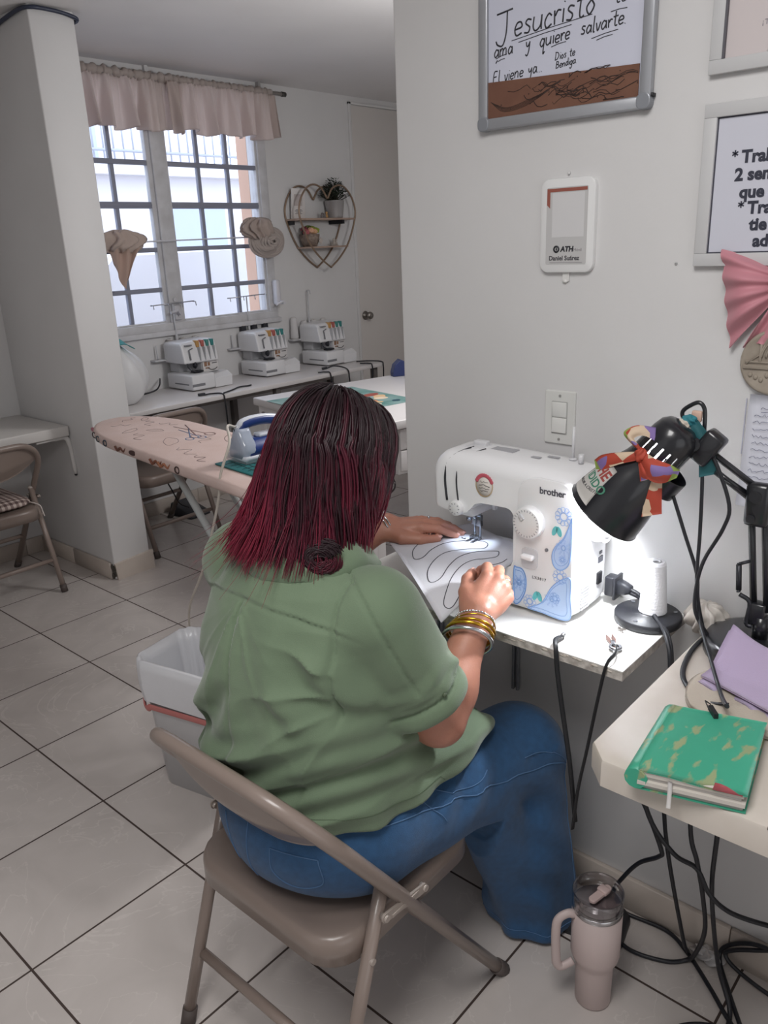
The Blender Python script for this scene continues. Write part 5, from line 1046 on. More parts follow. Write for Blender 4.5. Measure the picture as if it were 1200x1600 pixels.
# sticker wrapped round the shade
def on_shade(u, v, off=.0008, phi0=0.0):
    """u metres round the shade, v metres along its axis from the cap"""
    r = float(np.interp(v, [p[1] for p in prof[1:]], [p[0] for p in prof[1:]]))+off; a = phi0+u/r; return SM_ @ Vector((r*math.cos(a), r*math.sin(a), v))
pl = SM_.inverted() @ Vector((-.18, -1.715, 1.083)); PH = math.atan2(pl.y, pl.x)   # the side of the shade that faces the room
def wrapped(txt, size, u0, v0, m, bold=0.0, sp=1.0, curve=0.0, shear=0.0):
    o = text(txt, size, Matrix(), m, st, bold=bold, sp=sp, shear=shear); I = mworld(st).inverted()
    for v in o.data.vertices: x, y, z = v.co; v.co = I @ on_shade(-(u0+x), v0-y+curve*x*x, .0012+z, PH)
g = [[on_shade(-(-.036+.072*u)*(.55+.45*w), .122+.078*w, .0008, PH) for w in [i/10 for i in range(11)]] for u in [i/14 for i in range(15)]]
st = wb(MB().sheet(g, .0003), 'sticker', M('#b9b6b2', .45), t)
wrapped('HE', .027, -.012, .150, M('#93413c', .5), bold=.0008); wrapped('IDIDO', .022, -.022, .170, M('#3d7a63', .5), bold=.0004); wrapped('SEGUIR A CRISTO', .0085, -.033, .186, M('#3a3a3e', .5), curve=-3.0)

def scarf_mat():
    m = bpy.data.materials.new('patchwork_scarf'); m.use_nodes = True; nt = m.node_tree; b = nt.nodes['Principled BSDF']; b.inputs['Roughness'].default_value = .7
    tc = nt.nodes.new('ShaderNodeTexCoord'); vo = nt.nodes.new('ShaderNodeTexVoronoi'); vo.inputs['Scale'].default_value = 42; r = nt.nodes.new('ShaderNodeValToRGB'); r.color_ramp.interpolation = 'CONSTANT'; sp = nt.nodes.new('ShaderNodeSeparateColor')
    e = r.color_ramp.elements; e[0].color = (*lin('#a8412f'), 1); e[1].position = .50; e[1].color = (*lin('#c9b39b'), 1)
    for p, c in ((.78, '#7d68a0'), (.88, '#a8412f'), (.94, '#879a4a')): q = e.new(p); q.color = (*lin(c), 1)
    nt.links.new(tc.outputs['Object'], vo.inputs['Vector']); nt.links.new(vo.outputs['Color'], sp.inputs[0]); nt.links.new(sp.outputs[0], r.inputs[0]); nt.links.new(r.outputs[0], b.inputs['Base Color']); return m
SCARF = scarf_mat(); VN = Vector((-.886, -.37, .27))
def strip(Lp, Rp, bulge=.006, th=.0012, nx_=9, wave=0.0):
    a, b = bez(Lp, 6), bez(Rp, 6); g = []
    for i, (p, q) in enumerate(zip(a, b)): g.append([p*(1-j/(nx_-1))+q*(j/(nx_-1))+VN*(bulge*math.sin(PI*j/(nx_-1))*math.sin(PI*min(1, .12+i/len(a)))+wave*math.sin(j*1.9+i*.3)) for j in range(nx_)])
    return MB().sheet(g, th)
bow = t_l = t
K = Vector((-.186, -1.779, 1.142))
def V(*p): return Vector(p)
pb = wb(strip([K+V(0, 0, .006), V(-.188, -1.760, 1.163), V(-.187, -1.747, 1.178), V(-.178, -1.765, 1.190), V(-.165, -1.793, 1.188)], [K+V(0, -.006, -.002), V(-.190, -1.776, 1.158), V(-.188, -1.765, 1.170), V(-.182, -1.778, 1.176), V(-.172, -1.796, 1.166)], .010), 'scarf_bow', SCARF, bow)
wb(strip([K+V(0, .004, .006), V(-.190, -1.742, 1.143), V(-.186, -1.708, 1.133), V(-.176, -1.688, 1.118)], [K+V(0, .0, -.008), V(-.192, -1.748, 1.124), V(-.19, -1.716, 1.108), V(-.182, -1.697, 1.094)], .004), 'tail', SCARF, pb)
wb(strip([K+V(0, -.004, .008), V(-.192, -1.808, 1.140), V(-.186, -1.832, 1.132), V(-.178, -1.845, 1.124)], [K+V(0, .002, -.012), V(-.196, -1.796, 1.108), V(-.19, -1.818, 1.100), V(-.178, -1.840, 1.110)], .014), 'loop', SCARF, pb)
wb(strip([K+V(0, .006, -.006), V(-.196, -1.782, 1.116), V(-.194, -1.784, 1.098)], [K+V(0, -.004, -.01), V(-.199, -1.797, 1.118), V(-.196, -1.798, 1.104)], .006), 'loop', SCARF, pb)
wb(strip([V(-.178, -1.792, 1.105), V(-.182, -1.789, 1.07), V(-.186, -1.787, 1.032)], [V(-.168, -1.812, 1.105), V(-.172, -1.815, 1.07), V(-.174, -1.818, 1.040)], .006), 'tail', SCARF, pb)
wb(fold_ball(tuple(K+VN*.004), (.010, .010, .013), 4, 5, .12), 'knot', SCARF, pb)
TEAL = M('#1d565c', .75)
tb = wb(strip([V(-.118, -1.830, 1.192), V(-.124, -1.846, 1.165), V(-.126, -1.855, 1.135), V(-.124, -1.858, 1.100)], [V(-.108, -1.842, 1.196), V(-.112, -1.868, 1.168), V(-.115, -1.880, 1.138), V(-.114, -1.884, 1.108)], .008), 'teal_ribbon', TEAL, bow)
wb(fold_ball((-.116, -1.830, 1.195), (.010, .013, .010), 6, 5, .12), 'knot', M('#2a7682', .7), tb)
wb(fold_ball((-.122, -1.822, 1.188), (.010, .012, .010), 8, 5, .12), 'cream_tie', M('#c7beb1', .7), bow)

for lab, pts in (('black cord from the lamp shade rim down to the notebook clip', [(-.128, -1.812, 1.075), (-.122, -1.840, .996), (-.122, -1.868, .925), (-.122, -1.874, .88), (-.13, -1.885, .835), (-.2, -1.93, .812), (-.30, -1.985, .806), (-.355, -2.012, .822)]),
                 ('straight black cord hanging from the lamp neck', [(-.112, -1.85, 1.15), (-.118, -1.861, 1.108), (-.12, -1.867, 1.0), (-.125, -1.870, .92), (-.122, -1.878, .86), (-.118, -1.892, .805), (-.12, -1.90, .785)]),
                 ('black cord bowing out from the lamp arm and back', [(-.11, -1.855, 1.16), (-.12, -1.882, 1.13), (-.122, -1.912, 1.06), (-.122, -1.906, 1.015), (-.124, -1.88, .952), (-.128, -1.872, .90), (-.13, -1.876, .85), (-.115, -1.90, .80), (-.105, -1.89, .785)])):
    cordthing(lab, pts, .0034, 'black cords hanging from the desk lamp')
cordthing('flat black cord curling across the cream table beside the notebook', [(-.06, -1.885, .785), (-.11, -1.880, .785), (-.17, -1.884, .785), (-.234, -1.899, .785), (-.275, -1.925, .785), (-.305, -1.965, .788), (-.312, -2.0, .80)], .0045, 'cords on the cream table', flat=.5)

# notebook and cloths
t = thing('notebook', 'worn green notebook with loose pages and ribbon on the cream table', 'notebook', (-.46, -2.02, TZ))
N0, N1, N2, N3 = V(-.566, -1.965, 0), V(-.381, -1.943, 0), V(-.340, -2.066, 0), V(-.528, -2.099, 0)   # front left, back left, back right, front right
def qd(u, v, z): p = (N0*(1-u)+N1*u)*(1-v)+(N3*(1-u)+N2*u)*v; return V(p.x, p.y, TZ+z)
def slab(u0, u1, v0, v1, z0, z1, wv=0.0): 
    return MB().loft([[qd(u0, v0, z0), qd(u1, v0, z0), qd(u1, v1, z0), qd(u0, v1, z0)], [qd(u0, v0, z1), qd(u1, v0, z1), qd(u1, v1, z1), qd(u0, v1, z1)]], True, False)
GRN = mat('worn_green', '#359679', .45, var='#3da184', vscale=6); nt = GRN.node_tree
nz_ = nt.nodes.new('ShaderNodeTexNoise'); nz_.inputs['Scale'].default_value = 34; nz_.inputs['Detail'].default_value = 6; mp_ = nt.nodes.new('ShaderNodeMapping'); mp_.inputs['Scale'].default_value = (.6, 1.6, 1); tc_ = nt.nodes.new('ShaderNodeTexCoord'); r_ = nt.nodes.new('ShaderNodeValToRGB'); r_.color_ramp.elements[0].position = .55; r_.color_ramp.elements[1].position = .62
mx_ = nt.nodes.new('ShaderNodeMix'); mx_.data_type = 'RGBA'; mx_.inputs[7].default_value = (*lin('#8f9a72'), 1); b_ = nt.nodes['Principled BSDF']; old = b_.inputs['Base Color'].links[0].from_socket
nt.links.new(tc_.outputs['Object'], mp_.inputs[0]); nt.links.new(mp_.outputs[0], nz_.inputs['Vector']); nt.links.new(nz_.outputs[0], r_.inputs[0]); nt.links.new(r_.outputs[0], mx_.inputs[0]); nt.links.new(old, mx_.inputs[6]); nt.links.new(mx_.outputs[2], b_.inputs['Base Color'])
g = [[qd(u, v, .031+.004*math.sin(PI*u)-.003*v+.0015*math.sin(v*7)*(1-u)) for v in [j/16 for j in range(17)]] for u in [i/16 for i in range(17)]]
wb(MB().sheet([r[::-1] for r in g], .002), 'cover', GRN, t)
wb(slab(.0, 1, .0, 1, .001, .003), 'back_cover', GRN, t)
mb = MB(); mb.tube([qd(u, -.004, .0165) for u in [i/10 for i in range(11)]], .0155, 12); wb(mb, 'spine', GRN, t)
PG = M('#c3bdb5', .8)
for i, (z0, z1, a, b) in enumerate([(.003, .010, .015, .97), (.0103, .016, -.012, .99), (.0163, .021, .02, .95), (.0213, .028, .01, .97)]): wb(slab(a, .985, .02, b, z0, z1), 'pages', PG if i % 2 else M('#b1aca8', .8), t)
wb(MB().sheet([[qd(-.01+.12*u, .70+.26*v, .0285) for v in (0, .5, 1)] for u in (0, .5, 1)][::-1], .0008), 'red_tab', M('#a24a50', .7), t)
wb(MB().sheet([[qd(-.005-.055*u-.04*u*u, .30+.04*v+.03*u, .025-.03*u) for v in (0, .5, 1)] for u in [i/8 for i in range(9)]], .0006), 'ribbon_marker', M('#b9b6b4', .7), t)
mb = MB(); c = qd(.985, .42, .031); mb.loft([[c+V(-.012, -.006, z) for z in (0,)]*0+[V(c.x+dx, c.y+dy, c.z+z) for dx, dy in ((-.016, -.008), (.004, .008), (.008, .003), (-.012, -.013))] for z in (0, .008)], True, False); mb.tube([(c.x-.012, c.y+.0, c.z+.008), (c.x+.0, c.y+.012, c.z+.016), (c.x+.008, c.y+.006, c.z+.008)], .001, 5); wb(mb, 'binder_clip', BLACK, t)
def cloth_fold(name, label, cat, pts, z, h, m, seed, group=None):
    """a folded cloth: an outline with soft raised folds"""
    cx, cy = sum(p[0] for p in pts)/len(pts), sum(p[1] for p in pts)/len(pts); t = thing(name, label, cat, (cx, cy, z), group=group)
    q = [(p.x, p.y) for p in bez([(x, y, 0) for x, y in pts], 8, True)]; n = len(q); rings = []
    for k, (sc, zz) in enumerate([(.94, 0), (1.0, h*.18), (1.0, h*.4), (.97, h*.55), (1.01, h*.66), (.98, h*.85), (.9, h*1.0), (.6, h*1.06), (.3, h*1.1), (.05, h*1.1)]):
        rings.append([(cx+(x-cx)*sc+.002*math.sin(i*.8+k+seed), cy+(y-cy)*sc+.002*math.cos(i*.7+k*2+seed), max(z, z+zz+.10*h*math.sin(i*.45+seed+k*.2)*(k > 1))) for i, (x, y) in enumerate(q)])
    wb(MB().loft(rings), 'folded_cloth', m, t); return t
cloth_fold('folded_cloth', 'beige folded cloth under the lilac cloth by the lamp base', 'cloth', [(-.325, -1.945), (-.20, -1.935), (-.17, -2.10), (-.30, -2.20), (-.345, -2.06)], TZ, .012, mat('beige_cloth', '#b3a99c', .9, bump=.3, bscale=300), 2, 'cloths on the cream table')
LIL = cloth_mat('lilac_cloth', '#b2a2bf', .8, thru=.05)
t = thing('folded_cloth', 'lilac folded cloth with a raised corner in front of the lamp', 'cloth', (-.22, -2.02, TZ+.012), group='cloths on the cream table')
g = []
for i in range(25):
    u = i/24; row = []
    for j in range(25):
        v = j/24; p = (V(-.250, -1.935, 0)*(1-u)+V(-.115, -1.955, 0)*u)*(1-v)+(V(-.325, -2.12, 0)*(1-u)+V(-.14, -2.16, 0)*u)*v
        z = TZ+.020+.060*max(0, 1-abs(u-.72)*2.2)*max(0, 1-v*1.25)+.014*math.sin(u*3.0+.3)*(v**.7)+.006*math.sin(v*9+u*4)*u; row.append(V(p.x, p.y, z))
    g.append(row)
wb(MB().sheet([r[::-1] for r in g], .003), 'top_fold', LIL, t)
g2 = [[p+V(-.006-.004*math.sin(j*.5), .004, -.010+.003*math.sin(j*.7)) for j, p in enumerate(r)] for r in g]
wb(MB().sheet([r[::-1] for r in g2], .003), 'under_fold', LIL, t)
t = thing('cloth_scrap', 'crumpled white cloth between the sewing shelf and the lamp base', 'cloth', (-.05, -1.868, TZ))
wb(fold_ball((-.046, -1.868, TZ+.026), (.034, .034, .030), 2, 9, .22), 'crumpled_cloth', M('#c3bdb6', .9), t)
for i in range(2):
    t = thing('straight_pin', ('bent pin lying at the cream table front corner', 'tiny pin beside the bent pin on the cream table')[i], 'pin', (-.52+.01*i, -1.96, TZ), group='pins on the cream table')
    wb(MB().tube(bez([(-.535+.012*i, -1.955, TZ+.0015), (-.525+.012*i, -1.962, TZ+.004), (-.512+.008*i, -1.957+.006*i, TZ+.0015)], 4), .0009, 5), 'wire', M('#55504e', .4, metal=.8), t)

# tumbler
t = thing('tumbler', 'pale pink insulated tumbler with handle and clear lid on the floor', 'tumbler', (-.272, -1.787, 0), math.radians(140))
TUM = mat('matte_pink', '#b8a8a5', .5)
MB().lathe([(0, 0), (.033, 0), (.036, .004), (.0375, .095), (.039, .104), (.0465, .118), (.0488, .128), (.0492, .235), (0, .235)], 48).build('body', TUM, t)
MB().lathe([(.0488, .2345), (.0495, .2355), (.0495, .2445), (.048, .2455), (.040, .2455)], 48).build('steel_ring', M('#c0bfc1', .15, metal=1.0), t)
def glassy(name, col):
    m = bpy.data.materials.new(name); m.use_nodes = True; nt = m.node_tree; nt.nodes.clear(); N = nt.nodes.new; L = nt.links.new
    o = N('ShaderNodeOutputMaterial'); mix = N('ShaderNodeMixShader'); tr = N('ShaderNodeBsdfTransparent'); g_ = N('ShaderNodeBsdfGlossy'); f = N('ShaderNodeLayerWeight'); f.inputs[0].default_value = .3
    tr.inputs[0].default_value = (*col, 1); g_.inputs['Roughness'].default_value = .06; L(f.outputs['Facing'], mix.inputs[0]); L(tr.outputs[0], mix.inputs[1]); L(g_.outputs[0], mix.inputs[2]); L(mix.outputs[0], o.inputs[0]); return m
lid = MB().lathe([(.0495, .2455), (.050, .262), (.0505, .275), (.049, .2785), (.047, .276), (.0465, .262), (.044, .2575), (0, .2575)], 48).build('lid', glassy('clear_lid', (.86, .84, .85)), t)
MB().lathe([(0, .247), (.043, .247), (.0445, .2495), (0, .25)], 36).build('lid_seal', M('#7d7375', .3), lid)
mb = MB(); mb.prism(rrect(.060, .016, .0075, 4, -.006, 0), .262, .268, Matrix.Rotation(.5, 4, 'Z'), bev=.0015); mb.box((-.026, -.011, .262), (-.008, .011, .273), .003, Mx=Matrix.Rotation(.5, 4, 'Z')); mb.build('straw_slider', M('#c2aca8', .45), lid)
hp = bez([(.0465, 0, .228), (.062, 0, .232), (.080, 0, .222), (.085, 0, .195), (.083, 0, .13), (.080, 0, .108), (.070, 0, .098), (.046, 0, .108)], 6)
MB().tube(hp, .0095, 12, flat=.75, upv=(0, 1, 0)).build('handle', TUM, t)
mb = MB(); mb.tube([(.0372*math.cos(a), .0372*math.sin(a), .020+h_) for a, h_ in [(-2.62, 0), (-2.60, .012), (-2.55, .004), (-2.50, .012), (-2.48, 0)]], .0012, 5); mb.build('logo_mark', M('#7e7476', .4), t)

# cables under the table
FC = 'black cables tangled under the cream table'
for lab, pts in [('black cable dropping from the table corner and curving to the skirting', [(-.25, -1.80, .62), (-.22, -1.82, .50), (-.20, -1.834, .466), (-.19, -1.872, .37), (-.17, -1.862, .33), (-.14, -1.812, .265), (-.12, -1.772, .19), (-.08, -1.735, .10), (-.04, -1.73, .03), (-.03, -1.75, .006), (-.02, -1.84, .006), (-.05, -1.90, .006), (-.105, -1.968, .006), (-.16, -2.03, .006), (-.2, -2.1, .006)]),
                 ('black cable looping from the table corner to the cable knot', [(-.24, -1.83, .60), (-.21, -1.85, .45), (-.20, -1.90, .38), (-.20, -1.945, .37), (-.2, -1.97, .33), (-.2, -2.0, .31), (-.2, -2.04, .31), (-.2, -2.12, .33)]),
                 ('black cable hanging straight beneath the notebook', [(-.22, -1.92, .72), (-.2, -1.926, .46), (-.2, -1.945, .385), (-.18, -1.955, .30), (-.14, -1.955, .18), (-.08, -1.925, .05), (-.07, -1.905, .008), (-.10, -1.87, .006), (-.12, -1.80, .006), (-.10, -1.74, .006)]),
                 ('black cable hanging down right of the notebook', [(-.22, -1.985, .72), (-.2, -1.975, .45), (-.18, -1.97, .33), (-.15, -1.975, .2), (-.12, -1.985, .08), (-.14, -2.02, .01), (-.22, -2.03, .006)]),
                 ('black cable arching over the floor at the right edge', [(-.05, -2.12, .12), (-.03, -2.03, .10), (.0-.02, -1.97, .05), (-.03, -1.96, .015), (-.09, -2.0, .008), (-.16, -2.05, .006)]),
                 ('black cable lying along the floor at the bottom right corner', [(-.32, -1.93, .006), (-.27, -1.94, .006), (-.22, -1.96, .006), (-.18, -2.02, .006), (-.17, -2.12, .006)]),
                 ('grey black cable curving past the skirting at the right edge', [(-.02, -2.14, .16), (-.03, -2.05, .10), (-.03, -1.99, .06), (-.03, -1.97, .035), (-.04, -2.0, .02), (-.06, -2.08, .02), (-.06, -2.16, .03)])]:
    cordthing(lab, pts, .0046, FC)
t = thing('plastic_scrap', 'white plastic bag scrap lying on the floor by the cables', 'plastic scrap', (-.03, -1.93, 0))
wb(fold_ball((-.032, -1.935, .012), (.02, .03, .012), 3, 6, .25), 'film', mat('film', '#b9b6b6', .25, trans=.3), t)
t = thing('foot_pedal', 'black foot pedal on the floor behind the tumbler', 'pedal', (-.10, -1.70, 0), .2)
MB().loft([[(x, y, z) for x, y in rrect(.11*w_, .15*w_, .02, 4)] for z, w_ in ((0, 1), (.012, 1.0), (.03, .9), (.034, .8))]).build('pedal', M('#202126', .5), t)
t = thing('foot_pedal', 'black foot pedal on the floor under the window table', 'pedal', (1.18, 1.60, 0), .1)
MB().loft([[(x, y, z+.3*y*(z > .02)) for x, y in rrect(.16*w_, .20*w_, .02, 4)] for z, w_ in ((0, 1), (.012, 1.0), (.045, .9), (.05, .8))]).build('pedal', M('#2b2c31', .5), t)
cordthing('black cord rising from the pedal under the window table', [(1.16, 1.58, .05), (1.05, 1.5, .12), (.98, 1.45, .22), (.95, 1.46, .30)], .004, 'pedal cords')

# ------------------------------------------------------------------ the seated woman
def sdf_fine(fn, lo, hi, h, s=4):
    """sdf_mb with only a band round the surface evaluated at full resolution"""
    lo = np.array(lo, float); nb = [int(math.ceil((hi[i]-lo[i])/(h*s))) for i in range(3)]
    ax = [lo[i]+h*(s*np.arange(nb[i])+(s-1)/2) for i in range(3)]
    Gc = np.stack(np.meshgrid(*ax, indexing='ij'), -1); Dc = fn(Gc.reshape(-1, 3)).reshape(nb)
    near = np.abs(Dc) < h*s*1.6; D = Dc.repeat(s, 0).repeat(s, 1).repeat(s, 2); Mk = near.repeat(s, 0).repeat(s, 1).repeat(s, 2)
    I = np.argwhere(Mk); out = np.empty(len(I))
    for k in range(0, len(I), 400000): out[k:k+400000] = fn(lo+h*I[k:k+400000])
    D[I[:, 0], I[:, 1], I[:, 2]] = out
    return _nets(D, lo, h, fn)
def _nets(D, lo, h, fn):
    n = D.shape; s = D < 0; c = np.zeros([k-1 for k in n], np.int8)
    for dx in (0, 1):
        for dy in (0, 1):
            for dz in (0, 1): c += s[dx:n[0]-1+dx, dy:n[1]-1+dy, dz:n[2]-1+dz]
    act = (c > 0) & (c < 8); idx = -np.ones(act.shape, np.int32); cells = np.argwhere(act); idx[act] = np.arange(len(cells))
    V = np.zeros((len(cells), 3)); cnt = np.zeros(len(cells))
    for a in range(3):
        for o1 in (0, 1):
            for o2 in (0, 1):
                A = np.zeros(3, int); A[(a+1) % 3] = o1; A[(a+2) % 3] = o2; B = A.copy(); B[a] = 1
                da = D[cells[:, 0]+A[0], cells[:, 1]+A[1], cells[:, 2]+A[2]]; db = D[cells[:, 0]+B[0], cells[:, 1]+B[1], cells[:, 2]+B[2]]
                m = (da < 0) != (db < 0); t = np.where(m, da/np.where(m, da-db, 1), 0); p = A+t[:, None]*(B-A); V[m] += p[m]; cnt[m] += 1
    V = lo+(cells+V/np.maximum(cnt, 1)[:, None])*h
    for _ in range(2):
        e = h*0.4; d0 = fn(V); g = np.stack([fn(V+np.eye(3)[i]*e)-fn(V-np.eye(3)[i]*e) for i in range(3)], -1)/(2*e)
        st = d0[:, None]*g/np.maximum((g*g).sum(-1, keepdims=True), 0.2); L = np.linalg.norm(st, axis=1, keepdims=True); V -= st*np.minimum(1, h*0.5/np.maximum(L, 1e-12))
    F = []
    for a in range(3):
        b, d = (a+1) % 3, (a+2) % 3; s0 = [slice(None)]*3; s1 = [slice(None)]*3; s0[a] = slice(0, n[a]-1); s1[a] = slice(1, n[a])
        E = np.argwhere(s[tuple(s0)] != s[tuple(s1)]); E = E[(E[:, b] > 0) & (E[:, d] > 0) & (E[:, b] < n[b]-1) & (E[:, d] < n[d]-1)]
        ins = s[E[:, 0], E[:, 1], E[:, 2]]; q = []
        for ob, od in ((-1, -1), (0, -1), (0, 0), (-1, 0)): k = E.copy(); k[:, b] += ob; k[:, d] += od; q.append(idx[k[:, 0], k[:, 1], k[:, 2]])
        q = np.stack(q, -1); q[~ins] = q[~ins][:, ::-1]; F.append(q)
    F = np.concatenate(F); F = F[(F >= 0).all(1)]; mb = MB(); mb.v = V.tolist(); mb.f = F.tolist(); mb.sm = [True]*len(F); mb.mi = [0]*len(F)
    return mb
def snap(fn, pts, off=0.0):
    P = np.array([tuple(p) for p in pts], float)
    for _ in range(8):
        e = .001; d = fn(P)-off; g = np.stack([fn(P+np.eye(3)[i]*e)-fn(P-np.eye(3)[i]*e) for i in range(3)], -1)/(2*e); P -= d[:, None]*g/np.maximum((g*g).sum(-1, keepdims=True), .3)
    return [Vector(p) for p in P]
def bounded(fn, c, R):
    c = np.array(c, float)
    def f(P):
        r = np.sqrt(((P-c)**2).sum(-1))-R; m = r < .03; out = np.maximum(r, .03) if m.all() is False else r.copy(); out = np.maximum(r, .03)
        if m.any(): out[m] = fn(P[m])
        return out
    return f
NP = np.array
# head ----------------------------------------------------------------------
HC = NP((-.556, -1.404, 1.148)); pt_ = math.radians(26)
HX = NP((math.cos(pt_), .05, -math.sin(pt_))); HX /= np.linalg.norm(HX); HY = NP((-.05, 1, 0)); HY -= HX*(HY@HX); HY /= np.linalg.norm(HY); HZ = np.cross(HX, HY)
HB = np.stack([HX, HY, HZ])          # rows: forward, left, up
def hl(P): return (P-HC)@HB.T        # room -> head
def hw(p): return Vector(HC+NP(p)@HB)  # head -> room
def head_f(P):
    q = hl(P); y = np.abs(q[:, 1]); m = np.stack([q[:, 0], y, q[:, 2]], -1)
    d = sd_ell(q, (-.008, 0, .020), (.094, .074, .092)); d = smin(d, sd_ell(q, (.028, 0, -.035), (.062, .060, .078)), .035)
    d = smin(d, sd_ell(q, (.058, 0, -.098), (.028, .026, .020)), .03)       # chin
    d = smin(d, sd_ell(m, (.060, .038, -.035), (.022, .022, .022)), .025)    # cheeks
    d = smax(d, -sd_ell(m, (.094, .032, .004), (.016, .018, .012)), .012)    # sockets
    d = smin(d, sd_cap(q, (.082, 0, .005), (.104, 0, -.034), .008, .012), .012); d = smin(d, sd_ell(m, (.094, .012, -.038), (.009, .007, .006)), .006)
    d = smin(d, sd_ell(q, (.084, 0, -.066), (.012, .021, .0055)), .006); d = smin(d, sd_ell(q, (.081, 0, -.077), (.012, .018, .006)), .006)
    d = smax(d, -sd_ell(q, (.097, 0, -.0715), (.007, .022, .0012)), .003)
    d = smin(d, sd_ell(m, (-.002, .078, -.012), (.018, .006, .030)), .006)   # ears
    return d
def hand_pts(W_, e1, e2, e3, ch): 
    return [[tuple(NP(W_)+NP(e1)*x+NP(e2)*y+NP(e3)*z) for x, y, z in c] for c in ch]
def unit(v): v = NP(v, float); return v/np.linalg.norm(v)
# right hand: pinching the fabric; left hand: flat on it
RW = NP((-.392, -1.583, .862)); r1 = unit((.90, .07, .43)); r2 = NP((-.25, .8, .55)); r2 = unit(r2-r1*(r2@r1)); r3 = np.cross(r1, r2)
RCH = hand_pts(RW, r1, r2, r3, [
    [(.030, .014, -.004), (.082, .024, .000), (.113, .032, -.020), (.116, .038, -.045), (.104, .042, -.060)],
    [(.030, .003, -.002), (.088, .004, .004), (.122, .010, -.020), (.116, .018, -.050), (.096, .024, -.062)],
    [(.030, -.008, -.004), (.082, -.014, .001), (.112, -.010, -.022), (.104, -.001, -.050), (.084, .004, -.060)],
    [(.028, -.017, -.006), (.073, -.030, -.006), (.096, -.028, -.026), (.090, -.020, -.048), (.074, -.014, -.054)],
    [(.010, .016, -.010), (.038, .040, -.016), (.070, .050, -.026), (.098, .050, -.044)]])
LW = NP((-.203, -1.196, .903)); l1 = unit((.60, -.79, -.07)); l2 = unit((-.79, -.6, -.05)); l2 = unit(l2-l1*(l2@l1)); l3 = np.cross(l2, l1)
LCH = hand_pts(LW, l1, l2, l3, [
    [(.028, .014, -.002), (.086, .022, .006), (.124, .018, .003), (.146, .012, -.006), (.164, .006, -.015)],
    [(.028, .003, 0), (.090, .003, .010), (.132, -.002, .006), (.158, -.006, -.004), (.177, -.008, -.014)],
    [(.028, -.008, -.002), (.085, -.016, .007), (.122, -.023, .004), (.146, -.026, -.005), (.163, -.027, -.014)],
    [(.026, -.017, -.004), (.075, -.032, .001), (.105, -.041, -.001), (.122, -.045, -.008), (.136, -.046, -.015)],
    [(.012, .018, -.008), (.044, .044, -.012), (.084, .043, -.014), (.122, .028, -.016)]])
FR = [[.013, .0115, .0098, .0088, .0075], [.013, .0118, .010, .009, .0076], [.012, .0112, .0095, .0085, .0072], [.011, .010, .0082, .0074, .0062], [.017, .0135, .0115, .0092]]
RS, RE = NP((-.622, -1.546, .942)), NP((-.534, -1.600, .730)); LS_, LE = NP((-.612, -1.222, .955)), NP((-.415, -1.125, .815))
def hand_f(W_, e1, e2, e3, chains, fore):
    cw = tuple(W_+e1*.085)
    def f(P):
        d = None
        for c, r in zip(chains, FR):
            e = sd_chain(P, c, r, .004); d = e if d is None else smin(d, e, .0035)
        q = np.stack([(P-W_)@e1, (P-W_)@e2, (P-W_)@e3], -1); palm = sd_ell(q, (.052, .000, -.006), (.048, .038, .0175)); palm = smin(palm, sd_ell(q, (.030, .024, -.014), (.032, .018, .015)), .012)
        return smin(d, palm, .010)
    g = bounded(f, cw, .135)
    def arm(P):
        a = sd_cap(P, fore, tuple(W_+e1*.008), .047, .0265); a = smin(a, sd_ell(P, tuple(NP(fore)*.72+W_*.28), (.045, .043, .045)), .03); return smin(a, g(P), .016)
    return arm
rh, lh = hand_f(RW, r1, r2, r3, RCH, tuple(RE)), hand_f(LW, l1, l2, l3, LCH, tuple(LE))
zk = NP([.50, .56, .62, .70, .78, .85, .90, .95, .99, 1.03])
TX = NP([-.600, -.602, -.605, -.610, -.612, -.612, -.616, -.628, -.640, -.640]); TA = NP([.200, .200, .200, .206, .204, .194, .176, .142, .105, .07]); TB_ = NP([.212, .208, .200, .194, .190, .190, .190, .180, .145, .085])
TYc = -1.394
def torso_f(P, g=0.0):
    z = P[:, 2]; cx, a, b = np.interp(z, zk, TX), np.interp(z, zk, TA)+g, np.interp(z, zk, TB_)+g
    dx, dy = (P[:, 0]-cx)/a, (P[:, 1]-TYc)/b; r = (np.abs(dx)**2.25+np.abs(dy)**2.25)**(1/2.25); d = (r-1)*np.minimum(a, b)*.95
    return smax(d, z-1.045, .05)
def body_f(P):
    d = smax(torso_f(P, -.030), .50-P[:, 2], .03)
    d = smin(d, sd_cap(P, tuple(RS), tuple(RE), .056, .045), .04); d = smin(d, sd_cap(P, tuple(LS_), tuple(LE), .056, .045), .04)
    d = smin(d, sd_cap(P, (-.645, -1.39, 1.00), tuple(HC+HB.T@NP((-.030, 0, -.06))), .056, .052), .03)
    d = smin(d, HEADB(P), .02); d = smin(d, rh(P), .012); return smin(d, lh(P), .012)
HEADB = bounded(head_f, HC, .15)
SKIN = mat('skin', '#b27d69', .45, var='#aa7462', vscale=30, sss=.12, bump=.15, bscale=500)
pb_ = sdf_fine(body_f, (-.84, -1.70, .40), (-.02, -1.03, 1.275), .0040)
woman = tag(pb_.build('person', SKIN), 'seated woman in green shirt and jeans guiding fabric at the sewing machine', 'person')
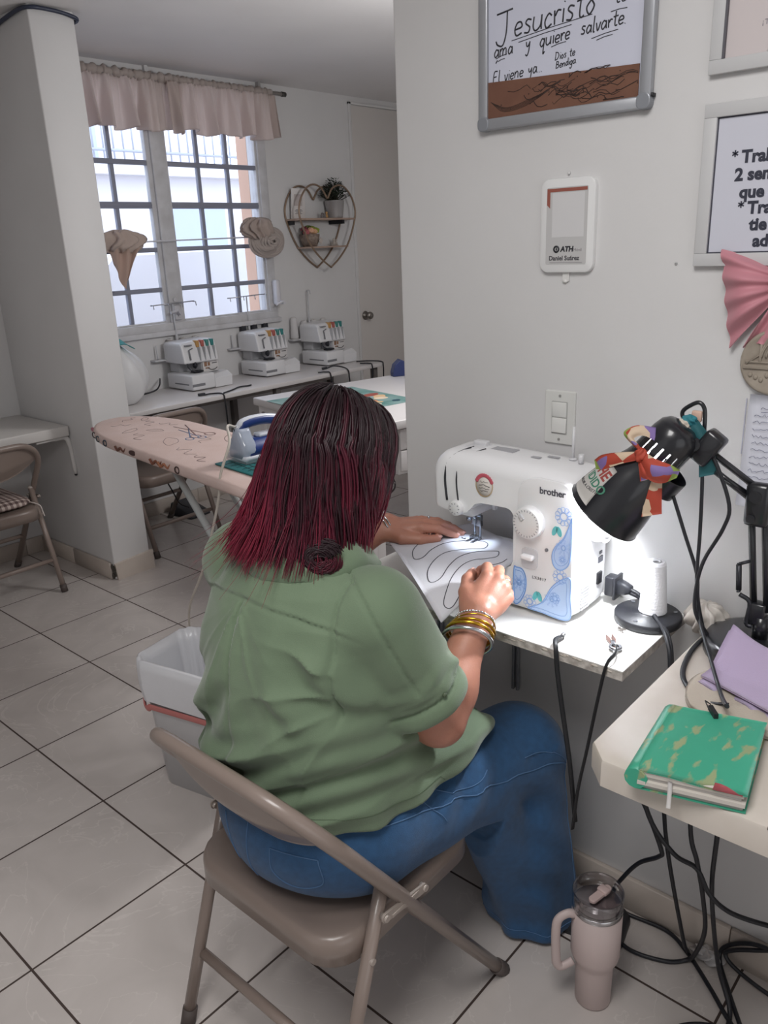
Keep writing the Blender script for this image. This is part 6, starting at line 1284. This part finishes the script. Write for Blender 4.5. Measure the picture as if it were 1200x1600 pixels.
for s in (-1, 1):
    e = MB(); e.ell((0, 0, 0), (.0115, .0115, .0115), 14, 10); e.v = [tuple(Vector(p)+hw((.078, s*.032, .003))) for p in e.v]; eo = e.build('eye', M('#d8d4d0', .2), woman)
    e = MB(); e.ell((0, 0, 0), (.005, .005, .005), 10, 8); e.v = [tuple(Vector(p)+hw((.0863, s*.032, .002))) for p in e.v]; e.build('iris', M('#2c1d17', .2), eo)
    e = MB().tube(bez([hw((.088, s*.018, .022)), hw((.090, s*.033, .027)), hw((.080, s*.050, .020))], 5), .0028, 6); e.build('eyebrow', M('#2d1a18', .8), woman)
e = MB()
e.ell((0, 0, 0), (1, 1, 1), 4, 3); e = MB().tube(bez([hw((.0955, -.020, -.0705)), hw((.099, 0, -.069)), hw((.0955, .020, -.0705))], 5), .0030, 6); e.build('lips', M('#a2615c', .4), woman)
# nails
for chs, e3 in ((RCH, r3), (LCH, l3)):
    for k, c in enumerate(chs):
        p, q = NP(c[-1]), NP(c[-2]); dr = unit(p-q); n_ = e3-dr*(e3@dr)
        if np.linalg.norm(n_) < .2: n_ = dr*0+e3
        n_ = unit(n_) if k < 4 else unit(n_+.2*dr); sd_ = np.cross(dr, n_); r_n = FR[k][-1]; mm = Matrix((Vector(sd_), Vector(dr), Vector(n_))).transposed().to_4x4(); mm.translation = Vector(p+dr*r_n*.25+n_*r_n*.62)
        MB().ell((0, 0, 0), (r_n*.72, r_n*.95, r_n*.42), 10, 8, mm).build('fingernail', M('#d3a69a', .25), woman)

# shirt -----------------------------------------------------------------------
def seg(P, a, b):
    a = NP(a); b = NP(b); d = b-a; t = ((P-a)@d)/(d@d); return t, np.sqrt((((P-a)-t[:, None]*d)**2).sum(-1))
RC, LC = RS+(RE-RS)*.80, LS_+(LE-LS_)*.80       # sleeve ends
def sleeve(P, S_, E_, r0, r1, seed):
    t, r = seg(P, S_, E_); ax = NP(E_)-NP(S_); L_ = np.linalg.norm(ax); d = sd_cap(P, tuple(S_), tuple(E_), r0, r1)
    u = t*L_; d = d-.0055*np.exp(-((u-L_+.013)/.016)**2)-.004*np.exp(-((u-L_+.052)/.008)**2)+.006*np.exp(-((u-L_+.034)/.004)**2)
    d = d+.006*np.sin(u*120+3.5*np.sin((P[:, 0]+P[:, 1])*28+seed)+seed)*np.clip((t-.45)*2.2, 0, 1)*(u < L_-.04)+.0025*fbm(P[:, 0]*55, P[:, 1]*55, P[:, 2]*30, seed)
    return smax(d, u-L_, .004)
SEAMN = unit(np.cross(unit(RE-RS), unit((-.72, -.60, .36))))
def shirt_f(P):
    x, y, z = P[:, 0], P[:, 1], P[:, 2]; d = torso_f(P, .0)
    d = smin(d, sd_ell(P, (-.455, -1.53, .61), (.105, .080, .055)), .05); d = smin(d, sd_ell(P, (-.385, -1.568, .600), (.060, .024, .030)), .03); d = smin(d, sd_ell(P, (-.45, -1.36, .72), (.11, .15, .14)), .06)
    back = np.clip((-.60-x)/.08, 0, 1); v = y-TYc
    # yoke seam and the pleat under it
    zs = .976-1.25*(v+.0)**2; d = d+back*(.0035*np.exp(-((z-zs)/.0032)**2)-.0015*np.exp(-((z-zs-.006)/.004)**2))
    yp = .012-.05*(zs-z); w_ = .010+.04*np.clip(zs-z, 0, .3); fade = np.clip((zs-z)/.01, 0, 1)*np.exp(-np.clip(zs-z, 0, 1)/.16)*back
    d = d+fade*(.010*np.exp(-((v-yp)/(w_*.35))**2)-.006*np.exp(-((v-yp+w_*.9)/(w_*.8))**2)-.004*np.exp(-((v-yp-w_)/(w_*.8))**2))
    # long soft folds: diagonals from the right arm, drapes round the waist
    d = d+.0095*np.sin((z*52+v*16+2.2*np.sin(v*9+z*7)))*np.clip((.83-z)/.12, 0, 1)*np.clip((z-.57)/.05, 0, 1)*(.55+.45*np.sin(v*11+1.5))
    d = d+.0055*np.sin(z*110+6*np.sin(v*12+1)+x*20)*np.clip((.80-z)/.08, 0, 1)*np.clip((z-.60)/.04, 0, 1)
    d = d+.0085*np.sin(v*60+z*30+2*np.sin(z*16))*np.exp(-((z-.80)/.09)**2)*np.clip((v+.03)/.06, 0, 1)
    d = d+.0075*np.sin((v*70-z*45)+1.6*np.sin(z*20))*np.exp(-((z-.86)/.07)**2)*np.clip((-.04-v)/.05, 0, 1)
    cr = lambda u: (1-np.abs(np.sin(u)))**2.2
    d = d-.009*cr(z*38+v*9+1.1*np.sin(v*8+z*9)+.4)*np.clip((.80-z)/.12, 0, 1)*np.clip((z-.60)/.03, 0, 1)*(.5+.5*np.sin(v*9+2.0))
    rr = np.sqrt((y+1.60)**2+(z-.825)**2+1e-9); an = np.arctan2(z-.825, y+1.60); d = d-.010*cr(an*5.5+2.0*rr*8)*np.exp(-((rr-.05)/.12)**2)*np.clip((rr-.04)/.05, 0, 1)*np.clip((y+1.565)/.03, 0, 1)*back
    r2_ = np.sqrt((v-.012)**2+(zs-z)**2+1e-9); a2_ = np.arctan2(v-.012, zs-z); d = d-.008*cr(a2_*8+.8)*np.exp(-r2_/.22)*np.clip(r2_/.03, 0, 1)*(z < zs)*back*np.exp(-(a2_/.75)**2)
    d = d+.006*fbm(x*16, y*18, z*13, 1)+.0035*fbm(x*42, y*45, z*32, 5)
    d = d+.005*np.sin(np.arctan2(y-TYc, x+.6)*13+z*9)*np.clip((.66-z)/.08, 0, 1)
    a = sleeve(P, RS, RC, .080, .073, 1); b = sleeve(P, LS_, LC, .080, .070, 2)
    d = smin(d, a, .022); d = smin(d, b, .03)
    bk = (x < -.575)*np.clip((z-.79)/.02, 0, 1); d = d+.0045*np.exp(-((y+1.548-.10*(z-.90)-.35*(z-.90)**2)/.0030)**2)*bk*(z < 1.01)
    q = P-RS; t, r = seg(P, RS, RE); m_ = np.exp(-((q@SEAMN)/.0030)**2)*(t > -.35)*(t < .72)*((q@np.array((-.75, -.5, .4))) > 0)*(y < -1.44); d = d+.0042*m_
    hem = .586+.030*np.clip((-.62-x)/.2, 0, 1)+.008*np.sin(y*22+x*15)+.02*np.clip((x+.5)/.12, 0, 1)
    return smax(d, hem-z, .006)
def open_neck(P): return smax(shirt_f(P), -sd_cap(P, (-.640, -1.39, .985), (-.600, -1.39, 1.12), .064, .075), .006)
def linen(name, col, col2):
    m = mat(name, col, .8, var=col2, vscale=9, sheen=.25, bump=.25, bscale=700); return m
GREEN = linen('sage_cotton', '#66785f', '#5f7159')
shirt = sdf_fine(open_neck, (-.86, -1.72, .545), (-.30, -1.04, 1.06), .0042).build('shirt', GREEN, woman)
# collar folded over
rings = []
cc = NP((-.618, -1.402, 1.026))
for k, (r_, dz, tl) in enumerate([(.064, .004, 0), (.067, .026, 0), (.071, .033, .0), (.079, .032, .0), (.096, .008, 1), (.110, -.016, 1), (.107, -.019, 1), (.074, .020, 0), (.068, .0, 0)]):
    rg = []
    for i in range(48):
        a = math.radians(38)+math.radians(284)*i/47; cx_, cy_ = math.cos(a), math.sin(a); fr = math.exp(-((i-23.5)/30)**2)
        rg.append((cc[0]+r_*cx_*1.04+.010*(1-fr), cc[1]+r_*cy_*1.06, cc[2]+dz-.028*max(0, cx_)-.006*math.sin(i*.6)*tl*.4+.002*math.sin(i*1.3)))
    rings.append(rg)
mb = MB(); n = 48; k = len(rings); vs = [p for r in rings for p in r]
mb.add(vs, [(i*n+j, i*n+j+1, ((i+1) % k)*n+j+1, ((i+1) % k)*n+j) for i in range(k) for j in range(n-1)]+[tuple(i*n for i in range(k)), tuple(i*n+n-1 for i in reversed(range(k)))]); mb.build('collar', GREEN, shirt)
ax_ = unit(RC-RS); side = unit(np.cross(ax_, NP((-.75, -.5, .4)))); tp = snap(shirt_f, [RC-ax_*.020+NP((-.30, -.88, .35))*.080], .001)
MB().ell(tuple(tp[0]), (.0045, .0035, .0045), 10, 8).build('sleeve_button', M('#47543f', .4), shirt)
# stitch lines: hem and side seam
hs = [(-.605+.215*math.cos(a), TYc+.215*math.sin(a), 0) for a in [PI*.6+PI*1.15*i/50 for i in range(51)]]
hs = snap(lambda P: torso_f(P, .006), [(x, y, .612+.035*max(0, min(1, (-.62-x)/.2))) for x, y, z in hs]); hs = snap(shirt_f, hs, .0003)
MB().tube(hs, .0008, 4).build('hem_stitch', M('#54644e', .8), shirt)

# jeans -----------------------------------------------------------------------
def jeans_f(P):
    x, y, z = P[:, 0], P[:, 1], P[:, 2]
    d = sd_ell(P, (-.625, -1.39, .525), (.180, .208, .15))
    for s, ky, hx in ((-1, -1.558, 0), (1, -1.215, .02)):
        th = sd_cap(P, (-.60, -1.39+s*.092, .505), (-.212+hx, ky, .478), .118, .089); lo = sd_cap(P, (-.205+hx, ky, .470), (-.158+hx, ky-.012 if s < 0 else ky, .03), .086, .098, (1, .92, 1))
        lo = smin(lo, sd_cap(P, (-.33+hx, ky, .41), (-.185+hx, ky, .06), .070, .068), .03); l = smin(th, lo, .035)
        t = (x+.2)/.4; l = l+.004*np.sin(x*55+z*60+2*np.sin(y*20))*np.exp(-((x+.24)/.07)**2)*(z < .52)+.0045*np.sin(np.arctan2(y-ky, x+.17)*7+z*8)*np.clip((.36-z)/.2, 0, 1)
        d = smin(d, l, .03)
    d = d+.004*np.sin((x*.8-z*.7)*75+2*np.sin(y*18))*np.exp(-(((x+.45)/.09)**2))*np.exp(-((z-.55)/.08)**2)+.0035*fbm(x*22, y*22, z*18, 4)
    d = smax(d, .4145-z+1.0*(x > -.37)*0, .012)*(x < -.36)+d*(x >= -.36)
    return smax(d, .012-z, .004)
DENIM = mat('denim', '#1d456b', .8, var='#234f78', vscale=70, sheen=.15, bump=.35, bscale=900)
jm = sdf_fine(jeans_f, (-.82, -1.70, .0), (-.03, -1.06, .70), .0055); jeans = jm.build('jeans', DENIM, woman)
STI = M('#4a6a8f', .8)
def stitch(pts, nm='stitching', r=.0011):
    q = snap(jeans_f, bez([Vector(p) for p in pts], 8), .0006); MB().tube(q, r, 5).build(nm, STI, jeans)
stitch([(-.70, -1.60, .60), (-.55, -1.63, .57), (-.40, -1.66, .53), (-.27, -1.66, .50), (-.18, -1.66, .46), (-.15, -1.66, .36), (-.15, -1.68, .2), (-.15, -1.68, .05)], 'side_seam', .0014)
stitch([(-.30, -1.66, .545), (-.26, -1.66, .535), (-.21, -1.66, .50), (-.175, -1.66, .46)])
stitch([(-.52, -1.62, .60), (-.50, -1.63, .575), (-.46, -1.64, .56), (-.40, -1.64, .575)], 'pocket_seam'); stitch([(-.57, -1.60, .60), (-.545, -1.63, .56), (-.53, -1.65, .52)], 'pocket_seam')
stitch([(-.83, -1.45, .56), (-.80, -1.50, .555), (-.78, -1.535, .55)], 'back_pocket_edge'); stitch([(-.83, -1.45, .56), (-.83, -1.455, .50), (-.81, -1.49, .465), (-.78, -1.54, .49), (-.78, -1.535, .55)], 'back_pocket_edge')
stitch([(-.83, -1.30, .57), (-.84, -1.32, .52), (-.83, -1.34, .46)], 'back_pocket_edge'); stitch([(-.84, -1.385, .60), (-.845, -1.387, .53), (-.80, -1.39, .45)], 'back_seam')
hm = [(-.158+.13*math.cos(a), -1.57+.12*math.sin(a), .035) for a in [2*PI*i/40 for i in range(41)]]; q = snap(jeans_f, hm, .0004); MB().tube(q, .001, 4).build('hem_stitch', STI, jeans)
for ky in (-1.57, -1.215):
    mb = MB(); rings = []
    for u in [i/12 for i in range(13)]:
        xx = -.245+.215*u; w_ = .036+.010*math.sin(PI*u)-.012*(u > .92); h_ = .048-.012*u-.018*(u > .92); rings.append([(xx, ky+w_*math.cos(a), .004+max(0, h_*(.5+.5*math.sin(a)))) for a in [2*PI*i/16 for i in range(16)]])
    mb.loft(rings); mb.build('shoe', M('#6b5a50', .6), woman)

# hair --------------------------------------------------------------------------
def hair_mat():
    m = bpy.data.materials.new('burgundy_hair'); m.use_nodes = True; nt = m.node_tree; N = nt.nodes.new; L = nt.links.new; b = nt.nodes['Principled BSDF']
    b.inputs['Roughness'].default_value = .45; b.inputs['Specular IOR Level'].default_value = .3
    at = N('ShaderNodeAttribute'); at.attribute_name = 'length'; r = N('ShaderNodeValToRGB'); e = r.color_ramp.elements
    e[0].position = .0; e[0].color = (*lin('#1a0d12'), 1); e[1].position = 1.0; e[1].color = (*lin('#741f33'), 1); q = e.new(.36); q.color = (*lin('#240f16'), 1); q = e.new(.66); q.color = (*lin('#4e1526'), 1)
    L(at.outputs['Fac'], r.inputs[0]); L(r.outputs[0], b.inputs['Base Color']); return m
HM = hair_mat(); rnd = random.Random(11)
FL = 2.40
def hair_path(phi, lay, end, part, flip, wave, ph):
    """over the skull from the parting, then hanging; angles in the head's frame"""
    pts = []; rx, ry, rz = .104+lay, .088+lay, .108+lay; cx0 = -.010
    cph, sph = math.cos(phi), math.sin(phi); n0 = 7
    for i in range(n0):
        th = math.radians(8+74*i/(n0-1)); s_, c_ = math.sin(th), math.cos(th); pts.append(hw((cx0+rx*s_*cph+part*(1-i/(n0-1)), ry*s_*sph, .012+rz*c_)))
    p = pts[-1]; q = pts[-2]; out = Vector((p.x-HC[0], p.y-HC[1], 0)); out = out.normalized() if out.length > 1e-6 else Vector((1, 0, 0)); drop = max(.02, p.z-end); tang = Vector((-out.y, out.x, 0))
    n = 9; c = math.cos(phi-FL); fl = .062*max(0, c)**.8-.070*max(0, -c)**.8
    for i in range(1, n+1):
        s_ = i/n; r_ = .016*math.sin(s_*PI*.55)+fl*s_*(.55+.45*s_)-.016*s_**3*(c < .3)+flip*max(0, s_-.5)**2*3
        pts.append(p+out*(r_+wave*.004*math.sin(s_*6+ph))+tang*(wave*.007*math.sin(s_*5+ph*1.7)+.012*s_*math.sin(ph*3))+Vector((0, 0, -drop*s_)))
    return pts
mb = MB(); LEN = []
def lock(pts, r0, r1, w, dark=0.0, sides=4):
    k = len(pts); R_ = [r0*(.5+.5*min(1, i/3))*(1-(i/(k-1))**4)+r1 for i in range(k)]; mb.tube(pts, R_, sides, False, True, None, flat=.6)
    for i in range(k): LEN.extend([max(0.0, min(1.0, (i/(k-1))*w+dark))]*sides)
tufts = [(rnd.uniform(-PI, PI), rnd.uniform(-.004, .012), rnd.gauss(0, .010), rnd.uniform(0, 6.3), rnd.uniform(.3, 1), rnd.gauss(-.02, .16), rnd.choice([0, 0, .012, .03])) for _ in range(330)]
for phi0, lay0, e0, ph0, wv, tone, fl0 in tufts:
    for k_ in range(15):
        phi = phi0+rnd.gauss(0, .055); phi = (phi+PI) % (2*PI)-PI
        if abs(phi) < (.66 if phi > 0 else .80): continue        # the face stays free
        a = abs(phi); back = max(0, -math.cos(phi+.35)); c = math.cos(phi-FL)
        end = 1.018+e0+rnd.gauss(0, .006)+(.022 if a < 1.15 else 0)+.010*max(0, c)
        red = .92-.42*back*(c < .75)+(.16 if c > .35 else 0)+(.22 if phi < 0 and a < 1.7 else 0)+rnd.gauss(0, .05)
        pts = hair_path(phi, lay0+rnd.uniform(-.004, .004), end, rnd.uniform(-.03, .055), fl0, wv, ph0+rnd.gauss(0, .25))
        lock(pts, rnd.uniform(.0013, .0026), .0003, red*rnd.uniform(.88, 1.1), tone+rnd.uniform(-.06, .06))
cc0 = Vector((-.672, -1.482, 1.040)); nrm = Vector((-.75, -.6, .28)).normalized(); cu = Vector((.62, -.78, 0)).normalized(); cw_ = nrm.cross(cu)
for i in range(260):                     # curl rolled under at the nape, right of the middle
    rr = rnd.uniform(.010, .036); a0 = rnd.uniform(.2, 2.4); dz = nrm*(-.022+.034*math.sqrt(max(0, 1-(rr/.040)**2))+rnd.uniform(-.003, .003))
    pts = [cc0+dz+(cu*math.cos(a0+k_*.30)*1.15+cw_*math.sin(a0+k_*.30)*.85)*(rr*(1-.012*k_))+Vector((0, 0, .004*math.sin(k_*.5+i))) for k_ in range(15)]
    lock(pts, .0018, .0004, .55, rnd.uniform(.0, .22))
for i in range(60):                     # loose ends
    phi = rnd.uniform(1.4, 3.4); pts = hair_path(phi, rnd.uniform(.008, .016), 1.02+rnd.uniform(-.03, .02), 0, rnd.uniform(.0, .12), 1.3, rnd.uniform(0, 6.3)); lock(pts, .0011, .0002, 1.0, .0)
ho = mb.build('hair', HM, woman); at = ho.data.attributes.new('length', 'FLOAT', 'POINT'); at.data.foreach_set('value', LEN[:len(ho.data.vertices)])
def under(P):
    q = hl(P); d = sd_ell(q, (-.010, 0, .012), (.100, .084, .102)); face = sd_ell(q, (.085, 0, -.045), (.055, .064, .085))
    d = smin(d, sd_ell(P, (HC[0]-.040, HC[1]+.012, 1.088), (.080, .086, .058)), .03); d = smin(d, sd_ell(P, (HC[0]-.085, HC[1]+.070, 1.062), (.045, .055, .035)), .03); return smax(d, -face, .01)
um = sdf_fine(under, (-.76, -1.54, 1.0), (-.40, -1.20, 1.28), .006)
uo = um.build('hair_underlayer', HM, ho); at = uo.data.attributes.new('length', 'FLOAT', 'POINT'); at.data.foreach_set('value', [max(0, min(.75, (1.2-v.co.z)*3.4)) for v in uo.data.vertices])
# glasses and jewellery
gl = MB()
for s in (-1, 1):
    gl.tube([hw((.106-.004*abs(math.sin(a)), s*.034+.024*math.cos(a), -.002+.020*math.sin(a))) for a in [2*PI*i/28 for i in range(28)]], .0016, 6, closed=True)
    gl.tube(bez([hw((.102, s*.058, .004)), hw((.06, s*.075, .004)), hw((.0, s*.082, .004)), hw((-.014, s*.082, -.014))], 5), .0015, 6)
gl.tube(bez([hw((.107, -.010, .002)), hw((.111, 0, .006)), hw((.107, .010, .002))], 4), .0014, 6)
go = gl.build('glasses', M('#2a2224', .3, metal=.3), woman)
for s in (-1, 1): 
    l = MB(); l.add([hw((.105, s*.034, -.002))]+[hw((.105-.003*abs(math.sin(a)), s*.034+.023*math.cos(a), -.002+.019*math.sin(a))) for a in [2*PI*i/24 for i in range(24)]], [(0, i+1, (i+1) % 24+1) for i in range(24)]); l.build('lens', GLASS, go)
GOLDB, SILV = M('#c89a34', .22, metal=1.0), M('#c4c5ca', .18, metal=1.0)
rax = unit(RW-RE); ru = unit(np.cross(rax, NP((0, 0, 1)))); rv = np.cross(rax, ru)
def bangle(nm, d, R_, r_, m, tilt=0.0, off=(0, 0), par=woman, org=RW, ax=rax, u=ru, v=rv, beads=0):
    mb = MB(); c = org-ax*d+u*off[0]+v*off[1]; P_ = [Vector(c+u*R_*math.cos(a)+v*R_*math.sin(a)+ax*tilt*math.cos(a+.6)) for a in [2*PI*i/40 for i in range(40)]]
    if beads:
        for i in range(beads): mb.ell(tuple(P_[int(i*40/beads)]), (r_*1.5,)*3, 8, 6)
        mb.tube(P_, r_*.6, 6, closed=True)
    else: mb.tube(P_, r_, 10, closed=True)
    return mb.build(nm, m, par)
bangle('silver_bangle', .050, .043, .0038, SILV, .014, (.0, -.003)); bangle('gold_bangle', .038, .041, .0032, GOLDB, .013, (0, -.004)); bangle('gold_bangle', .031, .040, .0026, GOLDB, .014, (.001, -.003)); bangle('bead_bracelet', .012, .034, .0016, SILV, .012, (0, -.002), beads=40)
bangle('chain_charm', .026, .0385, .0012, GOLDB, .02, (.001, -.004))
lax = unit(LW-LE); lu = unit(np.cross(lax, NP((0, 0, 1)))); lv = np.cross(lax, lu)
bangle('silver_bangle', .002, .034, .0018, SILV, .004, (0, 0), woman, LW, lax, lu, lv); bangle('silver_bangle', .012, .035, .0018, SILV, .006, (0, 0), woman, LW, lax, lu, lv)
def ring_on(chs, k, i, t, m):
    a, b = NP(chs[k][i]), NP(chs[k][i+1]); d_ = unit(b-a); u_ = unit(np.cross(d_, NP((.3, .2, 1)))); v_ = np.cross(d_, u_); c = a+(b-a)*t; r_ = FR[k][i]+(FR[k][i+1]-FR[k][i])*t+.0008
    MB().tube([Vector(c+u_*r_*math.cos(q)+v_*r_*math.sin(q)) for q in [2*PI*j/24 for j in range(24)]], .0016, 6, closed=True).ell(tuple(c+NP((0, -.2, 1))*r_*.9), (.004, .004, .003), 8, 6).build('ring', m, woman)
ring_on(LCH, 2, 1, .4, SILV); ring_on(RCH, 2, 1, .5, SILV)
